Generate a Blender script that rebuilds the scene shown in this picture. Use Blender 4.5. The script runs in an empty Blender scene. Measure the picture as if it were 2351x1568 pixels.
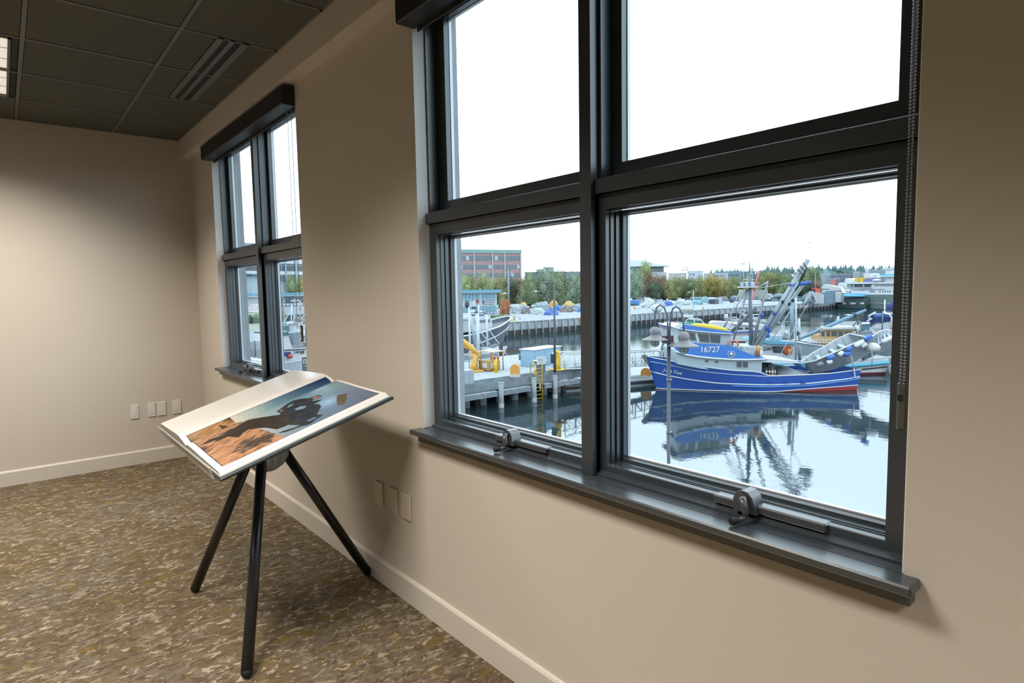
import bpy, math, random
from mathutils import Vector, Matrix
random.seed(7)
SC = bpy.context.scene
COL = SC.collection
PI = math.pi

# ------------------------------------------------------------------ materials
_M = {}
def mat(name, col, rough=0.6, metal=0.0, emit=None, estr=0.0, spec=0.5, alpha=1.0, bump=None, vary=None):
    """plain principled material; bump=(scale,strength), vary=(scale,amount) add fine procedural texture"""
    if name in _M: return _M[name]
    m = bpy.data.materials.new(name); m.use_nodes = True
    nt = m.node_tree; b = nt.nodes['Principled BSDF']
    b.inputs['Base Color'].default_value = (*col, 1)
    b.inputs['Roughness'].default_value = rough
    b.inputs['Metallic'].default_value = metal
    b.inputs['Specular IOR Level'].default_value = spec
    b.inputs['Alpha'].default_value = alpha
    if emit:
        b.inputs['Emission Color'].default_value = (*emit, 1); b.inputs['Emission Strength'].default_value = estr
    if bump or vary:
        tc = nt.nodes.new('ShaderNodeTexCoord')
    if bump:
        n = nt.nodes.new('ShaderNodeTexNoise'); n.inputs['Scale'].default_value = bump[0]; n.inputs['Detail'].default_value = 3
        bp = nt.nodes.new('ShaderNodeBump'); bp.inputs['Strength'].default_value = bump[1]; bp.inputs['Distance'].default_value = 0.01
        nt.links.new(tc.outputs['Object'], n.inputs['Vector']); nt.links.new(n.outputs['Fac'], bp.inputs['Height'])
        nt.links.new(bp.outputs['Normal'], b.inputs['Normal'])
    if vary:
        n = nt.nodes.new('ShaderNodeTexNoise'); n.inputs['Scale'].default_value = vary[0]; n.inputs['Detail'].default_value = 5
        mx = nt.nodes.new('ShaderNodeMix'); mx.data_type = 'RGBA'
        a = vary[1]
        mx.inputs[6].default_value = (*[max(0, c*(1-a)) for c in col], 1)
        mx.inputs[7].default_value = (*[min(1, c*(1+a)) for c in col], 1)
        rp = nt.nodes.new('ShaderNodeMapRange'); rp.inputs[1].default_value = .3; rp.inputs[2].default_value = .7
        nt.links.new(tc.outputs['Object'], n.inputs['Vector']); nt.links.new(n.outputs['Fac'], rp.inputs[0])
        nt.links.new(rp.outputs[0], mx.inputs[0]); nt.links.new(mx.outputs[2], b.inputs['Base Color'])
    _M[name] = m
    return m
def S(r, g, b):
    """sRGB 0-255 -> linear"""
    def f(c):
        c /= 255.0
        return c/12.92 if c <= .04045 else ((c+.055)/1.055)**2.4
    return (f(r), f(g), f(b))

# ------------------------------------------------------------------ mesh builder
class MB:
    def __init__(s): s.v = []; s.f = []; s.mi = []; s.sm = []
    def add(s, vs, fs, mi=0, smooth=False, M=None):
        o = len(s.v)
        for p in vs:
            p = Vector(p)
            s.v.append(M @ p if M is not None else p)
        for f in fs: s.f.append([i+o for i in f]); s.mi.append(mi); s.sm.append(smooth)
        return s
    def box(s, a, b, mi=0, M=None, bev=0.0):
        x0, y0, z0 = [min(a[i], b[i]) for i in range(3)]; x1, y1, z1 = [max(a[i], b[i]) for i in range(3)]
        if bev <= 0:
            vs = [(x0,y0,z0),(x1,y0,z0),(x1,y1,z0),(x0,y1,z0),(x0,y0,z1),(x1,y0,z1),(x1,y1,z1),(x0,y1,z1)]
            fs = [(0,3,2,1),(4,5,6,7),(0,1,5,4),(1,2,6,5),(2,3,7,6),(3,0,4,7)]
            return s.add(vs, fs, mi, False, M)
        e = min(bev, (x1-x0)*.49, (y1-y0)*.49, (z1-z0)*.49)
        vs = []; idx = {}
        X = (x0, x1); Y = (y0, y1); Z = (z0, z1)
        for i in (0,1):
            for j in (0,1):
                for k in (0,1):
                    sx, sy, sz = (1-2*i), (1-2*j), (1-2*k)
                    for ax, p in enumerate(((X[i], Y[j]+sy*e, Z[k]+sz*e), (X[i]+sx*e, Y[j], Z[k]+sz*e), (X[i]+sx*e, Y[j]+sy*e, Z[k]))):
                        idx[(i,j,k,ax)] = len(vs); vs.append(p)
        fs = []
        q = [(0,0),(1,0),(1,1),(0,1)]
        for i in (0,1):
            for ax in range(3):
                l = []
                for a_, b_ in q:
                    key = [0,0,0]; key[ax] = i; o = [n for n in range(3) if n != ax]; key[o[0]] = a_; key[o[1]] = b_
                    l.append(idx[(*key, ax)])
                fs.append(l)
        for ax in range(3):
            o = [n for n in range(3) if n != ax]
            for a_ in (0,1):
                for b_ in (0,1):
                    k0 = [0,0,0]; k0[o[0]] = a_; k0[o[1]] = b_; k1 = list(k0); k1[ax] = 1
                    fs.append([idx[(*k0,o[0])], idx[(*k0,o[1])], idx[(*k1,o[1])], idx[(*k1,o[0])]])
        for i in (0,1):
            for j in (0,1):
                for k in (0,1): fs.append([idx[(i,j,k,0)], idx[(i,j,k,1)], idx[(i,j,k,2)]])
        c = Vector(((x0+x1)/2,(y0+y1)/2,(z0+z1)/2)); out = []
        for f in fs:
            P = [Vector(vs[n]) for n in f]; nn = (P[1]-P[0]).cross(P[2]-P[0]); m_ = sum(P, Vector())/len(P)
            out.append(f if nn.dot(m_-c) > 0 else f[::-1])
        return s.add(vs, out, mi, False, M)
    def cyl(s, p0, p1, r0, r1=None, n=12, mi=0, cap=True, smooth=True):
        p0 = Vector(p0); p1 = Vector(p1); r1 = r0 if r1 is None else r1
        d = (p1-p0).normalized(); u = d.orthogonal().normalized(); w = d.cross(u)
        vs = []
        for p, r in ((p0, r0), (p1, r1)):
            for i in range(n):
                a = 2*PI*i/n; vs.append(p + u*math.cos(a)*r + w*math.sin(a)*r)
        s.add(vs, [(i, (i+1)%n, n+(i+1)%n, n+i) for i in range(n)], mi, smooth)
        if cap: s.add(vs, [tuple(range(n))[::-1], tuple(range(n, 2*n))], mi, False)
        return s
    def tube(s, pts, r, n=8, mi=0, close=False):
        pts = [Vector(p) for p in pts]; m = len(pts)
        vs = []; u = None
        for i, p in enumerate(pts):
            a = pts[max(0, i-1)]; b = pts[min(m-1, i+1)]; d = (b-a).normalized()
            if u is None: u = d.orthogonal().normalized()
            u = (u - d*u.dot(d)).normalized(); w = d.cross(u)
            rr = r[i] if isinstance(r, (list, tuple)) else r
            for k in range(n):
                an = 2*PI*k/n; vs.append(p + u*math.cos(an)*rr + w*math.sin(an)*rr)
        fs = [(i*n+k, i*n+(k+1)%n, (i+1)*n+(k+1)%n, (i+1)*n+k) for i in range(m-1) for k in range(n)]
        s.add(vs, fs, mi, True)
        s.add(vs, [tuple(range(n))[::-1], tuple(range((m-1)*n, m*n))], mi, False)
        return s
    def lathe(s, prof, c=(0,0,0), n=24, mi=0, smooth=True, M=None):
        c = Vector(c); vs = []; k = len(prof)
        for i in range(n):
            a = 2*PI*i/n
            for r, z in prof: vs.append(c + Vector((r*math.cos(a), r*math.sin(a), z)))
        fs = [(i*k+j, ((i+1)%n)*k+j, ((i+1)%n)*k+j+1, i*k+j+1) for i in range(n) for j in range(k-1)]
        return s.add(vs, fs, mi, smooth, M)
    def sph(s, c, r, n=10, mi=0, sc=(1,1,1)):
        c = Vector(c); vs = []; h = n//2+1
        for j in range(h+1):
            t = PI*j/h
            for i in range(n):
                a = 2*PI*i/n; vs.append(c + Vector((sc[0]*r*math.sin(t)*math.cos(a), sc[1]*r*math.sin(t)*math.sin(a), sc[2]*r*math.cos(t))))
        fs = [(j*n+i, (j+1)*n+i, (j+1)*n+(i+1)%n, j*n+(i+1)%n) for j in range(h) for i in range(n)]
        return s.add(vs, fs, mi, True)
    def prism(s, poly, f0, f1, mi=0, mis=None):
        """poly: list of 2D points; f0/f1 map a 2D point to the 3D point of each cap"""
        n = len(poly); A = [Vector(f0(p)) for p in poly]; B = [Vector(f1(p)) for p in poly]
        s.add(A+B, [tuple(range(n))[::-1], tuple(range(n, 2*n))], mi)
        s.add(A+B, [(i, (i+1)%n, n+(i+1)%n, n+i) for i in range(n)], mi if mis is None else mis)
        return s
    def loft(s, rings, mi=0, smooth=True, cap=True, close=True):
        n = len(rings[0]); vs = [Vector(p) for r in rings for p in r]
        rng = range(n) if close else range(n-1)
        s.add(vs, [(i*n+k, i*n+(k+1)%n, (i+1)*n+(k+1)%n, (i+1)*n+k) for i in range(len(rings)-1) for k in rng], mi, smooth)
        if cap: s.add(vs, [tuple(range(n))[::-1], tuple(range((len(rings)-1)*n, len(rings)*n))], mi, False)
        return s
    def build(s, name, mats, parent=None, local=False, origin=None, recalc=True):
        me = bpy.data.meshes.new(name)
        if not isinstance(mats, (list, tuple)): mats = [mats]
        off = Vector()
        if parent is not None and not local:
            q = parent
            while q is not None: off += q.location; q = q.parent
        elif parent is None:
            if origin is not None: off = Vector(origin)
            elif s.v:
                xs = [v.x for v in s.v]; ys = [v.y for v in s.v]; zs = [v.z for v in s.v]
                off = Vector(((min(xs)+max(xs))/2, (min(ys)+max(ys))/2, min(zs)))
        me.from_pydata([v-off for v in s.v], [], s.f)
        for m in mats: me.materials.append(m)
        me.polygons.foreach_set('material_index', s.mi); me.polygons.foreach_set('use_smooth', s.sm)
        me.update()
        if recalc:
            import bmesh
            bm = bmesh.new(); bm.from_mesh(me)
            bmesh.ops.remove_doubles(bm, verts=bm.verts, dist=1e-6)
            bmesh.ops.recalc_face_normals(bm, faces=bm.faces); bm.to_mesh(me); bm.free()
        o = bpy.data.objects.new(name, me); COL.objects.link(o)
        if parent is not None: o.parent = parent
        else: o.location = off
        return o

def tag(o, label=None, cat=None, group=None, kind=None):
    if label: o['label'] = label
    if cat: o['category'] = cat
    if group: o['group'] = group
    if kind: o['kind'] = kind
    return o
def thing(name, loc, label, cat, group=None, rz=0.0):
    o = bpy.data.objects.new(name, None); COL.objects.link(o)
    o.empty_display_size = .1; o.location = loc; o.rotation_euler = (0, 0, rz)
    return tag(o, label, cat, group)
def structure(o): o['kind'] = 'structure'; return o
def copy_tree(o, loc, rz=None, sc=None, label=None, group=None):
    def rec(q, par):
        c = q.copy(); COL.objects.link(c)
        if par is not None: c.parent = par
        for ch in [x for x in list(COL.objects) if x.parent == q]: rec(ch, c)
        return c
    r = rec(o, None); r.location = loc
    if rz is not None: r.rotation_euler = (0, 0, rz)
    if sc is not None: r.scale = sc
    if label: r['label'] = label
    if group: r['group'] = group
    return r

# ------------------------------------------------------------------ camera (fitted to the photograph)
EYE = Vector((0, 0, 1.4)); FPX = 1393.6
YAW, PITCH, ROLL = 0.874022, -0.08271231, -0.01766535
RC = Matrix.Rotation(YAW, 3, 'Z') @ Matrix.Rotation(PI/2+PITCH, 3, 'X') @ Matrix.Rotation(ROLL, 3, 'Z')
cd = bpy.data.cameras.new('camera'); cam = bpy.data.objects.new('camera', cd); COL.objects.link(cam)
cd.sensor_width = 36; cd.lens = 36*FPX/2351; cd.clip_start = .05; cd.clip_end = 5000
cam.location = EYE; cam.rotation_euler = RC.to_euler()
SC.camera = cam
def at(x, y, ax, v):
    """the point of the plane (axis ax = v) that the photograph shows at pixel x, y"""
    d = RC @ Vector(((x-1175.5)/FPX, -(y-784)/FPX, -1.0))
    return EYE + d*((v-EYE[ax])/d[ax])
def atd(x, y, R):
    """the point at horizontal distance R in the direction of pixel x, y"""
    d = RC @ Vector(((x-1175.5)/FPX, -(y-784)/FPX, -1.0))
    return EYE + d*(R/math.hypot(d.x, d.y))
def rscale(R): return R/FPX     # rough metres per pixel at distance R

# ------------------------------------------------------------------ render look
SC.view_settings.view_transform = 'Standard'; SC.view_settings.look = 'None'
SC.view_settings.gamma = 1; SC.view_settings.exposure = 0; SC.view_settings.use_curve_mapping = False
SC.cycles.use_denoising = True
SC.cycles.max_bounces = 8; SC.cycles.diffuse_bounces = 4; SC.cycles.glossy_bounces = 4
SC.cycles.transparent_max_bounces = 12; SC.cycles.sample_clamp_indirect = 6
SC.cycles.caustics_reflective = False; SC.cycles.caustics_refractive = False

# ------------------------------------------------------------------ sky
w = bpy.data.worlds.new('overcast_sky'); SC.world = w; w.use_nodes = True
nt = w.node_tree; bg = nt.nodes['Background']
tc = nt.nodes.new('ShaderNodeTexCoord'); mp = nt.nodes.new('ShaderNodeMapping'); mp.inputs['Scale'].default_value = (1, 1, 3.5)
n1 = nt.nodes.new('ShaderNodeTexNoise'); n1.inputs['Scale'].default_value = 2.2; n1.inputs['Detail'].default_value = 6
cr = nt.nodes.new('ShaderNodeValToRGB')
cr.color_ramp.elements[0].position = .35; cr.color_ramp.elements[0].color = (.80, .96, 1.10, 1)
cr.color_ramp.elements[1].position = .62; cr.color_ramp.elements[1].color = (.88, 1.0, 1.10, 1)
nt.links.new(tc.outputs['Generated'], mp.inputs['Vector']); nt.links.new(mp.outputs['Vector'], n1.inputs['Vector'])
nt.links.new(n1.outputs['Fac'], cr.inputs['Fac']); nt.links.new(cr.outputs['Color'], bg.inputs['Color'])
bg.inputs['Strength'].default_value = 3.0
LP = (54, 60, 54)
# ================================================================== ROOM
WY = 1.334; XE = -5.897; ZC = 2.73; XR = 4.2; YB = -5.2
ZS = 0.829                                     # sill top
WIN = [(-2.188, -0.398), (-5.235, -3.455)]     # near and far openings
ZH = 2.575                                     # head of the openings
wall_m = mat('beige_wall_paint', (.60, .548, .475), .75, spec=.25, bump=(260, .06))
reveal_m = wall_m
trim_m = mat('baseboard_paint', (.63, .585, .52), .5, bump=(90, .03))
conc_m = mat('grey_outer_cladding', (.42, .45, .48), .8, vary=(6, .1))

def wall_with_openings(name, y0, y1, xa, xb, za, zb, m, inset=0.0, z0=ZS-.02):
    mb = MB(); xs = [xa]
    for a, b in sorted(WIN): xs += [a-inset, b+inset]
    xs.append(xb)
    for i in range(0, len(xs), 2): mb.box((xs[i], y0, za), (xs[i+1], y1, zb))
    for a, b in sorted(WIN):
        mb.box((a-inset, y0, za), (b+inset, y1, z0)); mb.box((a-inset, y0, ZH+inset), (b+inset, y1, zb))
    return structure(mb.build(name, m))
wall_with_openings('wall_right', WY, 1.4995, XE, XR, 0, ZC+.25, wall_m)
wall_with_openings('wall_outer', 1.5005, 1.552, XE-4, XR+4, -8.5, 6.5, conc_m, inset=0, z0=ZS-.0)
structure(MB().box((XE-.15, YB, 0), (XE, WY+.165, ZC+.25)).build('wall_left', wall_m))
structure(MB().box((XR, YB, 0), (XR+.15, WY+.165, ZC+.25)).build('wall_back', wall_m))
structure(MB().box((XE-.15, YB-.15, 0), (XR+.15, YB, ZC+.25)).build('wall_front', wall_m))
lin_m = mat('daylit_reveal_white', (.80, .80, .79), .6, spec=.3)  # added reveal liners, whitened so their colour carries the daylight
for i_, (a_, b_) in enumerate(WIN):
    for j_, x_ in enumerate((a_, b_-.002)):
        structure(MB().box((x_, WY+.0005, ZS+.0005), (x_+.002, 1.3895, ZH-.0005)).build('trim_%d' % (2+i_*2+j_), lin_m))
structure(MB().box((XE, 1.25, ZH+.001), (XR, WY, ZC)).build('trim_1', wall_m))     # shallow drop along the window wall

# carpet
cm = bpy.data.materials.new('patterned_carpet'); cm.use_nodes = True; nt = cm.node_tree; b = nt.nodes['Principled BSDF']
b.inputs['Roughness'].default_value = .95; b.inputs['Specular IOR Level'].default_value = .1
tc = nt.nodes.new('ShaderNodeTexCoord')
def noise(scale, detail=3, vec=None, rough=.5, dist=0.0):
    n = nt.nodes.new('ShaderNodeTexNoise'); n.inputs['Scale'].default_value = scale; n.inputs['Detail'].default_value = detail
    n.inputs['Roughness'].default_value = rough; n.inputs['Distortion'].default_value = dist
    nt.links.new(vec or tc.outputs['Object'], n.inputs['Vector']); return n.outputs['Fac']
def ramp(fac, a, b_, c0=(0,0,0,1), c1=(1,1,1,1)):
    r = nt.nodes.new('ShaderNodeValToRGB'); r.color_ramp.elements[0].position = a; r.color_ramp.elements[1].position = b_
    r.color_ramp.elements[0].color = c0; r.color_ramp.elements[1].color = c1
    nt.links.new(fac, r.inputs['Fac']); return r.outputs['Color']
def mixc(fac, a, b_):
    m = nt.nodes.new('ShaderNodeMix'); m.data_type = 'RGBA'
    if isinstance(fac, (int, float)): m.inputs[0].default_value = fac
    else: nt.links.new(fac, m.inputs[0])
    for i, v in ((6, a), (7, b_)):
        if isinstance(v, tuple): m.inputs[i].default_value = (*v, 1)
        else: nt.links.new(v, m.inputs[i])
    return m.outputs[2]
mp = nt.nodes.new('ShaderNodeMapping'); mp.inputs['Scale'].default_value = (1.75, .95, 1); mp.inputs['Rotation'].default_value = (0, 0, .12)
nt.links.new(tc.outputs['Object'], mp.inputs['Vector']); mv = mp.outputs['Vector']
base = mixc(ramp(noise(2.2, 2), .40, .60), S(108, 93, 70), S(116, 105, 89))
base = mixc(ramp(noise(22, 4, mv, .6, .6), .46, .60), base, S(92, 79, 62))
base = mixc(ramp(noise(11, 3, mv, .55, .4), .58, .70), base, S(118, 98, 52))
base = mixc(ramp(noise(21, 4, mv, .6, 1.0), .565, .64), base, S(172, 160, 138))
mp2 = nt.nodes.new('ShaderNodeMapping'); mp2.inputs['Location'].default_value = (5, 3, 1); nt.links.new(mv, mp2.inputs['Vector'])
base = mixc(ramp(noise(15, 3, mp2.outputs['Vector'], .6, .8), .57, .66), base, S(142, 131, 113))
fine = noise(700, 2)
base = mixc(ramp(fine, .3, .7, (.72,.72,.72,1), (1.1,1.1,1.1,1)), (0,0,0), base) if False else base
mul = nt.nodes.new('ShaderNodeMix'); mul.data_type = 'RGBA'; mul.blend_type = 'MULTIPLY'; mul.inputs[0].default_value = 1
nt.links.new(base, mul.inputs[6]); nt.links.new(ramp(fine, .3, .7, (.7,.7,.7,1), (1,1,1,1)), mul.inputs[7])
nt.links.new(mul.outputs[2], b.inputs['Base Color'])
bp = nt.nodes.new('ShaderNodeBump'); bp.inputs['Strength'].default_value = .5; bp.inputs['Distance'].default_value = .004
nt.links.new(fine, bp.inputs['Height']); nt.links.new(bp.outputs['Normal'], b.inputs['Normal'])
structure(MB().box((XE-.15, YB-.15, -.12), (XR+.15, WY+.165, 0)).build('floor', cm))

# baseboards
for nm, prof in (('baseboard_right', lambda p: None), ):
    pr = [(0, 0), (.014, 0), (.014, .104), (.009, .113), (0, .115)]
    mb = MB(); mb.prism(pr, lambda p: (XE, WY-p[0], p[1]), lambda p: (XR, WY-p[0], p[1])); structure(mb.build('baseboard_right', trim_m))
    mb = MB(); mb.prism(pr, lambda p: (XE+p[0], YB, p[1]), lambda p: (XE+p[0], WY-.0141, p[1])); structure(mb.build('baseboard_left', trim_m))

# ceiling: boards of tile with the T-bar grid sunk between, openings for the light fittings and the air slot
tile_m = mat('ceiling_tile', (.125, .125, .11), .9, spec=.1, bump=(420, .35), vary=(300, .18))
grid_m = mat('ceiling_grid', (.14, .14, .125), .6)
gap_m = mat('ceiling_groove', (.05, .05, .045), .9)
mb = MB(); g = .0125
xl = [-4.066-.613*k for k in range(4)][::-1] + [-4.066+.613*k for k in range(1, 14)]
xl = [x for x in xl if x > XE] ; xl = [XE] + xl + [XR]
yl = [.17-.61*2*k for k in range(5)][::-1] + [.775]; yl = [YB] + [y for y in yl if y > YB] + [1.25]
skip = lambda x0, x1, y0, y1: False
LIGHTS = [(-5.292, -4.066, -.452, .17)]       # the fitting at the left edge of the photograph
tiles = MB(); grid = MB(); groove = MB()
for i in range(len(xl)-1):
    for j in range(len(yl)-1):
        x0, x1, y0, y1 = xl[i], xl[i+1], yl[j], yl[j+1]
        a = [x0+g, x1-g, y0+g, y1-g]
        if x1 > 0.5: pass
        # cut away tiles where a fitting sits
        if any(x0 >= L[0]-.01 and x1 <= L[1]+.01 and y1 <= L[3]+.02 and y0 >= L[3]-1.3 for L in LIGHTS):
            if y1 > LIGHTS[0][2]+.05:
                tiles.box((a[0], y0+g, ZC+.004), (a[1], LIGHTS[0][2]-g, ZC+.02)); continue
        if abs(y0-.775) < .01 and -4.70 < (x0+x1)/2 < -3.44:    # the row with the long air slot
            tiles.box((a[0], a[2], ZC+.004), (a[1], .940, ZC+.02)); tiles.box((a[0], 1.108, ZC+.004), (a[1], a[3], ZC+.02)); continue
        tiles.box((a[0], a[2], ZC+.004), (a[1], a[3], ZC+.02))
for x in xl[1:-1]: grid.box((x-g+.003, YB, ZC), (x+g-.003, 1.25, ZC+.02))
for y in yl[1:-1]: grid.box((XE, y-g+.003, ZC-.0004), (XR, y+g-.003, ZC+.02))
grid.box((XE, 1.235, ZC), (XR, 1.25, ZC+.02)); grid.box((XE, YB, ZC), (XE+.015, 1.25, ZC+.02))
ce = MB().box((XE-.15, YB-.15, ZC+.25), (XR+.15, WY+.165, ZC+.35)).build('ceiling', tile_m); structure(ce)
# upper void above the tiles is dark; the tiles, grid and their seams belong to the ceiling
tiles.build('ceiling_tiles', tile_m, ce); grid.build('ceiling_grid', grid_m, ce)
groove.box((XE, YB, ZC+.021), (XR, 1.25, ZC+.03)).build('ceiling_backing', gap_m, ce)

# air slot diffuser
black_m = mat('matt_black', (.008, .009, .011), .7)
dif = thing('slot_diffuser', (-4.055, 1.024, ZC), 'long ceiling air diffuser with two black slots beside the window wall', 'air vent')
mb = MB()
for y0, y1 in ((.945, .977), (1.007, 1.031), (1.066, 1.103)): mb.box((-4.668, y0, ZC-.001), (-3.444, y1, ZC+.02))
mb.box((-4.668, .945, ZC-.001), (-4.655, 1.103, ZC+.02)); mb.box((-3.457, .945, ZC-.001), (-3.444, 1.103, ZC+.02))
mb.build('diffuser_frame', mat('diffuser_paint', (.14, .14, .125), .5), dif)
for y0, y1 in ((.977, 1.007), (1.031, 1.066)):
    mb = MB(); mb.box((-4.655, y0, ZC+.004), (-3.457, y1, ZC+.0195))
    mb.build('slot', black_m, dif)

# recessed light fitting with cross louvres
lamp_em = mat('lamp_diffuser', (.8, .8, .75), .5, emit=(1, .93, .80), estr=.62)
L = LIGHTS[0]
lt = thing('ceiling_light', ((L[0]+L[1])/2, (L[2]+L[3])/2, ZC), 'recessed rectangular ceiling light with white louvres at the left edge', 'ceiling light')
x0, x1, y0, y1 = L[0]+.02, L[1]-.02, L[2]+.02, L[3]-.045
mb = MB()
for a_, b_ in (((x0, y0), (x1, y0+.02)), ((x0, y1-.012), (x1, y1)), ((x0, y0), (x0+.02, y1)), ((x1-.02, y0), (x1, y1))):
    mb.box((*a_, ZC-.002), (*b_, ZC+.02))
mb.build('light_frame', mat('light_frame_paint', (.14, .14, .125), .5), lt)
mb = MB(); mb.box((x0+.02, y0+.02, ZC+.014), (x1-.02, y1-.012, ZC+.0195)); mb.build('light_panel', lamp_em, lt)
mb = MB()
k = 6
for i in range(1, k): xx = x0+.02+(x1-x0-.04)*i/k; mb.box((xx-.0015, y0+.02, ZC+.010), (xx+.0015, y1-.012, ZC+.0138))
mb.build('louvre', mat('louvre_white', (.62, .62, .58), .5), lt)
groove2 = MB(); groove2.box((L[0]+.013, L[3]-.040, ZC+.012), (L[1]-.013, L[3]-.013, ZC+.0195)); groove2.build('light_gap', black_m, lt)

# lamps -----------------------------------------------------------
def area(name, loc, sx, sy, power, col, spread=180, rot=(0,0,0)):
    l = bpy.data.lights.new(name, 'AREA'); l.shape = 'RECTANGLE'; l.size = sx; l.size_y = sy; l.energy = power; l.color = col; l.spread = math.radians(spread)
    o = bpy.data.objects.new(name, l); COL.objects.link(o); o.location = loc; o.rotation_euler = rot; return o
WARM = (1.0, .925, .83)
area('ceiling_lamp', (-4.68, -.15, ZC-.01), 1.1, .5, LP[0], WARM, 128)
for x in (-1.63, 1.43):
    area('ceiling_lamp', (x, -.15, ZC-.01), 1.1, .5, LP[1], WARM, 120)
for x in (-4.68, -1.63, 1.43):
    area('ceiling_lamp', (x, -2.6, ZC-.01), 1.1, .5, LP[2], WARM, 120)
# ================================================================== WINDOWS
fr_m = mat('dark_window_metal', (.034, .044, .054), .30, metal=.0, spec=1.0, bump=(900, .05))
sill_m = mat('dark_sill_metal', (.042, .050, .058), .24, spec=1.0, bump=(700, .05))
lite_m = mat('light_glazing_seal', (.62, .68, .74), .35, metal=.3)
gl = bpy.data.materials.new('window_glass'); gl.use_nodes = True; nt = gl.node_tree
for n in list(nt.nodes): nt.nodes.remove(n)
out = nt.nodes.new('ShaderNodeOutputMaterial'); tr = nt.nodes.new('ShaderNodeBsdfTransparent'); go = nt.nodes.new('ShaderNodeBsdfGlossy')
tr.inputs['Color'].default_value = (.955, .985, .985, 1); go.inputs['Roughness'].default_value = .02
fz = nt.nodes.new('ShaderNodeLayerWeight'); fz.inputs['Blend'].default_value = .5
pw = nt.nodes.new('ShaderNodeMath'); pw.operation = 'POWER'; pw.inputs[1].default_value = 5; nt.links.new(fz.outputs['Facing'], pw.inputs[0])
ma = nt.nodes.new('ShaderNodeMath'); ma.operation = 'MULTIPLY_ADD'; ma.inputs[1].default_value = .55; ma.inputs[2].default_value = .012; nt.links.new(pw.outputs[0], ma.inputs[0]); ms = nt.nodes.new('ShaderNodeMixShader')
nt.links.new(ma.outputs[0], ms.inputs[0]); nt.links.new(tr.outputs[0], ms.inputs[1]); nt.links.new(go.outputs[0], ms.inputs[2]); nt.links.new(ms.outputs[0], out.inputs['Surface'])

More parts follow.
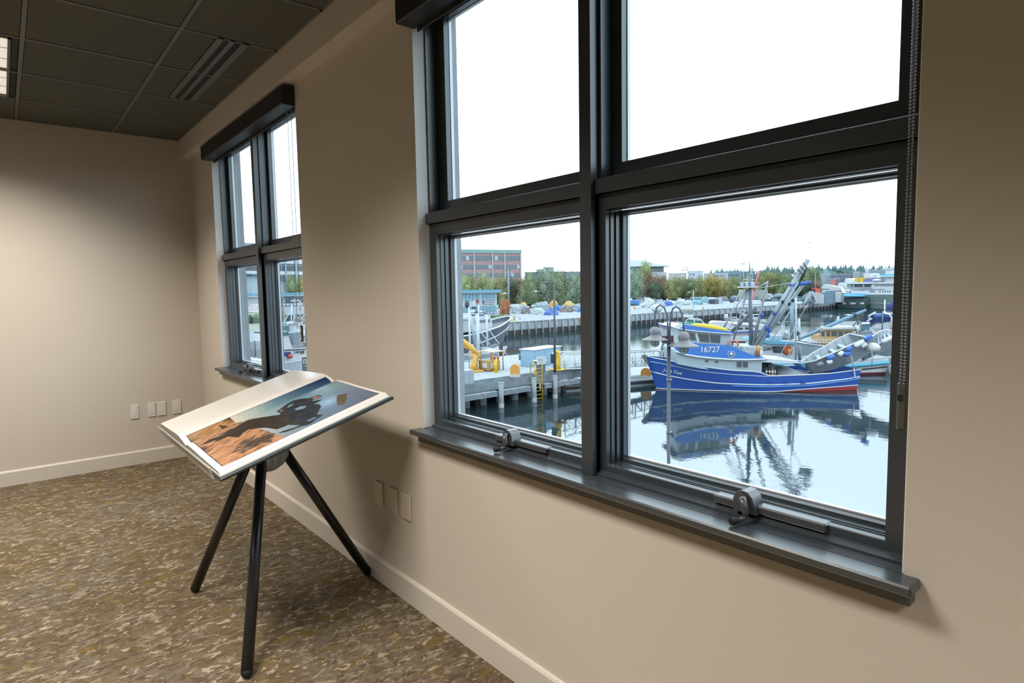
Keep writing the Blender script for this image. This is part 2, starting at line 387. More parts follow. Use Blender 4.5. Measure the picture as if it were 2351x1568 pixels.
def rings(mb, x0, x1, z0, z1, levels, mi=0):
    """levels: (left, right, bottom, top insets, y) joined one after the other into a stepped frame"""
    R = []
    for l, r, b_, t, y in levels: R.append([(x0+l, y, z0+b_), (x1-r, y, z0+b_), (x1-r, y, z1-t), (x0+l, y, z1-t)])
    for a_, b_ in zip(R, R[1:]): mb.add(a_+b_, [(i, (i+1) % 4, 4+(i+1) % 4, 4+i) for i in range(4)], mi)
def solid_ring(mb, x0, x1, z0, z1, o, i, ya, yb, mi=0):
    """rectangular ring between outer insets o and inner insets i, from depth ya to yb"""
    rings(mb, x0, x1, z0, z1, [(*o, yb), (*o, ya), (*i, ya), (*i, yb), (*o, yb)], mi)
ZT = 1.706
def make_window(idx, xa, xb):
    xm = xa + (.920 if idx == 1 else .92)
    w_ = bpy.data.objects.new('window_%d' % idx, None); COL.objects.link(w_); w_.location = ((xa+xb)/2, WY, ZS); structure(w_)
    f = MB()
    # posts shared by the four lights
    f.box((xm-.023, 1.356, ZS), (xm+.023 ,1.498, ZH-.001))
    f.build('mullion', fr_m, w_)
    for (p, q) in ((xa, xm-.0235), (xm+.0235, xb)):
        t_ = MB(); t_.box((p, 1.372, ZT-.023), (q ,1.498, ZT+.021), bev=.002); t_.build('transom', fr_m, w_)
    for col_, (p, q) in enumerate(((xa, xm), (xm, xb))):
        cl = 0 if col_ == 0 else .0236; cr_ = .0236 if col_ == 0 else 0
        # upper fixed light
        z0, z1 = ZT, ZH-.001
        up = MB(); rings(up, p, q, z0, z1, [(cl, cr_, .0215, 0, 1.498), (cl, cr_, .0215, 0, 1.39), (cl+.011, cr_+.011, .026, .012, 1.39), (cl+.011, cr_+.011, .026, .012, 1.44),
              (.071, .071, .070, .070, 1.44), (.071, .071, .072, .072, 1.462), (.071, .071, .076, .073, 1.4785)])
        s = up.build('upper_sash', fr_m, w_)
        sl = MB(); solid_ring(sl, p, q, z0, z1, (.0705, .0705, .0745, .0725), (.0735, .0735, .0775, .0745), 1.464, 1.477); sl.build('glazing_seal', lite_m, s)
        ws = MB(); ws.box((p+cl+.012, 1.405, z0+.0255), (q-cr_-.012, 1.43, z0+.0295)); ws.build('bright_line_strip', lite_m, s)  # added pale strip standing in for the bright line above the transom
        g_ = MB(); g_.box((p+.072, 1.480, z0+.075), (q-.072, 1.483, z1-.072)); g_.build('pane', gl, w_)
        # lower opening light
        z0, z1 = ZS, ZT
        lo = MB()
        rings(lo, p, q, z0, z1, [(cl, cr_, 0, .0235, 1.498), (cl, cr_, 0, .0235, 1.374), (cl, cr_, .004, .0235, 1.374), (cl, cr_, .014, .0235, 1.39), (.050, .052, .033, .068, 1.39), (.050, .052, .035, .068, 1.392), (.050, .052, .035, .068, 1.409), (.0535, .0555, .031, .071, 1.409),
              (.0535, .0555, .031, .071, 1.432)])
        lo.build('lower_frame', fr_m, w_)
        sa = MB(); rings(sa, p, q, z0, z1, [(.050, .052, .030, .069, 1.478), (.0560, .058, .033, .0725, 1.428), (.0585, .0605, .037, .074, 1.428), (.0585, .0605, .037, .074, 1.45), (.067, .067, .046, .079, 1.45), (.068, .068, .047, .080, 1.458), (.071, .071, .0525, .0825, 1.4785)])
        s = sa.build('lower_sash', fr_m, w_)
        sl = MB(); solid_ring(sl, p, q, z0, z1, (.0690, .069, .0500, .0810), (.0715, .0715, .0540, .0830), 1.466, 1.4775); sl.build('glazing_seal', lite_m, s)
        g_ = MB(); g_.box((p+.070, 1.480, z0+.052), (q-.070, 1.483, z1-.081)); g_.build('pane', gl, w_)
        # crank operator on the lower rail
        cx = {(1,0): -1.671, (1,1): -.757, (2,0): -4.70, (2,1): -3.86}[(idx, col_)]
        op = MB(); op.box((cx-.09, 1.378, ZS+.017), (cx+.192, 1.4115, ZS+.0385), bev=.0035)
        oo = op.build('crank_cover', mat('grey_crank_metal', (.055, .06, .065), .3, spec=1.0), w_)
        hs = MB(); prof = [(-.026, 0), (-.026, .030), (-.018, .046), (-.003, .054), (.012, .052), (.024, .040), (.030, .022), (.036, 0)]
        hs.prism(prof, lambda a: (cx+a[0], 1.366, ZS+.018+a[1]), lambda a: (cx+a[0], 1.408, ZS+.018+a[1]))
        hs.cyl((cx-.004, 1.366, ZS+.052), (cx-.004, 1.362, ZS+.052), .013, n=16)
        hs.build('crank_housing', _M['grey_crank_metal'], oo)
        ca = MB(); ca.tube([(cx+.008, 1.366, ZS+.056), (cx+.008, 1.352, ZS+.055), (cx+.012, 1.346, ZS+.047), (cx+.018, 1.344, ZS+.028), (cx+.022, 1.343, ZS+.016)], [.006, .009, .0095, .008, .006], 10)
        ca.tube([(cx+.022, 1.343, ZS+.016), (cx+.014, 1.322, ZS+.013)], .005, 10)
        ca.build('crank_handle', _M['grey_crank_metal'], oo)
        kb = MB(); kb.cyl((cx+.013, 1.322, ZS+.013), (cx+.006, 1.302, ZS+.011), .0075, .009, n=14); kb.build('crank_knob', black_m, oo)
    # sill with projecting nose and apron below
    s = MB(); s.box((xa, WY, ZS-.0195), (xb, 1.499, ZS-.0005)); s.box((xa-.018, 1.274, ZS-.021), (xb+.032, WY-.0005, ZS), bev=.004)
    s.build('window_sill', sill_m, w_)
    s = MB(); s.box((xa+.004, 1.303, ZS-.050), (xb+.022, WY-.0005, ZS-.0212)); s.build('sill_apron', sill_m, w_)
    return w_
make_window(1, *WIN[0]); make_window(2, *WIN[1])

# ---- roller blinds (fabric rolled up) with bead chains
blind_m = mat('black_blind_cassette', (.018, .019, .021), .45, spec=.4, bump=(500, .08))
steel_m = mat('nickel_bead', (.34, .345, .34), .32, metal=.85)
def bead_chain(mb, x, y, z0, z1, r, step):
    z = z0
    while z < z1: mb.sph((x, y, z), r, 8); z += step
    mb.cyl((x, y, z0), (x, y, z1), r*.3, n=5)
def make_blind(xa, xb, chains, label, tens):
    b = thing('roller_blind', ((xa+xb)/2, 1.31, 2.46), label, 'blind')
    c = MB(); pr = [(1.262, 2.463), (1.262, 2.556), (1.268, 2.560), (1.372, 2.560), (1.372, 2.500), (1.345, 2.458), (1.268, 2.457)]
    c.prism(pr, lambda p: (xa+.010, p[0], p[1]), lambda p: (xb-.010, p[0], p[1]))
    c.build('cassette', blind_m, b)
    for x0, x1 in ((xa+.002, xa+.0095), (xb-.0095, xb-.002)):
        e = MB(); e.prism([(y-.001 if y < 1.3 else y+.001, z) for y, z in pr], lambda p: (x0, p[0], p[1]), lambda p: (x1, p[0], p[1])); e.build('end_cap', blind_m, b)
    h = MB(); h.box((xa+.02, 1.3445, 2.440), (xb-.03, 1.353, 2.4755), bev=.003); h.build('hem_bar', blind_m, b)
    for x, y in chains:
        k = MB(); bead_chain(k, x, y, tens[2] if tens[3] else tens[2]-.02, 2.458, .0026 if tens[3] else .0028, .0066 if tens[3] else .0075); k.build('bead_chain', steel_m, b)
    tx, ty, tz, near = tens
    t = MB(); t.box((tx-.011, ty-.006, tz-.094), (tx+.0095, ty+.006, tz+.004), bev=.005)
    tm = mat('dark_bronze_plate', (.085, .085, .065), .4, spec=.5) if not near else mat('olive_chain_tensioner', (.085, .085, .066), .35, spec=.5)
    tt = t.build('chain_tensioner', tm, b)
    if near:
        q = MB(); q.box((tx-.008, ty-.0075, tz-.034), (tx+.001, ty-.0062, tz-.022)); q.build('slot', black_m, tt)
        q = MB(); q.box((tx+.0096, ty-.004, tz-.110), (tx+.013, ty+.01, tz-.055), bev=.003); q.build('clear_clip', mat('clear_plastic', (.75, .78, .82), .15, alpha=.5), tt)
    else:
        q = MB(); q.box((tx-.004, ty-.0072, tz-.084), (tx+.003, ty-.0062, tz-.055)); q.build('white_mark', mat('white_print', (.7,.7,.7), .6), tt)
    return b
make_blind(*WIN[0], [(-.4190, 1.35), (-.4115, 1.345)], 'black cassette roller blind with a bead chain over the large near window', (-.4135, 1.35, 1.205, True))
make_blind(*WIN[1], [(-3.560, 1.328), (-3.478, 1.318)], 'black cassette roller blind over the smaller window nearer the corner', (-3.466, 1.318, 1.222, False))

# ================================================================== WALL PLATES
plate_m = mat('almond_wall_plate', (.66, .60, .52), .4, spec=.4)
plate_w = mat('white_wall_plate', (.72, .70, .66), .4, spec=.4)
def plate(x0, x1, z0, z1, m, label, insert, wall='right'):
    t = thing('wall_plate', ((x0+x1)/2, WY, z0) if wall == 'right' else (XE, (x0+x1)/2, z0), label, 'wall plate', 'wall plates in the row under the windows' if wall == 'right' else 'wall plates low on the end wall')
    F = (lambda a, d, z: (a, WY-.0005-d, z)) if wall == 'right' else (lambda a, d, z: (XE+.0005+d, a, z))
    def fb(a0, a1, d0, d1, c0, c1, mm, nm, par, bev=0):
        q = MB(); q.box(F(a0, d0, c0), F(a1, d1, c1), bev=bev); return q.build(nm, mm, par)
    pl = fb(x0, x1, 0, .007, z0, z1, m, 'cover_plate', t, .0025)
    xc = (x0+x1)/2; zc = (z0+z1)/2
    if insert:
        ins = fb(xc-.0165, xc+.0165, .0072, .0088, zc-.033, zc+.033, m, 'socket_insert', t, .0007)
        if insert == 2:
            for dz in (-.017, .017):
                for dx in (-.006, .006): fb(xc+dx-.001, xc+dx+.001, .0089, .0092, zc+dz-.004, zc+dz+.004, black_m, 'slot', ins)
    for dz in (-.045, .045):
        q = MB(); q.cyl(F(xc, .0071, zc+dz), F(xc, .0080, zc+dz), .003, n=10); q.build('screw', m, pl)
plate(-2.645, -2.566, .381, .500, plate_m, 'almond blank wall plate, leftmost of the three below the sill', 0)
plate(-2.506, -2.428, .383, .501, plate_m, 'almond blank wall plate in the middle of the three below the sill', 0)
plate(-2.391, -2.309, .385, .503, plate_m, 'almond power outlet plate, rightmost of the three below the sill', 2)
for (p0, p1, ins, lb) in (((298, 929.5), (319.5, 960), 1, 'pale wall plate standing apart, leftmost of the four on the end wall'),
                    ((337.5, 924.5), (358, 955), 1, 'pale wall plate, left one of the touching pair on the end wall'),
                    ((359.5, 922), (382, 953), 1, 'pale wall plate, right one of the touching pair on the end wall'),
                    ((394.5, 918), (416.5, 948), 1, 'pale wall plate on the end wall nearest the room corner')):
    a = at(*p0, 0, XE); c = at(*p1, 0, XE)
    plate(a.y, c.y, .389, .507, plate_w, lb, ins, 'left')

# ================================================================== TRIPOD STAND AND BOOK
PH, TH, RL = 1.5618, .2924, .0136
bu = Vector((math.cos(PH)*math.cos(TH), math.sin(PH)*math.cos(TH), math.sin(TH))); bv = Vector((math.sin(PH), -math.cos(PH), 0))
bn = bv.cross(bu); bv = bv*math.cos(RL)+bn*math.sin(RL); bn = bv.cross(bu)
BC = Vector((-2.7247, .8633, .88)); BL = .674; BP = .525
def bk(u, v, n): return BC + bu*u + bv*v + bn*n
def bbox(mb, u0, u1, v0, v1, n0, n1, bev=0, mi=0):
    M_ = Matrix((( bv.x, bu.x, bn.x, BC.x), (bv.y, bu.y, bn.y, BC.y), (bv.z, bu.z, bn.z, BC.z), (0,0,0,1)))
    mb.box((v0, u0, n0), (v1, u1, n1), M=M_, bev=bev, mi=mi)
feet = [Vector((-3.111, .615, 0)), Vector((-2.269, .600, 0)), Vector((-2.72, 1.306, 0))]
hc = Vector((-2.700, .842, 0))
st = thing('tripod_bookstand', (hc.x, hc.y, 0), 'black-legged tripod stand with grey metal head carrying the open book', 'stand')
leg_m = mat('black_tube_metal', (.012, .014, .017), .3, spec=.6); head_m = mat('cast_grey_metal', (.36, .37, .38), .42, metal=.55)
for f in feet:
    d = (f-hc); d.z = 0; d.normalize()
    top = hc + d*.065 + Vector((0, 0, .735)); bot = Vector((f.x, f.y, .022))
    m_ = MB(); ax = (bot-top).normalized(); m_.cyl(top, bot, .0215, n=24)
    lg = m_.build('leg', leg_m, st)
    r_ = MB(); r_.sph(bot-ax*.001, .0218, 20); r_.build('rubber_foot', black_m, lg)
hd = MB(); nn = 48
def lobe(a, r, z, amp):
    k = 0
    for f in feet:
        d = f-hc; k = max(k, math.cos(a-math.atan2(d.y, d.x)))
    return (hc.x+math.cos(a)*(r+amp*max(0, k-.80)*5), hc.y+math.sin(a)*(r+amp*max(0, k-.80)*5), z)
R_ = []
for (r, z, amp) in ((.015, .636, 0), (.045, .640, 0), (.062, .655, .012), (.066, .69, .034), (.064, .73, .034), (.060, .80, .025)):
    R_.append([lobe(2*PI*i/nn, r, z, amp) for i in range(nn)])
hd.loft(R_); hd.build('tripod_head', head_m, st)
bd = MB(); bbox(bd, -.20, .20, -.22, .22, -.034, -.0165, .004); bd.cyl(hc+Vector((0, 0, .79)), bk(0, .01, -.03), .03, n=20); bd.build('support_board', mat('dark_board', (.03, .03, .032), .5), st)
clear_m = mat('clear_acrylic', (.62, .61, .56), .18, alpha=.55)
tr_ = MB(); bbox(tr_, -.352, -.3445, -.545, .440, -.030, .0175, .0028); bbox(tr_, -.3440, -.30, -.545, .440, -.0330, -.0275, .002); tr_.build('ledge', clear_m, st)
bb_ = MB(); bbox(bb_, -.3435, -.2005, -.10, .10, -.0340, -.0332); bb_.build('ledge_bracket', head_m, st)

book = thing('open_book', bk(0, 0, -.016), 'huge open photo book showing a rider on a dark horse, lying on the tripod stand', 'book')
page_m = mat('glossy_white_paper', (.80, .77, .72), .22, spec=.5)
edge_m = mat('page_block_edge', (.76, .73, .68), .7)
cov_m = mat('dark_book_cover', (.02, .026, .03), .4)
def hgt(v):
    P_ = [(-.530, .029), (-.40, .033), (-.22, .0395), (-.14, .0420), (-.10, .0415), (-.07, .0370), (-.035, .0270), (-.008, .0150), (0, .0125), (.006, .0140), (.022, .0215), (.05, .0255), (.09, .0262), (.16, .0235), (.26, .0185), (.36, .0150), (.45, .0130), (.53, .0120)]
    for (a, ha), (b_, hb) in zip(P_, P_[1:]):
        if v <= b_:
            t = (v-a)/(b_-a); t = max(0, t); return ha+(hb-ha)*t
    return P_[-1][1]
vs_ = [-BP+i*(BP)/60 for i in range(60)] + [0] + [(.508)*i/60 for i in range(1, 61)]
cv = MB(); bbox(cv, -.347, .347, -.548, .547, -.0155, -.0045, .002); cv.build('cover', cov_m, book)
ep = MB(); bbox(ep, -.342, .342, -.540, .537, -.0042, -.0005); ep.build('endpaper', mat('grey_endpaper', (.30, .32, .31), .6), book)
for sgn, nm in ((-1, 'page_block'), (1, 'page_block')):
    vv = [v for v in vs_ if (v <= 0 if sgn < 0 else v >= 0)]
    m_ = MB(); out_ = .017 if sgn > 0 else .004
    xo = -BP-out_ if sgn < 0 else vv[-1]+out_
    sec = [(v, hgt(v)-.0006) for v in vv] + ([(xo, 0)] if sgn > 0 else []) + [(0, 0)] + ([(xo, 0)] if sgn < 0 else [])
    sec = [(v, hgt(v)-.0008) for v in vv]
    base_ = [(xo, 0.0)] if True else []
    poly = (sec + [(0.0, 0.0)] + [(xo, 0.0)]) if sgn < 0 else (sec + [(xo, 0.0), (0.0, 0.0)])
    m_.prism(poly, lambda p: bk(-BL/2, p[0], p[1]), lambda p: bk(BL/2, p[0], p[1]))
    pb = m_.build(nm, edge_m, book)
    # top leaf
    t_ = MB(); n_ = len(vv)
    V = [bk(-BL/2, v, hgt(v)-.0007) for v in vv] + [bk(BL/2, v, hgt(v)-.0007) for v in vv] + [bk(-BL/2, v, hgt(v)) for v in vv] + [bk(BL/2, v, hgt(v)) for v in vv]
    F_ = [(2*n_+i, 2*n_+i+1, 3*n_+i+1, 3*n_+i) for i in range(n_-1)] + [(i, n_+i, n_+i+1, i+1) for i in range(n_-1)]
    F_ += [(i, i+1, 2*n_+i+1, 2*n_+i) for i in range(n_-1)] + [(n_+i, 3*n_+i, 3*n_+i+1, n_+i+1) for i in range(n_-1)] + [(0, 2*n_, 3*n_, n_), (n_-1, 2*n_-1, 4*n_-1, 3*n_-1)]
    t_.add(V, F_, 0, False); t_.build('page', page_m, book)
    if sgn > 0:
        for h in (.0045, .0085):
            q = MB(); vv0 = .508+.017*(1-h/.012)
            q.prism([(vv0-.004, h), (vv0+.0006, h), (vv0+.0004, h+.0006), (vv0-.004, h+.0006)], lambda p: bk(-BL/2, p[0], p[1]), lambda p: bk(BL/2, p[0], p[1])); q.build('signature_line', mat('page_seam_line', (.40, .37, .34), .8), pb)  # thin darker lines along the edge of the page block
# ---- the printed picture across the gutter: colours set point by point
def page_hit(px, py):
    d = RC @ Vector(((px-1175.5)/FPX, -(py-784)/FPX, -1.0)); h = .02
    for _ in range(12):
        t = ((BC+bn*h)-EYE).dot(bn)/d.dot(bn); P = EYE+d*t-BC; u, v = P.dot(bu), P.dot(bv); h = hgt(v)
    return u, v
def c1(x, y): return page_hit(600+x/7.837, 850+y/7.837)
def c2(x, y): return page_hit(360+x/9.04, 960+y/9.04)
def inpoly(p, poly):
    x, y = p; c = False; n = len(poly); j = n-1
    for i in range(n):
        xi, yi = poly[i]; xj, yj = poly[j]
        if (yi > y) != (yj > y) and x < (xj-xi)*(y-yi)/(yj-yi)+xi: c = not c
        j = i
    return c
_h = {}
def vn(x, y, s=0):
    def r(i, j):
        k = (i*374761393 + j*668265263 + s*974711) & 0xffffffff; k = ((k ^ (k >> 13))*1274126177) & 0xffffffff
        return ((k ^ (k >> 16)) & 0xffff)/65535.0
    i, j = math.floor(x), math.floor(y); fx, fy = x-i, y-j; fx = fx*fx*(3-2*fx); fy = fy*fy*(3-2*fy)
    return (r(i,j)*(1-fx)+r(i+1,j)*fx)*(1-fy)+(r(i,j+1)*(1-fx)+r(i+1,j+1)*fx)*fy
TL, GT, TR_, BR_, BL_, GB = page_hit(753.8, 862.1), page_hit(764, 873.6), page_hit(875, 903), page_hit(508.2, 1071.2), page_hit(429.1, 996.5), page_hit(438.5, 1013.6)
pv0 = (TL[1]+BL_[1])/2; pv1 = (TR_[1]+BR_[1])/2; pu0 = (BR_[0]+GB[0])/2; pu1 = (TR_[0]+GT[0])/2
horse = [c1(*p) for p in [(330,800),(340,775),(270,745),(340,700),(480,590),(560,550),(700,515),(870,500),(930,480),(1000,455),(1060,447),(1085,460),(1070,480),(1000,515),(950,530),(900,548),(960,550),(1090,523),(1060,555),(1000,585),(940,610),(1040,610),(1080,650),(1030,740),(1000,800),(1100,798),(1090,825),(1010,870),(920,940),(820,990),(760,1000),(640,1040),(560,1072),(450,1112),(290,1137),(400,1090),(600,1030),(690,990),(480,985),(400,1022),(280,1065),(180,1050),(60,1035)]] + \
        [c2(*p) for p in [(2040,215),(1900,240),(1800,300),(1700,400),(1500,385),(1430,405),(1240,490),(1030,665),(1250,450),(860,585),(1100,440),(1400,350),(1500,275),(1650,180),(1840,60),(1900,35),(2060,5)]] + [c1(0,850)]
holes = [[c1(*p) for p in q] for q in ([(460,680),(500,630),(590,595),(530,650)], [(595,702),(700,650),(820,642),(770,690),(640,722)], [(815,900),(975,840),(990,858),(850,922)])]
skin = [[c1(*p) for p in q] for q in ([(915,505),(960,480),(1045,465),(1050,480),(985,508),(930,525)], [(330,735),(385,705),(390,725),(350,745)])]
bush = [c1(*p) for p in [(1360,450),(1440,435),(1590,415),(1540,440),(1540,500),(1490,610),(1380,642),(1350,560)]]
branch = [c2(*p) for p in [(1840,60),(1500,180),(1380,200),(1300,215),(1480,150),(1650,110)]]
hz1, hz2 = page_hit(541, 971), page_hit(655, 1003)
darkg = [page_hit(*p) for p in [(562,1010),(580,1000),(600,998),(622,1012),(612,1022),(590,1030),(572,1024)]]
def hill(u, v): 
    t = (v-hz1[1])/(hz2[1]-hz1[1]); return u < hz1[0]+(hz2[0]-hz1[0])*t
def lerp3(a, b_, t): t = max(0, min(1, t)); return [a[i]+(b_[i]-a[i])*t for i in range(3)]
def pix(u, v):
    t = (u-pu0)/(pu1-pu0); s = (v-pv0)/(pv1-pv0)
    if hill(u, v):
        k = vn(u*30+7, v*160+u*60, 1)*.6+vn(u*90, v*420+u*150, 2)*.4
        c = lerp3((112, 72, 52), (214, 166, 124), k*1.25-.1)
        k2 = vn(u*16, v*16, 5)
        if s < .2: c = lerp3(c, (120, 96, 48), max(0, k2-.3)*1.2)
        if s > .45 and t > .25: c = lerp3(c, (112, 98, 104), max(0, min(1, (t-.30)*4)))
        if k2 > .60: c = lerp3(c, (46, 38, 34), (k2-.60)*5*(.5+.5*vn(u*120, v*120, 9)))
        dd = math.hypot((u-dg[0])/.085, (v-dg[1])/.075)+.9*(vn(u*45, v*45, 12)-.5)+.5*(vn(u*130, v*200, 13)-.5)
        if dd < 1: c = lerp3(c, lerp3((44, 40, 38), (104, 86, 70), vn(u*150, v*260, 3)), min(1, (1-dd)*2.2))
    else:
        up = max(0, min(1, (u-hz1[0])/(pu1-hz1[0])))
        a = lerp3((196, 190, 176), (118, 150, 152), up*2.4)
        b_ = lerp3((128, 160, 190), (84, 96, 116), max(0, s*1.15+up*.4-.5))
        c = lerp3(a, b_, s*1.5 if up > .3 else s*.7)
        c = lerp3(c, (30, 50, 92), max(0, 1-s*3.4)*max(0, up*1.5-.35))
        d = math.hypot((u-cg[0])/.055, (v-cg[1])/.05); c = lerp3(c, (150, 190, 224), max(0, 1-d*.6)*.9)  # pale blue spot blended into the sky area
        c = [x*(.96+.08*vn(u*200, v*200, 4)) for x in c]
    p = (u, v)
    if inpoly(p, branch): c = lerp3((60, 48, 34), (90, 70, 46), vn(u*200, v*200, 6))
    if inpoly(p, bush): c = lerp3((52, 46, 34), (112, 92, 62), vn(u*180, v*180, 7))
    if inpoly(p, horse) and not any(inpoly(p, q) for q in holes):
        c = lerp3((22, 24, 30), (66, 60, 62), vn(u*40, v*40, 8)*.6+.4*vn(u*110, v*110, 14)-.1)
        if t < .5: c = lerp3(c, (58, 48, 34), .6)
    if any(inpoly(p, q) for q in skin): c = (176, 112, 84)
    e = min(u-pu0, pu1-u, v-pv0, pv1-v)
    if e < .0022 and t < .5: c = (40, 34, 28)
    return S(*c)
cg = c1(1210, 565); dg = page_hit(592, 1013)
NU, NV = 300, 270
me = bpy.data.meshes.new('printed_picture'); V = []; F_ = []
for i in range(NU+1):
    for j in range(NV+1):
        u = pu0+(pu1-pu0)*i/NU; v = pv0+(pv1-pv0)*j/NV; V.append(bk(u, v, hgt(v)+.00035)-book.location)
F_ = [(i*(NV+1)+j, i*(NV+1)+j+1, (i+1)*(NV+1)+j+1, (i+1)*(NV+1)+j) for i in range(NU) for j in range(NV)]
me.from_pydata(V, [], F_); me.update()
ca = me.color_attributes.new('print', 'FLOAT_COLOR', 'POINT')
cols = []
for i in range(NU+1):
    for j in range(NV+1): cols += [*pix(pu0+(pu1-pu0)*i/NU, pv0+(pv1-pv0)*j/NV), 1.0]
ca.data.foreach_set('color', cols)
pm = mat('glossy_print', (.5, .5, .5), .24, spec=.5); nt = pm.node_tree
at_ = nt.nodes.new('ShaderNodeAttribute'); at_.attribute_name = 'print'; nt.links.new(at_.outputs['Color'], nt.nodes['Principled BSDF'].inputs['Base Color'])
me.materials.append(pm); po = bpy.data.objects.new('printed_picture', me); COL.objects.link(po); po.parent = book
for p in me.polygons: p.use_smooth = True
# ================================================================== HARBOUR
_Sraw = S
def S(r, g, b): return tuple(.53*c for c in _Sraw(r, g, b))     # outdoor things: reflectance under the bright overcast sky
WZ = -7.3; QZ = -4.85; DZ = -5.12
# water: calm, mostly sky reflection over dark green depth
wm = bpy.data.materials.new('harbour_water'); wm.use_nodes = True; nt = wm.node_tree
for n in list(nt.nodes): nt.nodes.remove(n)
out = nt.nodes.new('ShaderNodeOutputMaterial'); df = nt.nodes.new('ShaderNodeBsdfDiffuse'); go = nt.nodes.new('ShaderNodeBsdfGlossy'); ms = nt.nodes.new('ShaderNodeMixShader')
df.inputs['Color'].default_value = (.025, .045, .052, 1); go.inputs['Roughness'].default_value = .03; go.inputs['Color'].default_value = (.49, .505, .525, 1); ms.inputs[0].default_value = .62
tc = nt.nodes.new('ShaderNodeTexCoord')
mp = nt.nodes.new('ShaderNodeMapping'); mp.inputs['Rotation'].default_value = (0, 0, -.62); mp.inputs['Scale'].default_value = (.55, 1.0, 1)
n1 = nt.nodes.new('ShaderNodeTexNoise'); n1.inputs['Scale'].default_value = 1.1; n1.inputs['Detail'].default_value = 4; n1.inputs['Roughness'].default_value = .55
n2 = nt.nodes.new('ShaderNodeTexNoise'); n2.inputs['Scale'].default_value = .05; n2.inputs['Detail'].default_value = 2
rp = nt.nodes.new('ShaderNodeMapRange'); rp.inputs[1].default_value = .42; rp.inputs[2].default_value = .62; rp.inputs[3].default_value = .25; rp.inputs[4].default_value = 1.0
mu = nt.nodes.new('ShaderNodeMath'); mu.operation = 'MULTIPLY'
bp = nt.nodes.new('ShaderNodeBump'); bp.inputs['Strength'].default_value = .6; bp.inputs['Distance'].default_value = .034
for a_, b_ in ((tc.outputs['Object'], mp.inputs['Vector']), (mp.outputs['Vector'], n1.inputs['Vector']), (tc.outputs['Object'], n2.inputs['Vector']), (n2.outputs['Fac'], rp.inputs[0]),
              (n1.outputs['Fac'], mu.inputs[0]), (rp.outputs[0], mu.inputs[1]), (mu.outputs[0], bp.inputs['Height']), (bp.outputs['Normal'], go.inputs['Normal']),
              (df.outputs[0], ms.inputs[1]), (go.outputs[0], ms.inputs[2]), (ms.outputs[0], out.inputs['Surface'])): nt.links.new(a_, b_)
structure(MB().add([(-1500, 1.7, WZ), (1500, 1.7, WZ), (1500, 2600, WZ), (-1500, 2600, WZ)], [(0, 1, 2, 3)]).build('harbour_water', wm, origin=(0, 2, WZ)))

def gp(px, py, z): return at(px, py, 2, z)
def up(g, px, py):
    """world point above ground point g that the photograph shows at pixel px, py (same distance)"""
    return atd(px, py, math.hypot(g.x, g.y))
def nrm(v): v = Vector((v[0], v[1], 0)); return v.normalized()

conc = mat('wharf_concrete', S(188, 196, 203), .85, vary=(1.2, .18), bump=(8, .2))
conc_d = mat('weathered_concrete', S(150, 160, 168), .85, vary=(2.5, .25), bump=(10, .3))
asph = mat('wharf_asphalt', S(178, 185, 190), .9, vary=(.25, .10))
timber = mat('dark_wet_timber', S(58, 60, 62), .8, vary=(1.5, .3))
pilem = mat('grey_timber_pile', S(168, 174, 180), .85, vary=(2, .25), bump=(12, .4))
white_p = mat('white_boat_paint', S(238, 243, 248), .35, spec=.4)
alu = mat('bare_aluminium', S(172, 184, 192), .42, metal=.25, vary=(3, .08))
galv = mat('galvanised_steel', S(150, 160, 168), .5, metal=.2)
dkst = mat('dark_steel', S(70, 82, 92), .5)
yel = mat('safety_yellow_paint', S(250, 205, 50), .45)
oran = mat('orange_marker_paint', S(250, 175, 70), .5)
glassd = mat('dark_cabin_glass', S(70, 82, 88), .12, spec=.8)
blk = mat('black_rubber', S(36, 40, 46), .7)
rope_m = mat('pale_rope', S(205, 210, 212), .8)
redp = mat('red_paint', S(214, 60, 50), .5)
tealp = mat('turquoise_paint', S(105, 205, 230), .5)

# far quay with yard behind
qa = gp(1162, 772, WZ); qb = gp(1925, 707, WZ); qd = nrm(qb-qa); qn = Vector((-qd.y, qd.x, 0))   # qn points inland
if qn.x > 0: qn = -qn
Q0 = qa - qd*75; Q1 = qa + qd*236
def qp(s, t, z): p = qa + qd*s + qn*t; return Vector((p.x, p.y, z))
qlen = 176
mb = MB()
mb.prism([(-75, 0), (qlen, 0), (qlen+60, 1000), (-75, 1000)], lambda p: qp(p[0], p[1]+.35, WZ-.4), lambda p: qp(p[0], p[1]+.35, QZ-.02))
structure(mb.build('quay_ground', asph, origin=qp(0, 0, QZ)))
mb = MB(); ncap = int((qlen+75)/3.2)
for i in range(ncap):
    s0 = -75+i*(qlen+75)/ncap; s1 = s0+(qlen+75)/ncap-.12
    mb.prism([(s0, 0), (s1, 0), (s1, .34), (s0, .34)], lambda p: qp(p[0], p[1], WZ+1.05), lambda p: qp(p[0], p[1], QZ-.05))
qw = structure(mb.build('quay_wall', conc, origin=qp(0, 0, WZ)))
mb = MB(); mb.prism([(-75, -.06), (qlen, -.06), (qlen, .5), (-75, .5)], lambda p: qp(p[0], p[1], QZ-.05), lambda p: qp(p[0], p[1], QZ+.22))
mb.build('quay_kerb', conc_d, qw)
mb = MB(); mb.prism([(-75, 0), (qlen, 0), (qlen, .3), (-75, .3)], lambda p: qp(p[0], p[1]+.04, WZ-.5), lambda p: qp(p[0], p[1]+.04, WZ+1.05)); mb.build('quay_timber', timber, qw)
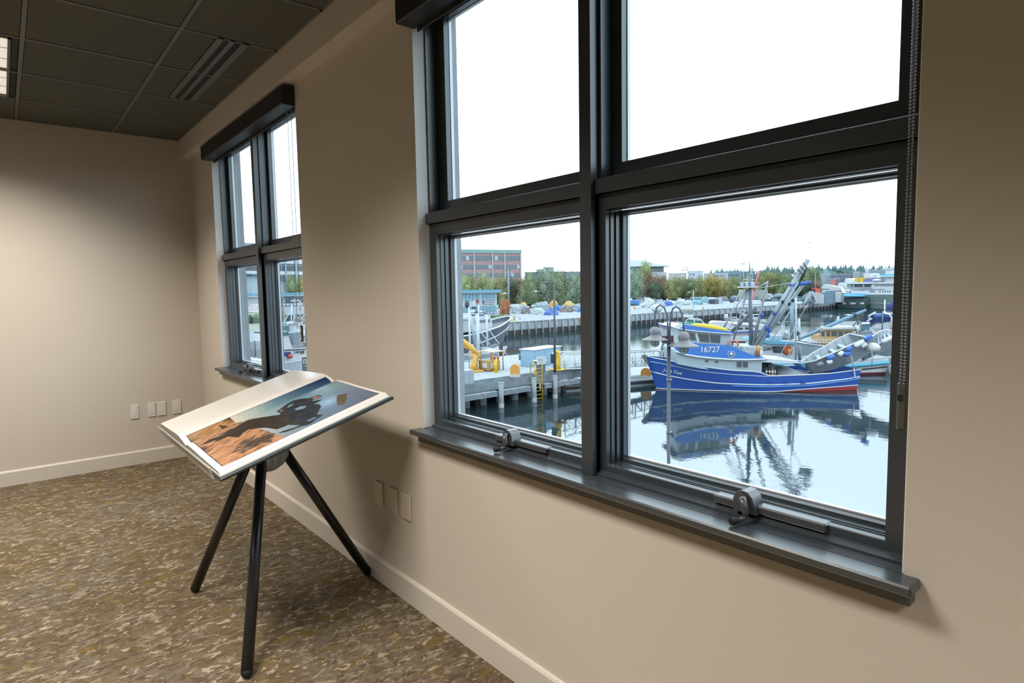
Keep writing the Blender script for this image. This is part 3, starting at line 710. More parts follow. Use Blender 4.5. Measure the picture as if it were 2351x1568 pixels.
# fender piles along the quay, one thing each
g0 = MB(); g0.cyl((0, 0, -.6), (0, 0, 2.62), .17, .16, n=10); g0.sph((0, 0, 2.62), .16, 8, sc=(1, 1, .35))
pile0 = tag(g0.build('fender_pile', pilem, origin=(0, 0, 0)), 'round grey timber fender pile along the far quay wall', 'pile', 'fender piles along the far quay')
s = -30.0; first = True
while s < 170:
    p = qp(s, -.2, WZ)
    if first: pile0.location = p; first = False
    else:
        c = pile0.copy(); COL.objects.link(c); c.location = p
    s += 2.0 if s < 60 else 3.2

# ---- the near wharf with crane
WX = -35.95
wy0, wy1 = 12.0, 41.5; wd = 11.5
mb = MB(); mb.box((WX-wd, wy0, DZ-.95), (WX, wy1, DZ)); wharf = tag(mb.build('wharf_deck', conc), None, None); structure(wharf)
mb = MB(); mb.box((WX-wd-.02, wy0, DZ+.001), (WX-wd+.35, wy1-4, DZ+.42)); mb.build('wharf_kerb', conc_d, wharf)
mb = MB(); mb.box((WX+.001, wy0, DZ-.88), (WX+.05, wy1, DZ-.012)); mb.build('wharf_fascia', conc_d, wharf)
mb = MB()
for y in [wy0+1.6*k for k in range(int((wy1-wy0)/1.6))]:
    for x in (WX-1.1, WX-5.5, WX-10): mb.cyl((x, y, WZ-.5), (x, y, DZ-.95), .27, n=12)
mb.build('bearing_piles', conc_d, wharf)
mb = MB(); mb.box((WX-wd, wy0, WZ-.5), (WX-wd+.2, wy1, DZ-.95)); mb.build('wharf_back_wall', timber, wharf)
piles_px = [(1078, 962, 1078, 890), (1157, 937, 1157, 880), (1224, 922, 1224, 869), (1274, 914, 1274, 859)]
capm = mat('pile_cap_white', S(225, 235, 240), .6)
py_ = []
for i, (bx, by, tx, ty) in enumerate(piles_px):
    g = gp(bx, by, WZ); py_.append(g.y if i else 24.6)
py_ = [21.0] + py_ + [py_[-1]+3.25, py_[-1]+6.5]
lab = ['', 'grey round fender pile at the lower left corner of the left pane', 'grey round fender pile second from the left, before the wharf', 'grey round fender pile beside the yellow ladder', 'grey round fender pile right of the yellow ladder', 'grey round fender pile half hidden by the window mullion', '']
for i, y in enumerate(py_):
    m_ = MB(); m_.cyl((-35.1, y, WZ-.6), (-35.1, y, -5.42), .20, .19, n=18); m_.cyl((-35.1, y, WZ-.6), (-35.1, y, WZ+.35), .215, .203, n=18, mi=1)
    if not lab[i]: 
        if i == 0: continue
    t = m_.build('fender_pile', [pilem, mat('pile_tide_band', S(176, 180, 178), .8)], origin=(-35.1, y, WZ))
    tag(t, lab[i] or 'grey round fender pile at the far end of the near wharf', 'pile', 'fender piles in front of the near wharf')
    c_ = MB(); c_.cyl((-35.1, y, -5.42), (-35.1, y, -5.39), .21, n=18); c_.build('pile_cap', capm, t)
    c_ = MB()
    for dx in (-.06, .06): c_.box((-35.1+dx-.025, y-.13, -5.389), (-35.1+dx+.025, y+.13, -5.384))
    c_.build('cap_slot', timber, t)
def fender_beam(ya, yb, lab_):
    t = thing('fender_beam', (-35.35, (ya+yb)/2, -6.15), lab_, 'beam', 'fender beams between the piles of the near wharf')
    m_ = MB(); m_.box((-35.60, ya, -6.12), (-35.15, yb, -6.02), bev=.02); m_.build('top_plank', pilem, t)
    m_ = MB(); m_.box((-35.33, ya+.03, -6.42), (-35.16, yb-.03, -6.121)); fb_ = m_.build('beam', conc_d, t)
    m_ = MB(); n_ = max(2, int((yb-ya)/.42))
    for k in range(n_): m_.cyl((-35.159, ya+.25+k*(yb-ya-.4)/n_, -6.27), (-35.135, ya+.25+k*(yb-ya-.4)/n_, -6.27), .045, n=8)
    m_.build('bolt', galv, fb_)
    m_ = MB(); m_.box((-36.0, yb-.55, -6.12), (-35.61, yb-.05, -6.06)); m_.build('bracket', timber, t)
fender_beam(21.3, py_[1]-.24, 'grey fender beam at the extreme lower left of the left pane')
fender_beam(py_[1]+.24, py_[2]-.24, 'grey fender beam between the first and second wharf piles')
fender_beam(py_[2]+.24, py_[3]-.24, 'grey fender beam between the second pile and the ladder pile')
fender_beam(py_[4]-1.05, py_[4]-.24, 'short grey fender beam stub left of the fourth wharf pile')
fender_beam(py_[4]+.24, py_[5]-.24, 'grey fender beam between the fourth and fifth wharf piles')
fender_beam(py_[5]+.24, py_[6]-.24, 'grey fender beam beyond the fifth wharf pile')
# yellow ladder on the wharf face
la = gp(1240, 858, -4.75); ly = (31.2+32.2)/2
lad = thing('wharf_ladder', (-35.45, 32.35, WZ), 'yellow ladder going down the wharf face into the water', 'ladder')
for y in (32.05, 32.75):
    m_ = MB(); m_.tube([(WX-.1, y, DZ+.02), (WX-.1, y, DZ+.75), (WX+.3, y, DZ+.82), (-35.45, y, DZ+.6), (-35.45, y, WZ-.5)], .035, 8); m_.build('rail', yel, lad)
for k in range(10):
    m_ = MB(); m_.cyl((-35.45, 32.05, DZ+.35-k*.3), (-35.45, 32.75, DZ+.35-k*.3), .025, n=8); m_.build('rung', yel, lad)

# ---- things standing on the wharf
def deck(px, py): return gp(px, py, DZ)
# rounded orange marker boards
def marker(px0, px1, pyb, pyt, z, label, extra=True):
    a = gp(px0, pyb, z); b_ = gp(px1, pyb, z); d = (b_-a).normalized(); W_ = (b_-a).length; c = (a+b_)/2; H_ = up(c, (px0+px1)/2, pyt).z - z
    t = thing('rounded_marker', c, label, 'marker'); n_ = Vector((d.y, -d.x, 0))
    pl = [(-W_/2, .22), (W_/2, .22)] + [(math.cos(PI*k/14)*W_/2, H_-W_/2+math.sin(PI*k/14)*W_/2) for k in range(15)]
    m_ = MB(); m_.prism(pl, lambda p: c+d*p[0]-n_*.14+Vector((0, 0, p[1])), lambda p: c+d*p[0]+n_*.14+Vector((0, 0, p[1]))); m_.build('board', oran, t)
    m_ = MB(); q = [(-W_/2-.03, 0), (W_/2+.03, 0), (W_/2+.03, .215), (-W_/2-.03, .215)]
    m_.prism(q, lambda p: c+d*p[0]-n_*.2+Vector((0, 0, p[1])), lambda p: c+d*p[0]+n_*.2+Vector((0, 0, p[1]))); m_.build('base', mat('pale_base', S(236, 222, 214), .7), t)
marker(1172, 1193, 865, 836, DZ, 'tall orange round-topped marker standing on the near wharf')
# light blue utility cabinet
def boxthing(name, px0, px1, pyb, pyt, depth, z, mt, label, cat, group=None, bev=.02, top=None, topm=None, base_px=None):
    """upright box whose front face bottom runs between two pixels on level z"""
    a = gp(px0, pyb if not isinstance(pyb, tuple) else pyb[0], z); b_ = gp(px1, pyb if not isinstance(pyb, tuple) else pyb[1], z)
    d = (b_-a).normalized(); W_ = (b_-a).length; c = (a+b_)/2; n_ = Vector((-d.y, d.x, 0))
    if n_.dot(c) < 0: n_ = -n_
    H_ = up(c, (px0+px1)/2, pyt).z - z
    M_ = Matrix(((d.x, n_.x, 0, 0), (d.y, n_.y, 0, 0), (0, 0, 1, 0), (0, 0, 0, 1)))
    m_ = MB(); m_.box((-W_/2, 0, 0), (W_/2, depth, H_), M=Matrix.Translation(c) @ M_, bev=bev)
    return m_, c, d, n_, W_, H_, Matrix.Translation(c) @ M_
def cab(px0, px1, pyb, pyt, depth, z, mt, label, cat, group=None, lid=None, name='cabinet', door=False):
    m_, c, d, n_, W_, H_, M_ = boxthing(name, px0, px1, pyb, pyt, depth, z, mt, label, cat)
    t = thing(name, c, label, cat, group); bo = m_.build('body', mt, t)
    if lid:
        q = MB(); q.box((-W_/2-.1, -.1, H_+.001), (W_/2+.1, depth+.1, H_+.07), M=M_); q.build('lid', lid, t)
    if door:
        q = MB()
        for k in range(door):
            q.box((-W_/2+W_*(k+.08)/door, -.02, .1), (-W_/2+W_*(k+.92)/door, -.001, H_-.12), M=M_)
        q.build('door', mt, t)
    return t, c, d, n_, W_, H_, M_
blue_cab = mat('light_blue_cabinet_paint', S(165, 205, 230), .5)
cab(1227, 1288, (843, 832), 800, 1.5, DZ, blue_cab, 'large light blue utility cabinet with white lid on the near wharf', 'cabinet', lid=white_p, name='utility_cabinet', door=3)
t, c, d, n_, W_, H_, M_ = cab(1235, 1253, (855, 853), 829, .5, DZ, mat('grey_kiosk', S(120, 134, 146), .6), 'small grey service kiosk with a white sign, in front of the light blue cabinet', 'kiosk', lid=white_p, name='service_kiosk')
q = MB(); q.box((-W_/2-.12, -.09, .62), (W_/2-.08, -.03, 1.25), M=M_); sg = q.build('sign', white_p, t)
q = MB(); q.tube([M_ @ Vector((-W_/2+.0, -.095, 1.12)), M_ @ Vector((-W_/2+.03, -.095, 1.0)), M_ @ Vector((-W_/2+.14, -.095, .98)), M_ @ Vector((-W_/2+.18, -.095, 1.1))], .022, 6)
q.build('sign_symbol', dkst, sg)
for x_, z_ in ((.10, .76), (.33, .75), (.33, .90), (.33, 1.05)): q = MB(); q.box((-W_/2+x_, -.1, z_), (-W_/2+x_+.06, -.095, z_+.08), M=M_); q.build('sign_mark', dkst, sg)
# grey electrical box at the left
cab(1066, 1089, (884, 881), 850, .8, DZ, mat('grey_electrical_box', S(186, 196, 204), .5), 'pale grey electrical box on the near wharf at the left pane edge', 'box', name='electrical_box', door=2)
# yellow standpipe beside the lamp pole
g = deck(1280, 849)
sp = thing('yellow_standpipe', g, 'yellow bent standpipe post on a yellow base beside the dark lamp pole', 'standpipe')
m_ = MB(); m_.box((g.x-.75, g.y-.45, DZ), (g.x+.55, g.y+.55, DZ+.06)); m_.build('base', yel, sp)
m_ = MB(); m_.tube([g+Vector((0, 0, .05)), g+Vector((0, 0, .55)), g+Vector((.05, .08, 1.2)), g+Vector((.02, .05, 1.45)), g+Vector((-.12, -.15, 1.5)), g+Vector((-.2, -.22, 1.42))], [.27, .25, .17, .19, .18, .12], 10); m_.build('pipe', yel, sp)
m_ = MB(); m_.box((g.x-.38, g.y-.4, DZ+.55), (g.x-.12, g.y-.12, DZ+1.3)); m_.build('meter_box', blk, sp)
def pole(name, px, pyb, pxt, pyt, z, r, m, label, cat='pole', group=None, n=8):
    g = gp(px, pyb, z); tp = up(g, pxt, pyt); t = thing(name, g, label, cat, group)
    q = MB(); q.cyl(g, tp, r, r*.7, n=n); q.build('pole', m, t); return t, g, tp
t, g, tp = pole('lamp_post', 1274, 859, 1272, 650, DZ, .095, dkst, 'tall dark single-arm lamp post standing on the near wharf', 'lamp post', n=12)
q = MB(); lx = up(g, 1252, 650); q.tube([tp, (tp+lx)/2+Vector((0, 0, .05)), lx], .04, 6); q.build('arm', dkst, t)
q = MB(); q.sph(lx, .22, 10, sc=(1.6, 1.2, .35)); q.build('lamp_head', dkst, t)
q = MB(); q.cyl(g, g+Vector((0, 0, .12)), .3, n=14); q.build('base_plate', dkst, t)
for (px, pyb, pyt, lb) in ((1229, 858, 842, 'short yellow post beside the yellow ladder on the wharf'), (1139.5, 856, 822, 'taller yellow post in front of the yellow hoist'), (1135.5, 853, 829, 'yellow post behind the taller yellow post by the hoist')):
    t, g, tp = pole('yellow_post', px, pyb, px, pyt, DZ, .09, yel, lb, 'post', 'yellow posts on the near wharf', 12)
    q = MB(); q.sph(tp, .066, 10); q.build('post_cap', yel, t)
    q = MB(); q.cyl(g, g+Vector((0, 0, .05)), .2, n=12); q.build('foot', yel, t)
g = deck(1137, 845); q = MB(); q.box((g.x-.15, g.y-.3, DZ+.35), (g.x+.15, g.y+.3, DZ+.95)); q.cyl((g.x, g.y, DZ), (g.x, g.y, DZ+.4), .05)
tag(q.build('hydrant_box', redp), 'small red box behind the yellow posts on the wharf', 'box')
# knuckle crane
ymt = mat('crane_yellow_paint', S(248, 190, 80), .45)
g = deck(1088, 853)
cr_ = thing('knuckle_crane', g, 'yellow knuckle-boom crane reaching left over the wharf', 'crane')
q = MB(); q.box((g.x-.75, g.y-.5, DZ), (g.x+.75, g.y+.5, DZ+.14), bev=.03); q.build('base', ymt, cr_)
e1 = up(g, 1091.5, 810); e2 = up(g, 1058, 778); e3 = up(g, 1028, 762)
q = MB(); q.tube([g+Vector((0, 0, .1)), g+Vector((0, 0, .6)), e1+Vector((0, 0, -.5)), e1], [.38, .27, .22, .17], 10); q.build('column', ymt, cr_)
q = MB(); q.tube([e1+Vector((.15, .1, -.1)), e1+(e2-e1)*.25+Vector((0, 0, .1)), e2, e3], [.16, .24, .17, .12], 8); q.build('boom', ymt, cr_)
q = MB(); q.tube([up(g, 1088, 806), up(g, 1058, 792), up(g, 1030, 785)], .10, 8); q.build('lower_arm', ymt, cr_)
q = MB(); q.tube([up(g, 1093, 812), up(g, 1087, 824), up(g, 1089, 840)], .06, 6); q.build('hydraulic_ram', blk, cr_)
q = MB(); q.box(up(g, 1091, 822)-Vector((.12, .12, .12)), up(g, 1091, 822)+Vector((.16, .12, .12))); q.build('plate', white_p, cr_)
# tan hoist machine
g = deck(1118, 852)
ho = thing('hoist_machine', g, 'tan and yellow hoist machine beside the yellow crane', 'machine')
q = MB(); q.box((g.x-.9, g.y-.2, DZ+.05), (g.x+.4, g.y+1.1, DZ+.85), bev=.03); q.build('tank', mat('machine_tan', S(206, 160, 92), .6), ho)
q = MB(); q.box((g.x-.35, g.y-.24, DZ+.3), (g.x+.3, g.y-.205, DZ+.7)); q.box((g.x+.405, g.y+.1, DZ+.25), (g.x+.43, g.y+.7, DZ+.7)); q.build('label_plate', white_p, ho)
q = MB(); q.sph((g.x-.9, g.y-.5, DZ+1.0), .34, 10, sc=(1, 1, .7)); q.box((g.x-1.3, g.y-.9, DZ+1.15), (g.x-.5, g.y-.2, DZ+1.65), bev=.04); q.cyl((g.x-.9, g.y-.55, DZ), (g.x-.9, g.y-.55, DZ+.8), .16); q.build('engine', mat('machine_cream', S(238, 200, 140), .6), ho)
for k in range(4):
    q = MB(); q.tube([(g.x-1.15+k*.12, g.y-.7, DZ+.15), (g.x-1.0+k*.1, g.y-.9, DZ+.5), (g.x-.75, g.y-.5, DZ+.9)], .035, 6); q.build('hose', timber, ho)
q = MB(); q.box((g.x-1.3, g.y+.2, DZ+1.55), (g.x+.5, g.y+1.5, DZ+1.62)); q.build('canopy', mat('cream_roof', S(240, 226, 190), .6), ho)
q = MB()
for dx, dy in ((-1.2, .3), (.4, .3), (-1.2, 1.4), (.4, 1.4)): q.cyl((g.x+dx, g.y+dy, DZ+.0), (g.x+dx, g.y+dy, DZ+1.55), .05)
q.build('canopy_post', mat('machine_tan', (1,1,1)), ho)
# pipe rail at the left edge and barrow behind the cabinet
a = deck(1058, 846); rl = thing('pipe_railing', a, 'grey pipe railing at the back edge of the wharf, far left', 'railing')
for z in (.55, 1.05):
    q = MB(); q.cyl(a+Vector((0, 0, z)), deck(1115, 842)+Vector((0, 0, z)), .03); q.build('rail', galv, rl)
for k in range(4):
    p = a.lerp(deck(1115, 842), k/3); q = MB(); q.cyl(p, p+Vector((0, 0, 1.05)), .03); q.build('post', galv, rl)
g = deck(1213, 838); bw = thing('cargo_cart', g, 'dark two-wheeled cargo cart left of the light blue cabinet', 'cart')
q = MB(); q.box((g.x-.5, g.y-.7, DZ+.45), (g.x+.5, g.y+.7, DZ+.95), bev=.05); q.build('tub', dkst, bw)
q = MB(); q.tube([(g.x, g.y-1.2, DZ+.95), (g.x, g.y-.7, DZ+.8)], .04); q.build('handle', galv, bw)
for s_ in (-1, 1): q = MB(); q.cyl((g.x+s_*.4, g.y+.2, DZ+.22), (g.x+s_*.5, g.y+.2, DZ+.22), .22, n=16); q.build('wheel', blk, bw)
# gangway: white truss
ga = gp(1296, 849, DZ-.05); gb = gp(1540, 838, DZ-.75)
gw = thing('gangway', ga, 'white truss gangway leading from the wharf past the blue boat bow', 'gangway')
gd = (gb-ga); gl_ = gd.length; gdn = gd.normalized(); side = nrm((-gd.y, gd.x))
for sd in (0, 1):
    off = side*(1.5*sd)
    for h in (0.05, 1.35):
        q = MB(); q.cyl(ga+off+Vector((0, 0, h)), gb+off+Vector((0, 0, h)), .06, n=8); q.build('chord', white_p, gw)
    nb = 11
    for k in range(nb+1):
        p = ga+gd*(k/nb)+off; q = MB(); q.cyl(p+Vector((0, 0, .05)), p+Vector((0, 0, 1.35)), .05); q.build('upright', white_p, gw)
    for k in range(nb):
        p = ga+gd*(k/nb)+off; p2 = ga+gd*((k+1)/nb)+off; q = MB(); q.cyl(p+Vector((0, 0, .08)), p2+Vector((0, 0, 1.3)), .035); q.build('diagonal', white_p, gw)
    for k in range(3):
        q = MB(); q.cyl(ga+off+Vector((0, 0, .3+k*.24)), gb+off+Vector((0, 0, .3+k*.24)), .02, n=6); q.build('guard_rail', white_p, gw)
q = MB(); q.loft([[p, p+side*1.5, p+side*1.5+Vector((0, 0, .05)), p+Vector((0, 0, .05))] for p in (ga, gb)], smooth=False); q.build('walkway', galv, gw)
# low float by the blue bow with its own orange marker
fa = gp(1440, 889, WZ+.0); fb = gp(1512, 883, WZ+.0); d = nrm(fb-fa); n_ = Vector((-d.y, d.x, 0)); n_ = n_ if n_.dot(fa) > 0 else -n_
fl = thing('mooring_float', (fa+fb)/2, 'low grey concrete float beside the blue boat bow', 'float')
q = MB(); q.loft([[p+Vector((0, 0, -.3)), p+n_*3.0+Vector((0, 0, -.3)), p+n_*3.0+Vector((0, 0, .55)), p+Vector((0, 0, .55))] for p in (fa-d*6, fb)], smooth=False); q.build('deck', conc, fl)
q = MB(); q.loft([[p+Vector((0, 0, .2)), p-n_*.08+Vector((0, 0, .2)), p-n_*.08+Vector((0, 0, .45)), p+Vector((0, 0, .45))] for p in (fa-d*6, fb)], smooth=False); q.build('rub_strip', timber, fl)
marker(1471, 1495, 867, 845, WZ+.56, 'orange round-topped marker on the low float beside the blue bow')
# arched double lamp close to our building
lp = atd(1537, 1062, 9.9); GZ = -3.6
dl = thing('twin_arm_lamp', (lp.x, lp.y, WZ+.01), 'grey lamp post with two arched arms and caged bell lamps', 'lamp post')
def lpp(px, py, dd=0): return atd(px, py, 9.9+dd)
mp_ = mat('lamp_post_grey', S(104, 112, 122), .5); mh_ = mat('lamp_shade_taupe', S(160, 154, 158), .55)
ptop = lpp(1535.5, 790)
q = MB(); q.cyl((lp.x, lp.y, WZ), (ptop.x, ptop.y, ptop.z), .031, .028, n=14); q.build('pole', mp_, dl)
mm_ = rscale(9.9)
LH = []
for side_, pts in ((-1, [(1534, 792), (1533, 745), (1531, 722), (1525, 706), (1515, 700), (1507, 707), (1504, 722), (1503, 749)]), (1, [(1537, 792), (1538, 745), (1540, 722), (1545, 708), (1552, 704), (1560, 708), (1566, 722), (1569, 740), (1570, 760)])):
    q = MB(); q.tube([lpp(*p) for p in pts], .014 if side_ < 0 else .015, 8); q.build('arm', mp_, dl)
    hx, hy = (1503.5, 750) if side_ < 0 else (1569.5, 761); sc_ = 1.0 if side_ < 0 else 1.10
    h0 = lpp(hx, hy); k = mm_*1.05*sc_
    q = MB(); q.lathe([(0, 0), (4*k, -.3*k), (9*k, -3.5*k), (11*k, -9*k), (10.5*k, -14*k), (9*k, -16*k), (9.2*k, -18.5*k), (13*k, -21*k), (25*k, -26*k), (30.5*k/1.05, -28*k), (30*k/1.05, -28.6*k), (12*k, -24*k)], h0, 28); sh = q.build('lamp_shade', mh_, dl)
    q = MB(); q.lathe([(8.2*k, -27*k), (8.2*k, -36*k), (5.5*k, -40.5*k), (0, -42*k)], h0, 16); q.build('lamp_glass', mat('lamp_glass', S(222, 226, 218), .3), sh)
    q = MB()
    for a_ in range(8):
        ca_, sa_ = math.cos(a_*PI/4), math.sin(a_*PI/4)
        q.tube([h0+Vector((9.3*k*ca_, 9.3*k*sa_, -26*k)), h0+Vector((9.3*k*ca_, 9.3*k*sa_, -36.5*k)), h0+Vector((6*k*ca_, 6*k*sa_, -42*k)), h0+Vector((0, 0, -43.5*k))], .0035, 5)
    for z_ in (-28, -33, -37): q.tube([h0+Vector((9.4*k*math.cos(b_*PI/10), 9.4*k*math.sin(b_*PI/10), z_*k)) for b_ in range(21)], .0035, 5)
    q.build('lamp_cage', dkst, sh)
for yy in (872, 992):
    q = MB(); cc = lpp(1536.5, yy); q.cyl(cc-Vector((0, 0, .012)), cc+Vector((0, 0, .012)), .044, n=14); q.build('clamp', galv, dl)
q = MB(); a_ = lpp(1519, 771.5, -.03); b_ = lpp(1549, 798, .10); v_ = (b_-a_)
hd_ = nrm(v_); zz = Vector((0, 0, 1)); H2 = 15*mm_
q.prism([(0, 0), (1, 0), (1, -1), (0, -1)], lambda p: a_+hd_*(p[0]*30*mm_)+zz*(p[1]*H2), lambda p: a_+hd_*(p[0]*30*mm_)+zz*(p[1]*H2)+Vector((hd_.y, -hd_.x, 0))*.01)
q.build('plate_back', mat('rust_red_plate', S(132, 66, 72), .6), dl)
# ================================================================== BOATS
def txt(s, name, M_, m, parent, size, ext=.004, bold=False, slant=0, align='CENTER'):
    cu = bpy.data.curves.new(name, 'FONT'); cu.body = s; cu.size = size; cu.extrude = ext; cu.align_x = align; cu.align_y = 'CENTER'; cu.offset = .012*size if bold else 0; cu.shear = slant
    o = bpy.data.objects.new(name, cu); COL.objects.link(o)
    bpy.context.view_layer.update(); dg = bpy.context.evaluated_depsgraph_get()
    me = bpy.data.meshes.new_from_object(o.evaluated_get(dg)); bpy.data.objects.remove(o)
    off = Vector(); q = parent
    while q is not None: off += q.location; q = q.parent
    me.transform(Matrix.Translation(-off) @ M_); me.materials.clear(); me.materials.append(m)
    o = bpy.data.objects.new(name, me); COL.objects.link(o); o.parent = parent; return o

class Boat:
    """a hull from its bow and stern at the waterline; local x runs aft, l to starboard of the bow-left view (away from us), z up"""
    def __init__(s, name, bow, stern, beam, hs, label, cat='boat', rake=.9, group=None, full=.5):
        s.F = Vector((bow.x, bow.y, 0)); d = Vector((stern.x-bow.x, stern.y-bow.y, 0)); s.L = d.length; s.e1 = d.normalized()
        s.e2 = Vector((-s.e1.y, s.e1.x, 0))
        if s.e2.dot(s.F) < 0: s.e2 = -s.e2
        s.beam = beam; s.hs = hs; s.rake = rake; s.full = full
        c = s.F+s.e1*s.L*.5
        s.root = thing(name, (c.x, c.y, WZ), label, cat, group)
    def W(s, x, l, z): p = s.F+s.e1*x+s.e2*l; return Vector((p.x, p.y, z))
    def loc(s, px, py, lat):
        d = RC @ Vector(((px-1175.5)/FPX, -(py-784)/FPX, -1.0)); o = EYE-s.F
        t = (lat-o.dot(s.e2))/d.dot(s.e2); P = EYE+d*t; return (P-s.F).dot(s.e1), P.z
    def P(s, px, py, lat): x, z = s.loc(px, py, lat); return s.W(x, lat, z)
    def H(s):  return s.hs[0]
    def xs(s, z): return -s.rake*max(0, (z-WZ))/s.H()
    def xe(s, z): return s.L + .12*max(0, z-WZ)
    def sheer(s, u):
        a, m_, b_ = s.hs; return WZ + (a*(1-u)**2 + (4*m_-a-b_)*u*(1-u) + b_*u*u if False else (a*(1-u)*(1-2*u)+m_*4*u*(1-u)+b_*u*(2*u-1)))
    def half(s, u, z):
        t = max(-.3, min(1.1, (z-WZ)/s.H())); h = s.beam/2
        w = h*.92*min(1, (max(u, 0)/s.full))**.85*(1-.16*max(0, (u-.75)/.25)); b_ = h*min(1, (max(u, 0)/(s.full*.6)))**.55*(1-.12*max(0, (u-.8)/.2))
        if t < 0: w = w*(1+t*1.2)
        return w+(b_-w)*max(0, t)
    def pt(s, u, z, sd, off=0):
        x = s.xs(z)+(s.xe(z)-s.xs(z))*u; return s.W(x, sd*(s.half(u, z)+off), z)
    def band(s, name, zl, zh, m, parent=None, nz=5, nu=36, off=0, u0=0.0, u1=1.0):
        q = MB()
        for sd in (-1, 1):
            V = []
            for k in range(nz+1):
                for i in range(nu+1):
                    u = u0+(u1-u0)*(i/nu)**(1.5 if u0 == 0 else 1); a, b_ = zl(u), zh(u); V.append(s.pt(u, a+(b_-a)*k/nz, sd, off))
            q.add(V, [(k*(nu+1)+i, k*(nu+1)+i+1, (k+1)*(nu+1)+i+1, (k+1)*(nu+1)+i) for k in range(nz) for i in range(nu)], 0, True)
        if u1 >= 1:
            V = [s.pt(1, zl(1)+(zh(1)-zl(1))*k/nz, sd, off) for k in range(nz+1) for sd in (-1, 1)]
            q.add(V, [(2*k, 2*k+1, 2*k+3, 2*k+2) for k in range(nz)])
        return q.build(name, m, parent or s.root, recalc=False)
    def hull(s, m, boot=None, bootz=.12, deck=None, sink=.6, rail=None, railr=.04, sheer=None, bootf=None):
        sh = sheer or s.sheer; bf = bootf or (lambda u: WZ+bootz)
        h = s.band('hull', bf, sh, m); s.hullob = h
        s.band('boot_stripe', lambda u: WZ-.5, bf, boot or m, nz=2)
        q = MB(); nu = 26; V = []
        for i in range(nu+1):
            u = .02+.975*i/nu; z = sh(u)-sink; V += [s.pt(u, z, -1, -.05), s.pt(u, z, 1, -.05)]
        q.add(V, [(2*i, 2*i+1, 2*i+3, 2*i+2) for i in range(nu)]); q.build('deck', deck or m, s.root)
        if rail:
            for sd in (-1, 1):
                q = MB(); q.tube([s.pt(i/30, sh(i/30), sd) for i in range(31)], railr, 6); q.build('rail_cap', rail, s.root)
        return h
    def line(s, name, zf, r, m, u0=0, u1=1, sides=(-1,), parent=None):
        for sd in sides:
            q = MB(); q.tube([s.pt(u0+(u1-u0)*i/40, zf(u0+(u1-u0)*i/40), sd, .01) for i in range(41)], r, 6); q.build(name, m, parent or s.hullob)
    def trace(s, pts):
        out_ = []
        for px, py in pts:
            lat = -s.beam*.45
            for _ in range(14):
                x, z = s.loc(px, py, lat); u = (x-s.xs(z))/(s.xe(z)-s.xs(z)); lat = -s.half(max(0, min(1, u)), z)
            out_.append((u, z))
        return out_
    def curve(s, pts):
        t = sorted(s.trace(pts)); t[0] = (min(0, t[0][0]), t[0][1])
        def f(u):
            if u <= t[0][0]: return t[0][1]
            for (a, za), (b_, zb) in zip(t, t[1:]):
                if u <= b_: return za+(zb-za)*(u-a)/(b_-a)
            return t[-1][1]
        return lambda u: (f(u-.02)+f(u)*2+f(u+.02))/4
    def prism(s, name, pts, l0, l1, m, parent=None):
        P_ = [s.loc(*p, l0) for p in pts]
        q = MB(); q.prism(P_, lambda p: s.W(p[0], l0, p[1]), lambda p: s.W(p[0], l1, p[1])); return q.build(name, m, parent or s.root)
    def slab(s, name, pts, lat, th, m, parent=None):
        """thin plate on a side wall, traced at depth lat and standing th proud of it"""
        return s.prism(name, pts, lat-th, lat, m, parent)
    def box(s, name, x0, x1, l0, l1, z0, z1, m, parent=None, bev=0.0):
        M_ = Matrix(((s.e1.x, s.e2.x, 0, s.F.x), (s.e1.y, s.e2.y, 0, s.F.y), (0, 0, 1, 0), (0, 0, 0, 1)))
        q = MB(); q.box((x0, l0, z0), (x1, l1, z1), M=M_, bev=bev); return q.build(name, m, parent or s.root)
    def rod(s, name, a, b_, r, m, parent=None, r1=None, n=8):
        q = MB(); q.cyl(a, b_, r, r1, n=n); return q.build(name, m, parent or s.root)

blue_m = mat('royal_blue_hull', S(34, 92, 190), .32, spec=.5)
blue_l = mat('blue_cabin_band', S(62, 132, 222), .35)
house = mat('grey_white_cabin', S(190, 206, 216), .5)
redb = mat('red_bottom_paint', S(206, 74, 74), .5)
net_m = mat('grey_net_heap', S(160, 170, 180), .9, bump=(9, 1.0), vary=(5, .2))
strn = gp(1960, 896, WZ); stm = gp(1507, 893, WZ)
J = Boat('fishing_boat', stm, Vector((-21.7, 55.5, 0)), 5.9, (3.3, 2.1, 2.7), 'large royal blue fishing boat with number 16727 in the middle of the water', rake=1.1, full=.5)
sh = J.curve([(1479.5, 817), (1491, 820), (1532, 827), (1565, 833), (1608.5, 841), (1681, 850.5), (1748, 853.5), (1757, 863), (1800, 862.5), (1841, 861), (1913.5, 856.6), (1974, 848.5)])
wl_ = J.curve([(1507.6, 890.8), (1538.6, 895.4), (1602, 898.7), (1681, 900.6), (1780, 899.3), (1855.7, 892.8), (1971, 884)])
st1 = J.curve([(1491, 828.8), (1532, 837), (1602, 852), (1681, 859.8), (1755, 864)])
st2 = J.curve([(1494, 852), (1532, 862.4), (1588.7, 872.3), (1648, 880), (1720.5, 882.8), (1780, 883.5), (1855.7, 880.5), (1942.5, 870.4), (1978.6, 863.9)])
dk_m = mat('boat_deck_grey', S(120, 130, 136), .8)
J.hull(blue_m, redb, deck=dk_m, sink=.85, rail=white_p, railr=.05, sheer=sh, bootf=lambda u: max(WZ+.05, wl_(u)))
J.line('waterline_stripe', lambda u: max(WZ+.06, wl_(u)), .045, white_p, 0, 1, (-1, 1))
J.line('upper_stripe', st1, .03, white_p, .0, .60)
J.line('rub_rail', st2, .06, white_p, 0, 1, (-1, 1))
J.line('blue_guard', lambda u: st2(u)-.17, .10, blue_l, .36, 1)
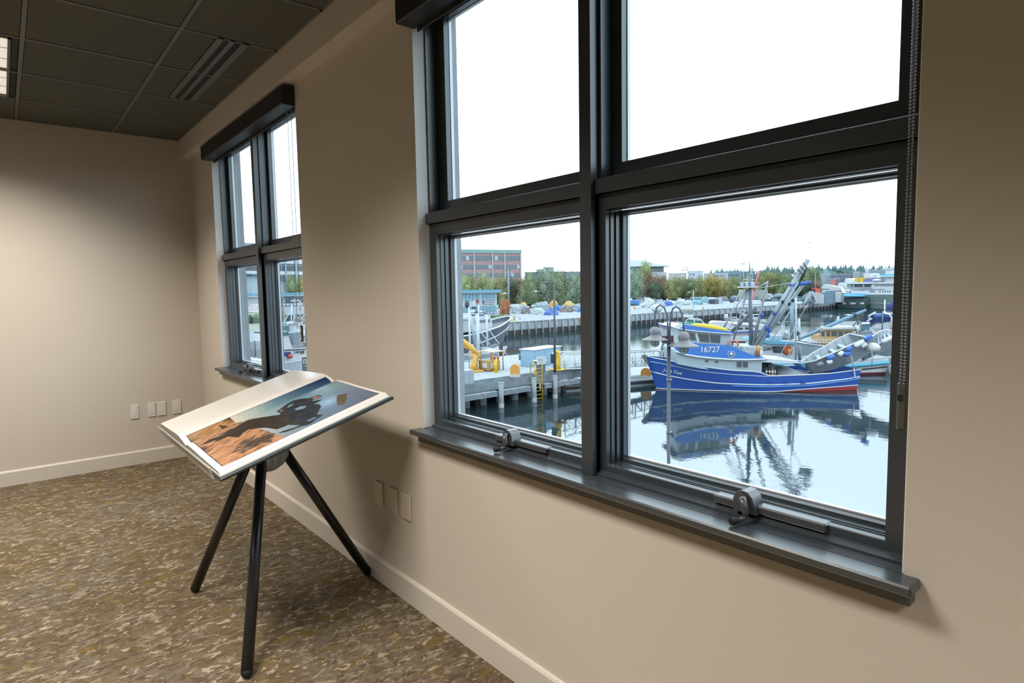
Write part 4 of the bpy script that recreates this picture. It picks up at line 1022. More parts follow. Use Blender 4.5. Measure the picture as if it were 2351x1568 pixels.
for i in range(3):
    px = 1764+i*37; J.slab('freeing_port', [(px, 881), (px+12, 880.6), (px+12, 877.5), (px, 878)], -2.93, .03, mat('navy_port', S(20, 60, 150), .5))
# name on the bow, laid on the hull plating
a_ = J.trace([(1517, 846), (1545, 851.5), (1572, 857)])
pa = J.pt(a_[0][0], a_[0][1], -1, .035); pb_ = J.pt(a_[2][0], a_[2][1], -1, .035); pc = J.pt(a_[1][0], a_[1][1], -1, .05)
ux = (pb_-pa).normalized(); un = Vector((ux.y, -ux.x, 0)).normalized(); un = un if un.dot(pc) < 0 else -un
ul = (J.pt(a_[1][0], a_[1][1]+.5, -1)-J.pt(a_[1][0], a_[1][1]-.5, -1)).normalized(); un = ux.cross(ul).normalized(); ul = un.cross(ux)
pc2 = (pa+pb_)/2+un*.10
txt('Julia Kae', 'boat_name', Matrix(((ux.x, ul.x, un.x, pc2.x), (ux.y, ul.y, un.y, pc2.y), (ux.z, ul.z, un.z, pc2.z), (0, 0, 0, 1))), white_p, J.hullob, (pb_-pa).length*.225, slant=.15, ext=.01, bold=True)
# bow stem and bulwark head
J.prism('stem_head', [(1473.5, 818.5), (1479, 813.5), (1493, 819), (1491, 832), (1488, 838)], -.16, .16, mat('weathered_stem', S(120, 124, 122), .7))
# lower deckhouse
lat = -2.25
J.prism('deckhouse', [(1553, 806), (1557, 800), (1600, 806), (1749, 812), (1749, 856), (1681, 856), (1608, 846), (1565, 838), (1556, 836)], lat, 2.2, house)
J.slab('fashion_band', [(1549, 803.5), (1551, 791), (1553, 787), (1584, 786.5), (1608.5, 788.6), (1676, 793.2), (1691, 799.5), (1714, 810), (1738, 818), (1761, 822.3), (1761, 824.5), (1700, 824), (1640, 820), (1600, 816.8), (1566, 810.5)], lat-.06, 0.0+.08, blue_l)
q = MB(); q.tube([J.P(x, y, lat-.2) for x, y in ((1549, 805), (1556, 808.5), (1566, 812.2), (1580, 815.5), (1602, 819.3), (1640, 823), (1681, 825.6), (1720, 826), (1762, 824.3))], .085, 8); q.build('white_guard', white_p, J.root)
for px, py in ((1622.5, 828.5), (1645.5, 830.5)):
    J.slab('port_plate', [(px-3.5, py-4), (px+3.5, py-3.6), (px+3.5, py+4.4), (px-3.5, py+4)], lat, .03, white_p)
    q = MB(); c_ = J.P(px, py, lat-.05); q.cyl(c_, c_-J.e2*.05, .115, n=16); q.build('porthole', glassd, J.root)
def window(bt, pts, lat, mfr=white_p, parent=None, split=True, g=glassd):
    f = bt.slab('window_frame', pts, lat, .04, mfr, parent)
    cx = sum(p[0] for p in pts)/4; cy = sum(p[1] for p in pts)/4
    k = 1.3
    if split:
        (x0, y0), (x1, y1), (x2, y2), (x3, y3) = pts
        mx, my = (x0+x1)/2, (y0+y1)/2; nx, ny = (x3+x2)/2, (y3+y2)/2
        sets = [[(x0, y0), (mx, my), (nx, ny), (x3, y3)], [(mx, my), (x1, y1), (x2, y2), (nx, ny)]]
    else: sets = [pts]
    for ps in sets:
        c = (sum(p[0] for p in ps)/4, sum(p[1] for p in ps)/4); w_ = max(abs(p[0]-c[0]) for p in ps); h_ = max(abs(p[1]-c[1]) for p in ps)
        bt.slab('window_pane', [(c[0]+(p[0]-c[0])*(1-.9/w_), c[1]+(p[1]-c[1])*(1-.9/h_)) for p in ps], lat-.04, .02, g, f)
window(J, [(1690.5, 829), (1718.5, 829.8), (1718, 845), (1690.5, 844)], lat)
pl = J.P(1629.5, 803, lat-.17); 
Mj = Matrix(((J.e1.x, 0, -J.e2.x, pl.x), (J.e1.y, 0, -J.e2.y, pl.y), (0, 1, 0, pl.z), (0, 0, 0, 1)))
txt('16727', 'registration_number', Mj, white_p, J.root, .66, ext=.02, bold=True)
ec = J.P(1679, 813, lat-.16)
q = MB(); n_ = 20
for k in range(14):
    a = PI*(.62+1.76*k/13)-PI*.12*0; a = PI*.5+PI*2*(.12+.76*k/13)
    p = ec+J.e1*(math.cos(a)*.28)+Vector((0, 0, math.sin(a)*.28)); q.sph(p, .065, 6, sc=(1, 1, .6))
q.sph(ec, .15, 10, sc=(1, 1, 1.0)); q.sph(ec+Vector((0, 0, .2)), .06, 8); q.build('emblem', mat('emblem_white', S(225, 228, 232), .6), J.root)
# wheelhouse
lat = -1.85
J.prism('wheelhouse', [(1558, 755), (1600, 759), (1679, 766), (1676, 794), (1608, 789.5), (1585, 789), (1555, 788)], lat, 1.8, house)
J.prism('wheelhouse_roof', [(1546, 751), (1562, 742.6), (1590, 748), (1640, 756), (1682, 762.5), (1682, 766.5), (1640, 763.8), (1600, 760.2), (1572, 757.2)], lat-.25, 2.1, blue_l)
q = MB(); q.tube([J.P(x, y, lat-.27) for x, y in ((1546, 751.5), (1572, 757.5), (1600, 760.7), (1640, 764.2), (1682, 766.8))], .05, 6); q.build('roof_trim', white_p, J.root)
J.prism('roof_visor', [(1546, 751), (1562, 742.6), (1575, 745), (1560, 754)], lat-.27, 2.12, white_p)
window(J, [(1601, 764.8), (1655.5, 769), (1654.5, 789), (1607, 785.2)], lat)
window(J, [(1579, 762), (1595.5, 764), (1599.5, 783), (1584, 781)], lat, split=False)
window(J, [(1560, 760), (1574, 761.5), (1577, 780), (1563, 779)], lat, split=False)
J.slab('mid_post', [(1596.5, 762), (1600, 762.5), (1606, 790), (1602, 790)], lat, .05, white_p)
# rail and gear aft of the wheelhouse
x0, z0 = J.loc(1692, 800, -2.0); x1, z1 = J.loc(1752, 806, -2.0)
J.prism('upper_deck_locker', [(1705, 795), (1745, 796), (1745, 815), (1720, 812), (1703, 806)], -1.6, 1.6, house)
for k in range(6):
    p = J.P(1685+12*k, 808+1.6*k, -2.2); J.rod('stanchion', p, p+Vector((0, 0, .75)), .03, white_p)
J.rod('upper_rail', J.P(1683, 794.5, -2.2), J.P(1752, 799, -2.2), .035, white_p)
J.rod('lower_rail', J.P(1700, 806, -2.2), J.P(1752, 807.5, -2.2), .025, white_p)
for k, (px, py, cc) in enumerate(((1741, 801, oran), (1738, 811, mat('rust_orange', S(170, 100, 70), .7)), (1747, 812, white_p))):
    q = MB(); q.sph(J.P(px, py, -2.35), .22, 10, sc=(.7, .7, 1.5)); q.build('deck_bag', cc, J.root)
q = MB(); c_ = J.P(1684, 794, -2.1); q.tube([c_+J.e1*(.42*math.cos(a*PI/10))+Vector((0, 0, .42*math.sin(a*PI/10))) for a in range(0, 11)], .085, 8); q.build('life_ring', mat('faded_life_ring', S(226, 130, 110), .6), J.root)
# mast with platform, antennas and stays
mz = mat('mast_grey', S(120, 136, 146), .5)
J.rod('mast', J.P(1724.5, 800, 0), J.P(1721, 620, 0), .19, mz, r1=.12, n=12)
J.rod('mast_tip', J.P(1721, 620, 0), J.P(1721, 597, 0), .045, mz, r1=.03)
pf = J.P(1718, 658.5, 0); J.box('platform', J.loc(1701, 658, 0)[0], J.loc(1733, 658, 0)[0], -.8, .8, pf.z-.06, pf.z+.04, white_p)
for i, (xa, xb) in enumerate(((1702, 1706), (1708, 1716), (1721, 1730))):
    xq, zq = J.loc(xa, 657, 0); xr, _ = J.loc(xb, 657, 0); J.box('radar_box', xq, xr, -.3, .3, pf.z+.04, pf.z+.42, house, bev=.05)
for px, top, l_ in ((1707, 569, -.6), (1728, 566, .6), (1716, 600, .3)):
    J.rod('antenna', J.P(px, 657, l_), J.P(px-1 if px < 1720 else px-1, top, l_), .035, white_p, r1=.02, n=6)
J.rod('crosstree', J.P(1706, 625, 0), J.P(1736, 623.5, 0), .04, mz); J.rod('spreader', J.P(1706, 641.5, 0), J.P(1731, 641.5, 0), .03, white_p)
for px, py in ((1706, 605), (1726, 617)):
    q = MB(); q.sph(J.P(px, py, 0), .14, 8, sc=(1.5, 1.5, .6)); q.build('lamp', white_p, J.root)
for a, b_, r in (((1715, 664), (1661, 752), .055), ((1717, 664), (1681, 792), .07), ((1720, 664), (1676, 752), .02), ((1762, 650), (1726, 798), .10), ((1762, 655), (1731, 795), .04)):
    J.rod('stay', J.P(*a, -.3), J.P(*b_, -.3), r, galv)
q = MB(); q.tube([J.P(1676, 765, .2), J.P(1735, 708, .2)], .13, 10); q.build('short_boom', mat('boom_dark_grey', S(104, 112, 120), .5), J.root)
J.rod('head_block_arm', J.P(1756, 652, -.2), J.P(1764, 647, -.2), .1, alu)
# main boom (truss of two tubes) with power block
J.rod('main_boom', J.P(1731, 796, -.2), J.P(1855, 597, -.2), .24, alu, r1=.20, n=14)
J.rod('boom_brace', J.P(1743, 792, .25), J.P(1846, 650, .25), .15, alu, n=12)
J.rod('boom_brace', J.P(1741, 797, -.55), J.P(1833, 647, -.55), .10, alu, n=10)
J.rod('boom_brace', J.P(1763, 762, -.6), J.P(1822, 660, -.6), .06, alu)
J.rod('boom_brace', J.P(1755, 807, -.9), J.P(1826, 696, -.9), .05, alu)
J.rod('boom_wing', J.P(1812, 656, -.25), J.P(1862, 648, -.25), .17, mat('blue_boom_wing', S(60, 100, 190), .5), n=10)
for t_ in (.82, .86, .90): 
    q = MB(); a = J.P(1731+(1855-1731)*t_, 796+(597-796)*t_, -.5); q.tube([a+Vector((0, 0, .5)), a+J.e1*.35+Vector((0, 0, .1)), a+J.e1*.1-Vector((0, 0, .7))], .045, 6); q.build('hydraulic_hose', blk, J.root)
for i in range(6):
    q = MB(); a = J.P(1838-i*3.4, 612+i*4.2, -.45); q.sph(a, .12, 8); q.build('float_bead', white_p if i % 2 else galv, J.root)
for px, py in ((1820, 690), (1812, 698), (1797, 693), (1760, 752), (1766, 758), (1763, 770), (1750, 723), (1777, 719)):
    q = MB(); a = J.P(px, py, -.7); q.sph(a, .19 if py > 700 else .15, 8, sc=(1, .7, 1.1)); q.build('block', _M['blue_boom_wing'] if py > 700 and px != 1812 else blk, J.root)
# power block hanging from the wing
pbk = J.P(1857, 687, -.3)
J.rod('block_hanger', J.P(1860, 650, -.3), J.P(1858, 668, -.3), .07, blk)
q = MB(); q.lathe([(0, -.24), (.50, -.24), (.54, -.17), (.30, -.05), (.30, .05), (.54, .17), (.50, .24), (0, .24)], (0, 0, 0), 28, M=Matrix.Translation(pbk) @ (Vector((0, 0, 1)).rotation_difference((J.e2*.93-J.e1*.2+Vector((0, 0, .2))).normalized())).to_matrix().to_4x4())
pwb = q.build('power_block', alu, J.root)
q = MB(); q.prism([(-.62, -.5), (-.12, .55), (.2, .55), (.66, -.38), (.48, -.42), (.06, .36), (-.46, -.5)], lambda p: pbk-J.e2*.28+J.e1*p[0]+Vector((0, 0, p[1]+.15)), lambda p: pbk-J.e2*.36+J.e1*p[0]+Vector((0, 0, p[1]+.15))); q.build('block_cheek', house, pwb)
for k in range(3):
    q = MB(); a = 2*PI*k/3+.5; c_ = pbk-J.e2*.25+J.e1*.28*math.cos(a)+Vector((0, 0, .28*math.sin(a))); q.cyl(c_, c_-J.e2*.03, .11, n=12); q.build('sheave_hole', dkst, pwb)
for a, b_ in (((1856, 697), (1835, 731)), ((1835, 731), (1768, 862)), ((1818, 800), (1806, 825)), ((1700, 664), (1665, 752)), ((1738, 660), (1762, 648)), ((1738, 662), (1830, 647))):
    J.rod('rigging_line', J.P(*a, -.9), J.P(*b_, -.9), .028, rope_m, n=5)
for px in (1827, 1819):
    pass
# winch gear and deck clutter amidships
for i in range(9):
    px = 1754+random.random()*20; py = 836+random.random()*22; q = MB(); a = J.P(px, py, -1.2+random.random()*1.5)
    if i % 3: q.cyl(a-J.e2*.3, a+J.e2*.3, .22+.1*random.random(), n=12)
    else: q.box(a-Vector((.2, .2, .25)), a+Vector((.2, .2, .25)), bev=.03)
    q.build('deck_winch', [galv, dkst, timber][i % 3], J.root)
J.rod('guard_rail', J.P(1758, 853, -2.6), J.P(1781, 854, -2.6), .03, white_p); 
for px in (1760, 1767, 1774, 1780): J.rod('rail_post', J.P(px, 863, -2.6), J.P(px, 849, -2.6), .03, white_p)
J.prism('wooden_hatch', [(1771, 849), (1777, 849), (1777, 862), (1771, 862)], -1.6, -.6, mat('varnished_wood', S(178, 120, 70), .5))
# canvas awning and grey net heap
J.prism('awning', [(1750, 823), (1762, 824), (1834, 829.5), (1838, 834), (1790, 834.5), (1748, 831)], -2.2, 2.0, mat('white_awning', S(228, 234, 240), .6))
q = MB(); R_ = []
for i in range(15):
    t_ = i/14; x, zt = J.loc(1774+76*t_, 836.5, -.4); zb = J.loc(1774+76*t_, 860, -.4)[1]; ring = []
    hgt_ = (zt-zb)*(.55+.45*math.sin(PI*min(1, t_*1.15+.12))) ; hw = 2.3*(.6+.4*math.sin(PI*min(1, t_+.1)))
    for k in range(12):
        a = PI*k/11; ring.append(J.W(x, -hw*math.cos(a), zb-.2+hgt_*math.sin(a)**.6*(1+.05*random.random())))
    R_.append(ring)
q.loft(R_, close=False, cap=True); q.build('net_heap', net_m, J.root)
# open aluminium skiffs nested on the stern
def interp(pts, t):
    n = len(pts)-1; k = min(n-1, int(t*n)); f = t*n-k; return (pts[k][0]+(pts[k+1][0]-pts[k][0])*f, pts[k][1]+(pts[k+1][1]-pts[k][1])*f)
def skiff(near, far, keel, lats, label, name='aluminium_skiff'):
    t = thing(name, J.P(*interp(keel, .5), 0), label, 'skiff', 'aluminium skiffs nested on the stern')
    N = 22; outer = []; inner = []
    for i in range(N+1):
        s_ = i/N; w_ = min(1, (s_/.35))**.6 if s_ > 0 else 0
        ln, lf = lats[0]*w_-.0, lats[1]*w_
        a = J.P(*interp(near, s_), ln); c = J.P(*interp(far, s_), lf); kk = J.P(*interp(keel, s_), (ln*.75+lf*.25)); k2 = kk.lerp(c, .42)-Vector((0, 0, .55))*w_
        outer.append([a, a.lerp(kk, .55)-J.e2*.05*w_, kk, k2, c.lerp(k2, .5), c])
        inner.append([a+(c-a)*.03, a.lerp(kk, .5)+J.e2*.06*w_, kk.lerp(c, .06)+Vector((0, 0, .10)), k2+Vector((0, 0, .1)), c.lerp(k2, .5)-J.e2*.04, c+(a-c)*.03])
    def sheet(R, nm, m, flip):
        q = MB(); n = 6; V = [p for r in R for p in r]
        q.add(V, [(i*n+k, (i+1)*n+k, (i+1)*n+k+1, i*n+k+1) for i in range(N) for k in range(n-1)], 0, False)
        q.add(R[-1], [tuple(range(n))]); return q.build(nm, m, t)
    ho_ = sheet(outer, 'hull', alu, False); sheet(inner, 'liner', mat('skiff_inside', S(168, 176, 184), .6), True)
    for k_, nm in ((0, 'gunwale'), (5, 'gunwale')):
        q = MB(); q.tube([r[k_] for r in outer], .065, 6); q.build(nm, white_p, t)
    q = MB(); q.tube([outer[-1][0], outer[-1][5]], .065, 6); q.build('transom_rail', white_p, t)
    for i in range(3, N, 3):
        q = MB(); q.tube([inner[i][0], inner[i][1], inner[i][2]], .04, 5); q.build('rib', galv, ho_)
        q = MB(); q.tube([inner[i][5], inner[i][4], inner[i][3]], .04, 5); q.build('rib', galv, ho_)
    for s_ in (.35, .55, .72):
        i = int(s_*N); q = MB(); a, c = inner[i][0].lerp(inner[i][1], .5), inner[i][5].lerp(inner[i][4], .5); b_ = (inner[i+1][0]-inner[i][0])
        q.loft([[a, a+b_, a+b_+Vector((0, 0, .06)), a+Vector((0, 0, .06))], [c, c+b_, c+b_+Vector((0, 0, .06)), c+Vector((0, 0, .06))]], smooth=False); q.build('thwart', house, t)
    return t
skiff([(1838, 835), (1870, 829), (1918, 808), (1960, 789), (1995, 775)], [(1838, 832), (1862, 813), (1893, 796), (1925, 777), (1949, 766)], [(1848, 845), (1868, 858), (1905, 851), (1960, 832), (2006, 806)], (-2.1, 1.3), 'open aluminium skiff with a row of fenders, foremost on the blue stern')
skiff([(2000, 800), (2016, 791), (2034, 781), (2052, 771), (2074, 757)], [(1999, 775), (2012, 766), (2024, 759), (2038, 757), (2062, 762)], [(1975, 832), (2000, 820), (2025, 808), (2050, 797), (2078, 784)], (-1.6, 1.7), 'second open aluminium skiff behind, mostly hidden by the right window jamb')
def fender(pa, pb, r, m, label, lat, grp='fenders hanging on the skiffs'):
    a = J.P(*pa, lat); b_ = J.P(*pb, lat); q = MB(); d = (b_-a)
    q.tube([a, a+d*.06, a+d*.18, a+d*.82, a+d*.94, b_], [r*.3, r*.8, r, r, r*.8, r*.3], 12); o = q.build('boat_fender', m); tag(o, label, 'fender', grp)
    return o
bf = mat('blue_fender', S(60, 120, 215), .45); wf = mat('white_fender', S(236, 240, 244), .45)
F_L = [((1900, 824), (1916, 817), bf, 'blue fender lowest in the row on the skiff side'), ((1899, 834), (1910, 828), wf, 'white fender lowest of all on the skiff side'), ((1925, 816), (1936, 808), wf, 'short white fender between blue ones on the skiff'),
 ((1938, 816), (1953, 809), bf, 'lower of two blue fenders side by side'), ((1944, 806), (1956, 797), bf, 'upper of two blue fenders side by side'), ((1962, 796), (1984, 783), wf, 'large white fender high on the skiff side'), ((1977, 797), (1989, 788), wf, 'small white fender under the large white one'), ((1985, 781), (2001, 770), bf, 'large blue fender at the skiff transom'),
 ((2024, 786), (2051, 773), wf, 'long white fender on the second skiff'), ((2058, 772), (2067, 768), wf, 'white fender at the right edge behind the bead chain'), ((1876, 840), (1890, 834), mat('grey_fender', S(130, 138, 146), .6), 'grey fender near the skiff bow')]
for a, b_, m, lb in F_L: fender(a, b_, .20 if m is not wf else .19, m, lb, -2.45 if a[0] < 2010 else -1.95)
q = MB(); a = J.P(2004, 798, -2.3); q.sph(a, .42, 12, sc=(1.4, 1, 1)); o = q.build('mooring_buoy', mat('cream_buoy', S(238, 240, 236), .5)); tag(o, 'round cream buoy hanging between the two skiffs', 'buoy')
for a, b_ in (((2001, 800), (2002, 838)), ((1953, 814), (1960, 845))):
    q = MB(); q.tube([J.P(*a, -2.5), J.P((a[0]+b_[0])/2+1, (a[1]+b_[1])/2, -2.5), J.P(*b_, -2.5)], .045, 6); o = q.build('hanging_rope', rope_m); tag(o, 'pale rope hanging down from the cream buoy' if a[0] > 2000 else 'pale rope from the skiff down to the blue transom', 'rope', 'ropes at the stern')
q = MB(); q.tube([J.P(1960, 845, -2.6), J.P(1963, 862, -2.75), J.P(1960, 868, -2.8)], .05, 6); q.build('stern_line', rope_m, J.root)
J.prism('blue_bow_chock', [(1836, 834), (1850, 836), (1848, 845), (1842, 842)], -1.0, .6, mat('light_blue_chock', S(80, 160, 215), .6))
# yellow kayak on the wheelhouse roof
q = MB(); a = J.P(1586, 746.5, -1.4); b_ = J.P(1672, 759.5, -1.4); d = b_-a
q.tube([a+d*t_+Vector((0, 0, .05*math.sin(PI*t_))) for t_ in (0, .03, .1, .3, .5, .7, .9, .97, 1)], [.03, .10, .19, .26, .27, .26, .20, .12, .03], 12); ky = q.build('kayak', mat('kayak_yellow', S(250, 214, 60), .4)); tag(ky, 'yellow kayak lying on the blue wheelhouse roof', 'kayak')
# ---- white and turquoise boat moored behind the blue one
JB = J.F
def jf(x, l): p = J.F+J.e1*x+J.e2*l; return Vector((p.x, p.y, WZ))
_s = gp(2037, 860, WZ); _s = _s + J.e2*2.1
A = Boat('fishing_boat', _s-J.e1*16.4, _s, 4.7, (2.6, 1.5, 1.7), 'white fishing boat with turquoise stripe and orange life ring, moored behind the blue boat', rake=.9)
wh2 = mat('boat_white_cabin', S(226, 234, 242), .5)
ltb = mat('light_blue_trim', S(120, 190, 222), .5)
A.hull(white_p, mat('dark_red_bottom', S(140, 50, 60), .5), bootz=.22, deck=dk_m, sink=.5, rail=white_p, railr=.05)
A.line('turquoise_stripe', lambda u: A.sheer(u)-.52, .20, tealp, .3, 1)
A.line('black_rub_rail', lambda u: A.sheer(u)-.95, .07, blk, .3, 1)
l_ = -2.0
A.prism('cabin', [(1746, 783), (1825, 783), (1824, 832), (1744, 832)], l_, 1.7, wh2)
A.prism('cabin_roof', [(1748, 779), (1768, 781), (1828, 786), (1828, 791), (1768, 790), (1744, 786)], l_-.3, 2.0, ltb)
A.slab('blue_stripe', [(1744, 822), (1823, 826), (1823, 832), (1744, 829)], l_, .03, mat('mid_blue_stripe', S(70, 150, 210), .5))
window(A, [(1775, 794.5), (1801.5, 795.5), (1801, 810.5), (1775, 809.5)], l_, mfr=mat('brown_window_frame', S(120, 96, 92), .6))
q = MB(); c_ = A.P(1809.5, 804.5, l_-.1); q.tube([c_+A.e1*(.34*math.cos(a*PI/12))+Vector((0, 0, .34*math.sin(a*PI/12))) for a in range(25)], .10, 8); q.build('life_ring', mat('orange_life_ring', S(232, 96, 44), .5), A.root)
q = MB(); q.sph(c_, .26, 10, sc=(1, .3, 1)); q.build('rope_coil', mat('yellow_rope', S(248, 190, 70), .7), A.root)
pl = A.P(1767, 800.5, l_-.06); txt('28696', 'registration_number', Matrix(((A.e1.x, 0, -A.e2.x, pl.x), (A.e1.y, 0, -A.e2.y, pl.y), (0, 1, 0, pl.z), (0, 0, 0, 1))), mat('black_lettering', S(50, 56, 64), .6), A.root, .50, ext=.01)
for a, b_, r, m in (((1818, 778), (1818.5, 692), .19, mat('pale_blue_mast', S(146, 172, 190), .5)), ((1827, 826), (1827, 672), .10, wh2), ((1835, 783), (1834, 731), .14, wh2), ((1797, 740), (1820, 738), .07, galv), ((1796, 740), (1796, 783), .05, wh2), ((1800, 740), (1800, 783), .05, wh2), ((1775, 737), (1790, 741), .07, white_p), ((1826, 578), (1823, 700), .03, white_p), ((1836, 828), (1836, 795), .14, galv)):
    A.rod('mast_pole', A.P(*a, -.6), A.P(*b_, -.6), r, m)
for px, py, c in ((1804, 764, 'sheave'), (1831, 765, 'sheave')):
    q = MB(); a = A.P(px, py, -.5); q.sph(a, .30, 10, sc=(1, .6, .9)); q.build('sheave', dkst if px > 1820 else wh2, A.root)
q = MB(); q.sph(A.P(1805, 776, -.5), .42, 10, sc=(1.1, .8, .9)); q.build('winch_drum', galv, A.root)
q = MB(); q.sph(A.P(1817, 784, -1.4), .2, 8); q.build('red_light', redp, A.root)
A.prism('raised_box', [(1775, 771), (1795, 771), (1797, 781), (1775, 780)], -1.2, .5, mat('pale_blue_box', S(170, 200, 220), .6))

# ---- big white seiner further back, wheelhouse seen behind the mast
Bt = Boat('fishing_boat', gp(1522, 782, WZ), gp(1752, 782, WZ), 5.6, (3.0, 1.9, 2.2), 'white fishing boat with blue and red stripes behind the wheelhouse of the blue boat', rake=.8)
Bt.hull(white_p, redb, deck=dk_m, rail=white_p, railr=.06)
Bt.line('blue_stripe', lambda u: Bt.sheer(u)-.35, .13, mat('stripe_blue', S(60, 90, 180), .5), 0, 1); Bt.line('red_stripe', lambda u: Bt.sheer(u)-.7, .06, redb, 0, 1)
Bt.prism('wheelhouse', [(1687, 757), (1700, 744), (1722, 744), (1740, 760), (1745, 792), (1672, 792), (1676, 765)], -1.9, 1.9, wh2)
Bt.prism('wheelhouse_roof', [(1683, 742), (1728, 745), (1728, 748), (1683, 745)], -2.2, 2.2, white_p)
for a, b_ in ((1692, 1706), (1711, 1723)): Bt.slab('window_pane', [(a, 751), (b_, 753), (b_, 759), (a-1, 757)], -1.9, .05, glassd)
Bt.prism('aft_house', [(1728, 741), (1760, 746), (1762, 792), (1740, 792)], -1.5, 1.7, white_p)
for px in (1728, 1731, 1734): Bt.slab('grille', [(px, 747), (px+1.6, 747), (px+1.6, 758), (px, 758)], -1.52, .05, dkst)
Bt.prism('foredeck_cover', [(1632, 742), (1640, 738), (1700, 742), (1700, 757), (1634, 752)], -1.9, 1.8, mat('white_canvas', S(240, 238, 246), .7))
for a, b_ in (((1748, 735), (1752, 760)), ((1741, 735), (1744, 757))): Bt.rod('rod', Bt.P(*a, -1), Bt.P(*b_, -1), .05, dkst)
# ---- turquoise cabin cruiser with white radar arch
Ct = Boat('cabin_cruiser', gp(1560, 762, WZ), gp(1645, 762, WZ), 4.0, (2.2, 1.4, 1.3), 'small turquoise cabin cruiser with white radar arch beyond the blue wheelhouse', rake=.8)
tq = mat('sea_green_canvas', S(120, 200, 190), .6)
Ct.hull(white_p, deck=white_p)
Ct.prism('cabin_top', [(1570, 741), (1592, 740), (1632, 747), (1632, 751), (1570, 751)], -1.6, 1.6, tq)
q = MB(); q.tube([Ct.P(x, y, -1.2) for x, y in ((1573, 747), (1576, 735), (1583, 731), (1600, 731.5), (1609, 734), (1617, 744))], .13, 8); q.build('radar_arch', white_p, Ct.root)
Ct.rod('arch_post', Ct.P(1594, 731, -1.2), Ct.P(1594, 747, -1.2), .12, white_p)
Ct.prism('radar_box', [(1565, 723), (1591, 724), (1592, 729), (1572, 729)], -.6, .6, white_p); Ct.prism('smoked_windows', [(1580, 733), (1608, 736), (1614, 745), (1580, 746)], -1.1, 1.1, mat('tinted_window', S(100, 140, 140), .2))
# ---- small moored motor boats out in the basin
def smallboat(x0, x1, y, beam, label, cab_=None, m=white_p, hs=(1.2, .8, .8)):
    b_ = Boat('motor_boat', gp(x0, y, WZ), gp(x1, y, WZ), beam, hs, label, rake=.7, group='small motor boats in the basin')
    b_.hull(m, deck=wh2, sink=.2)
    if cab_:
        b_.prism('cabin', cab_, -beam*.32, beam*.32, wh2); xs_ = [p[0] for p in cab_]; ys_ = [p[1] for p in cab_]
        b_.slab('window_pane', [(min(xs_)+1.5, min(ys_)+1), (max(xs_)-1.5, min(ys_)+1), (max(xs_)-1.5, (min(ys_)+max(ys_))/2), (min(xs_)+1.5, (min(ys_)+max(ys_))/2)], -beam*.32, .04, glassd)
    return b_
sb = smallboat(1666, 1700, 738.5, 2.6, 'small white motor boat with an outboard left of the grey mast', [(1677, 728), (1692, 728), (1692, 734), (1677, 734)])
q = MB(); q.box(sb.P(1667, 726, 0)-Vector((.4, .4, .5)), sb.P(1667, 726, 0)+Vector((.4, .4, .5)), bev=.1); q.build('outboard', white_p, sb.root)
smallboat(1722, 1758, 741, 2.8, 'small white motor boat seen right of the grey mast', [(1729, 722), (1743, 722), (1743, 733), (1729, 733)])
smallboat(1700, 1716, 727, 2.4, 'tiny white skiff at the foot of the far quay beside the mast', [(1701, 713), (1709, 713), (1709, 722), (1701, 722)])
# ---- wooden-cabined boat
D = Boat('fishing_boat', gp(1806, 818, WZ), gp(1996, 822, WZ), 4.4, (2.3, 1.5, 1.5), 'white boat with varnished wooden cabin and long pale blue boom', rake=.8)
wood = mat('varnished_cabin_wood', S(222, 182, 128), .5, vary=(4, .12)); wood2 = mat('darker_cabin_wood', S(176, 140, 104), .5)
D.hull(mat('pale_blue_hull', S(198, 218, 232), .5), deck=wh2, rail=white_p, railr=.1)
l_ = -1.5
D.prism('wheelhouse', [(1885, 757), (1960, 757), (1960, 800), (1885, 800)], l_, 1.5, wood)
D.prism('trunk_cabin', [(1868, 768), (1895, 775), (1925, 778), (1925, 800), (1868, 782)], l_-.15, 1.5, wood)
D.prism('roof', [(1890, 753), (1962, 751), (1964, 756), (1890, 757)], l_-.3, 1.8, mat('cream_cabin_roof', S(216, 218, 216), .6))
for a, b_ in ((1886, 1893), (1898, 1905.5), (1909, 1920.5), (1926, 1936), (1939.5, 1955)): D.slab('window_pane', [(a, 760.5), (b_, 760.5), (b_, 772), (a, 772)], l_, .05, glassd)
D.slab('door_panel', [(1921.5, 758), (1925, 758), (1925, 790), (1921.5, 790)], l_, .05, wood2)
for k in range(12): D.rod('rail_post', D.P(1855+5*k, 779.5, -2.1), D.P(1855+5*k, 793, -2.1), .03, white_p)
for yy in (779.5, 786): D.rod('rail', D.P(1853, yy, -2.1), D.P(1925, yy+.6, -2.1), .04, white_p)
q = MB(); a = D.P(1836, 778, -.5); b_ = D.P(1989, 711, -.5); q.tube([a, a.lerp(b_, .25), a.lerp(b_, .78), b_], [.15, .22, .22, .13], 10); q.build('cargo_boom', mat('pale_blue_boom', S(134, 170, 196), .5), D.root)
for t_ in (.30, .42, .83):
    q = MB(); p = a.lerp(b_, t_); q.sph(p, .34, 8, sc=(1, .8, .8)); q.build('boom_fitting', dkst if t_ > .5 else mat('pale_blue_boom', (1, 1, 1)), D.root)
for p0, p1 in (((1963, 725), (1971, 745)), ((1975, 722), (1981, 738)), ((1969, 740), (1970, 768)), ((1960, 729), (1980, 735))): D.rod('rigging', D.P(*p0, -.5), D.P(*p1, -.5), .06, dkst)
q = MB(); c_ = D.P(1970.5, 750, -.8); q.tube([c_+D.e1*(.52*math.cos(k*PI/10))+Vector((0, 0, .52*math.sin(k*PI/10))) for k in range(21)], .06, 6); q.build('steering_wheel', dkst, D.root)
D.rod('white_post', D.P(1969, 765, -.8), D.P(1969, 747, -.8), .2, white_p)
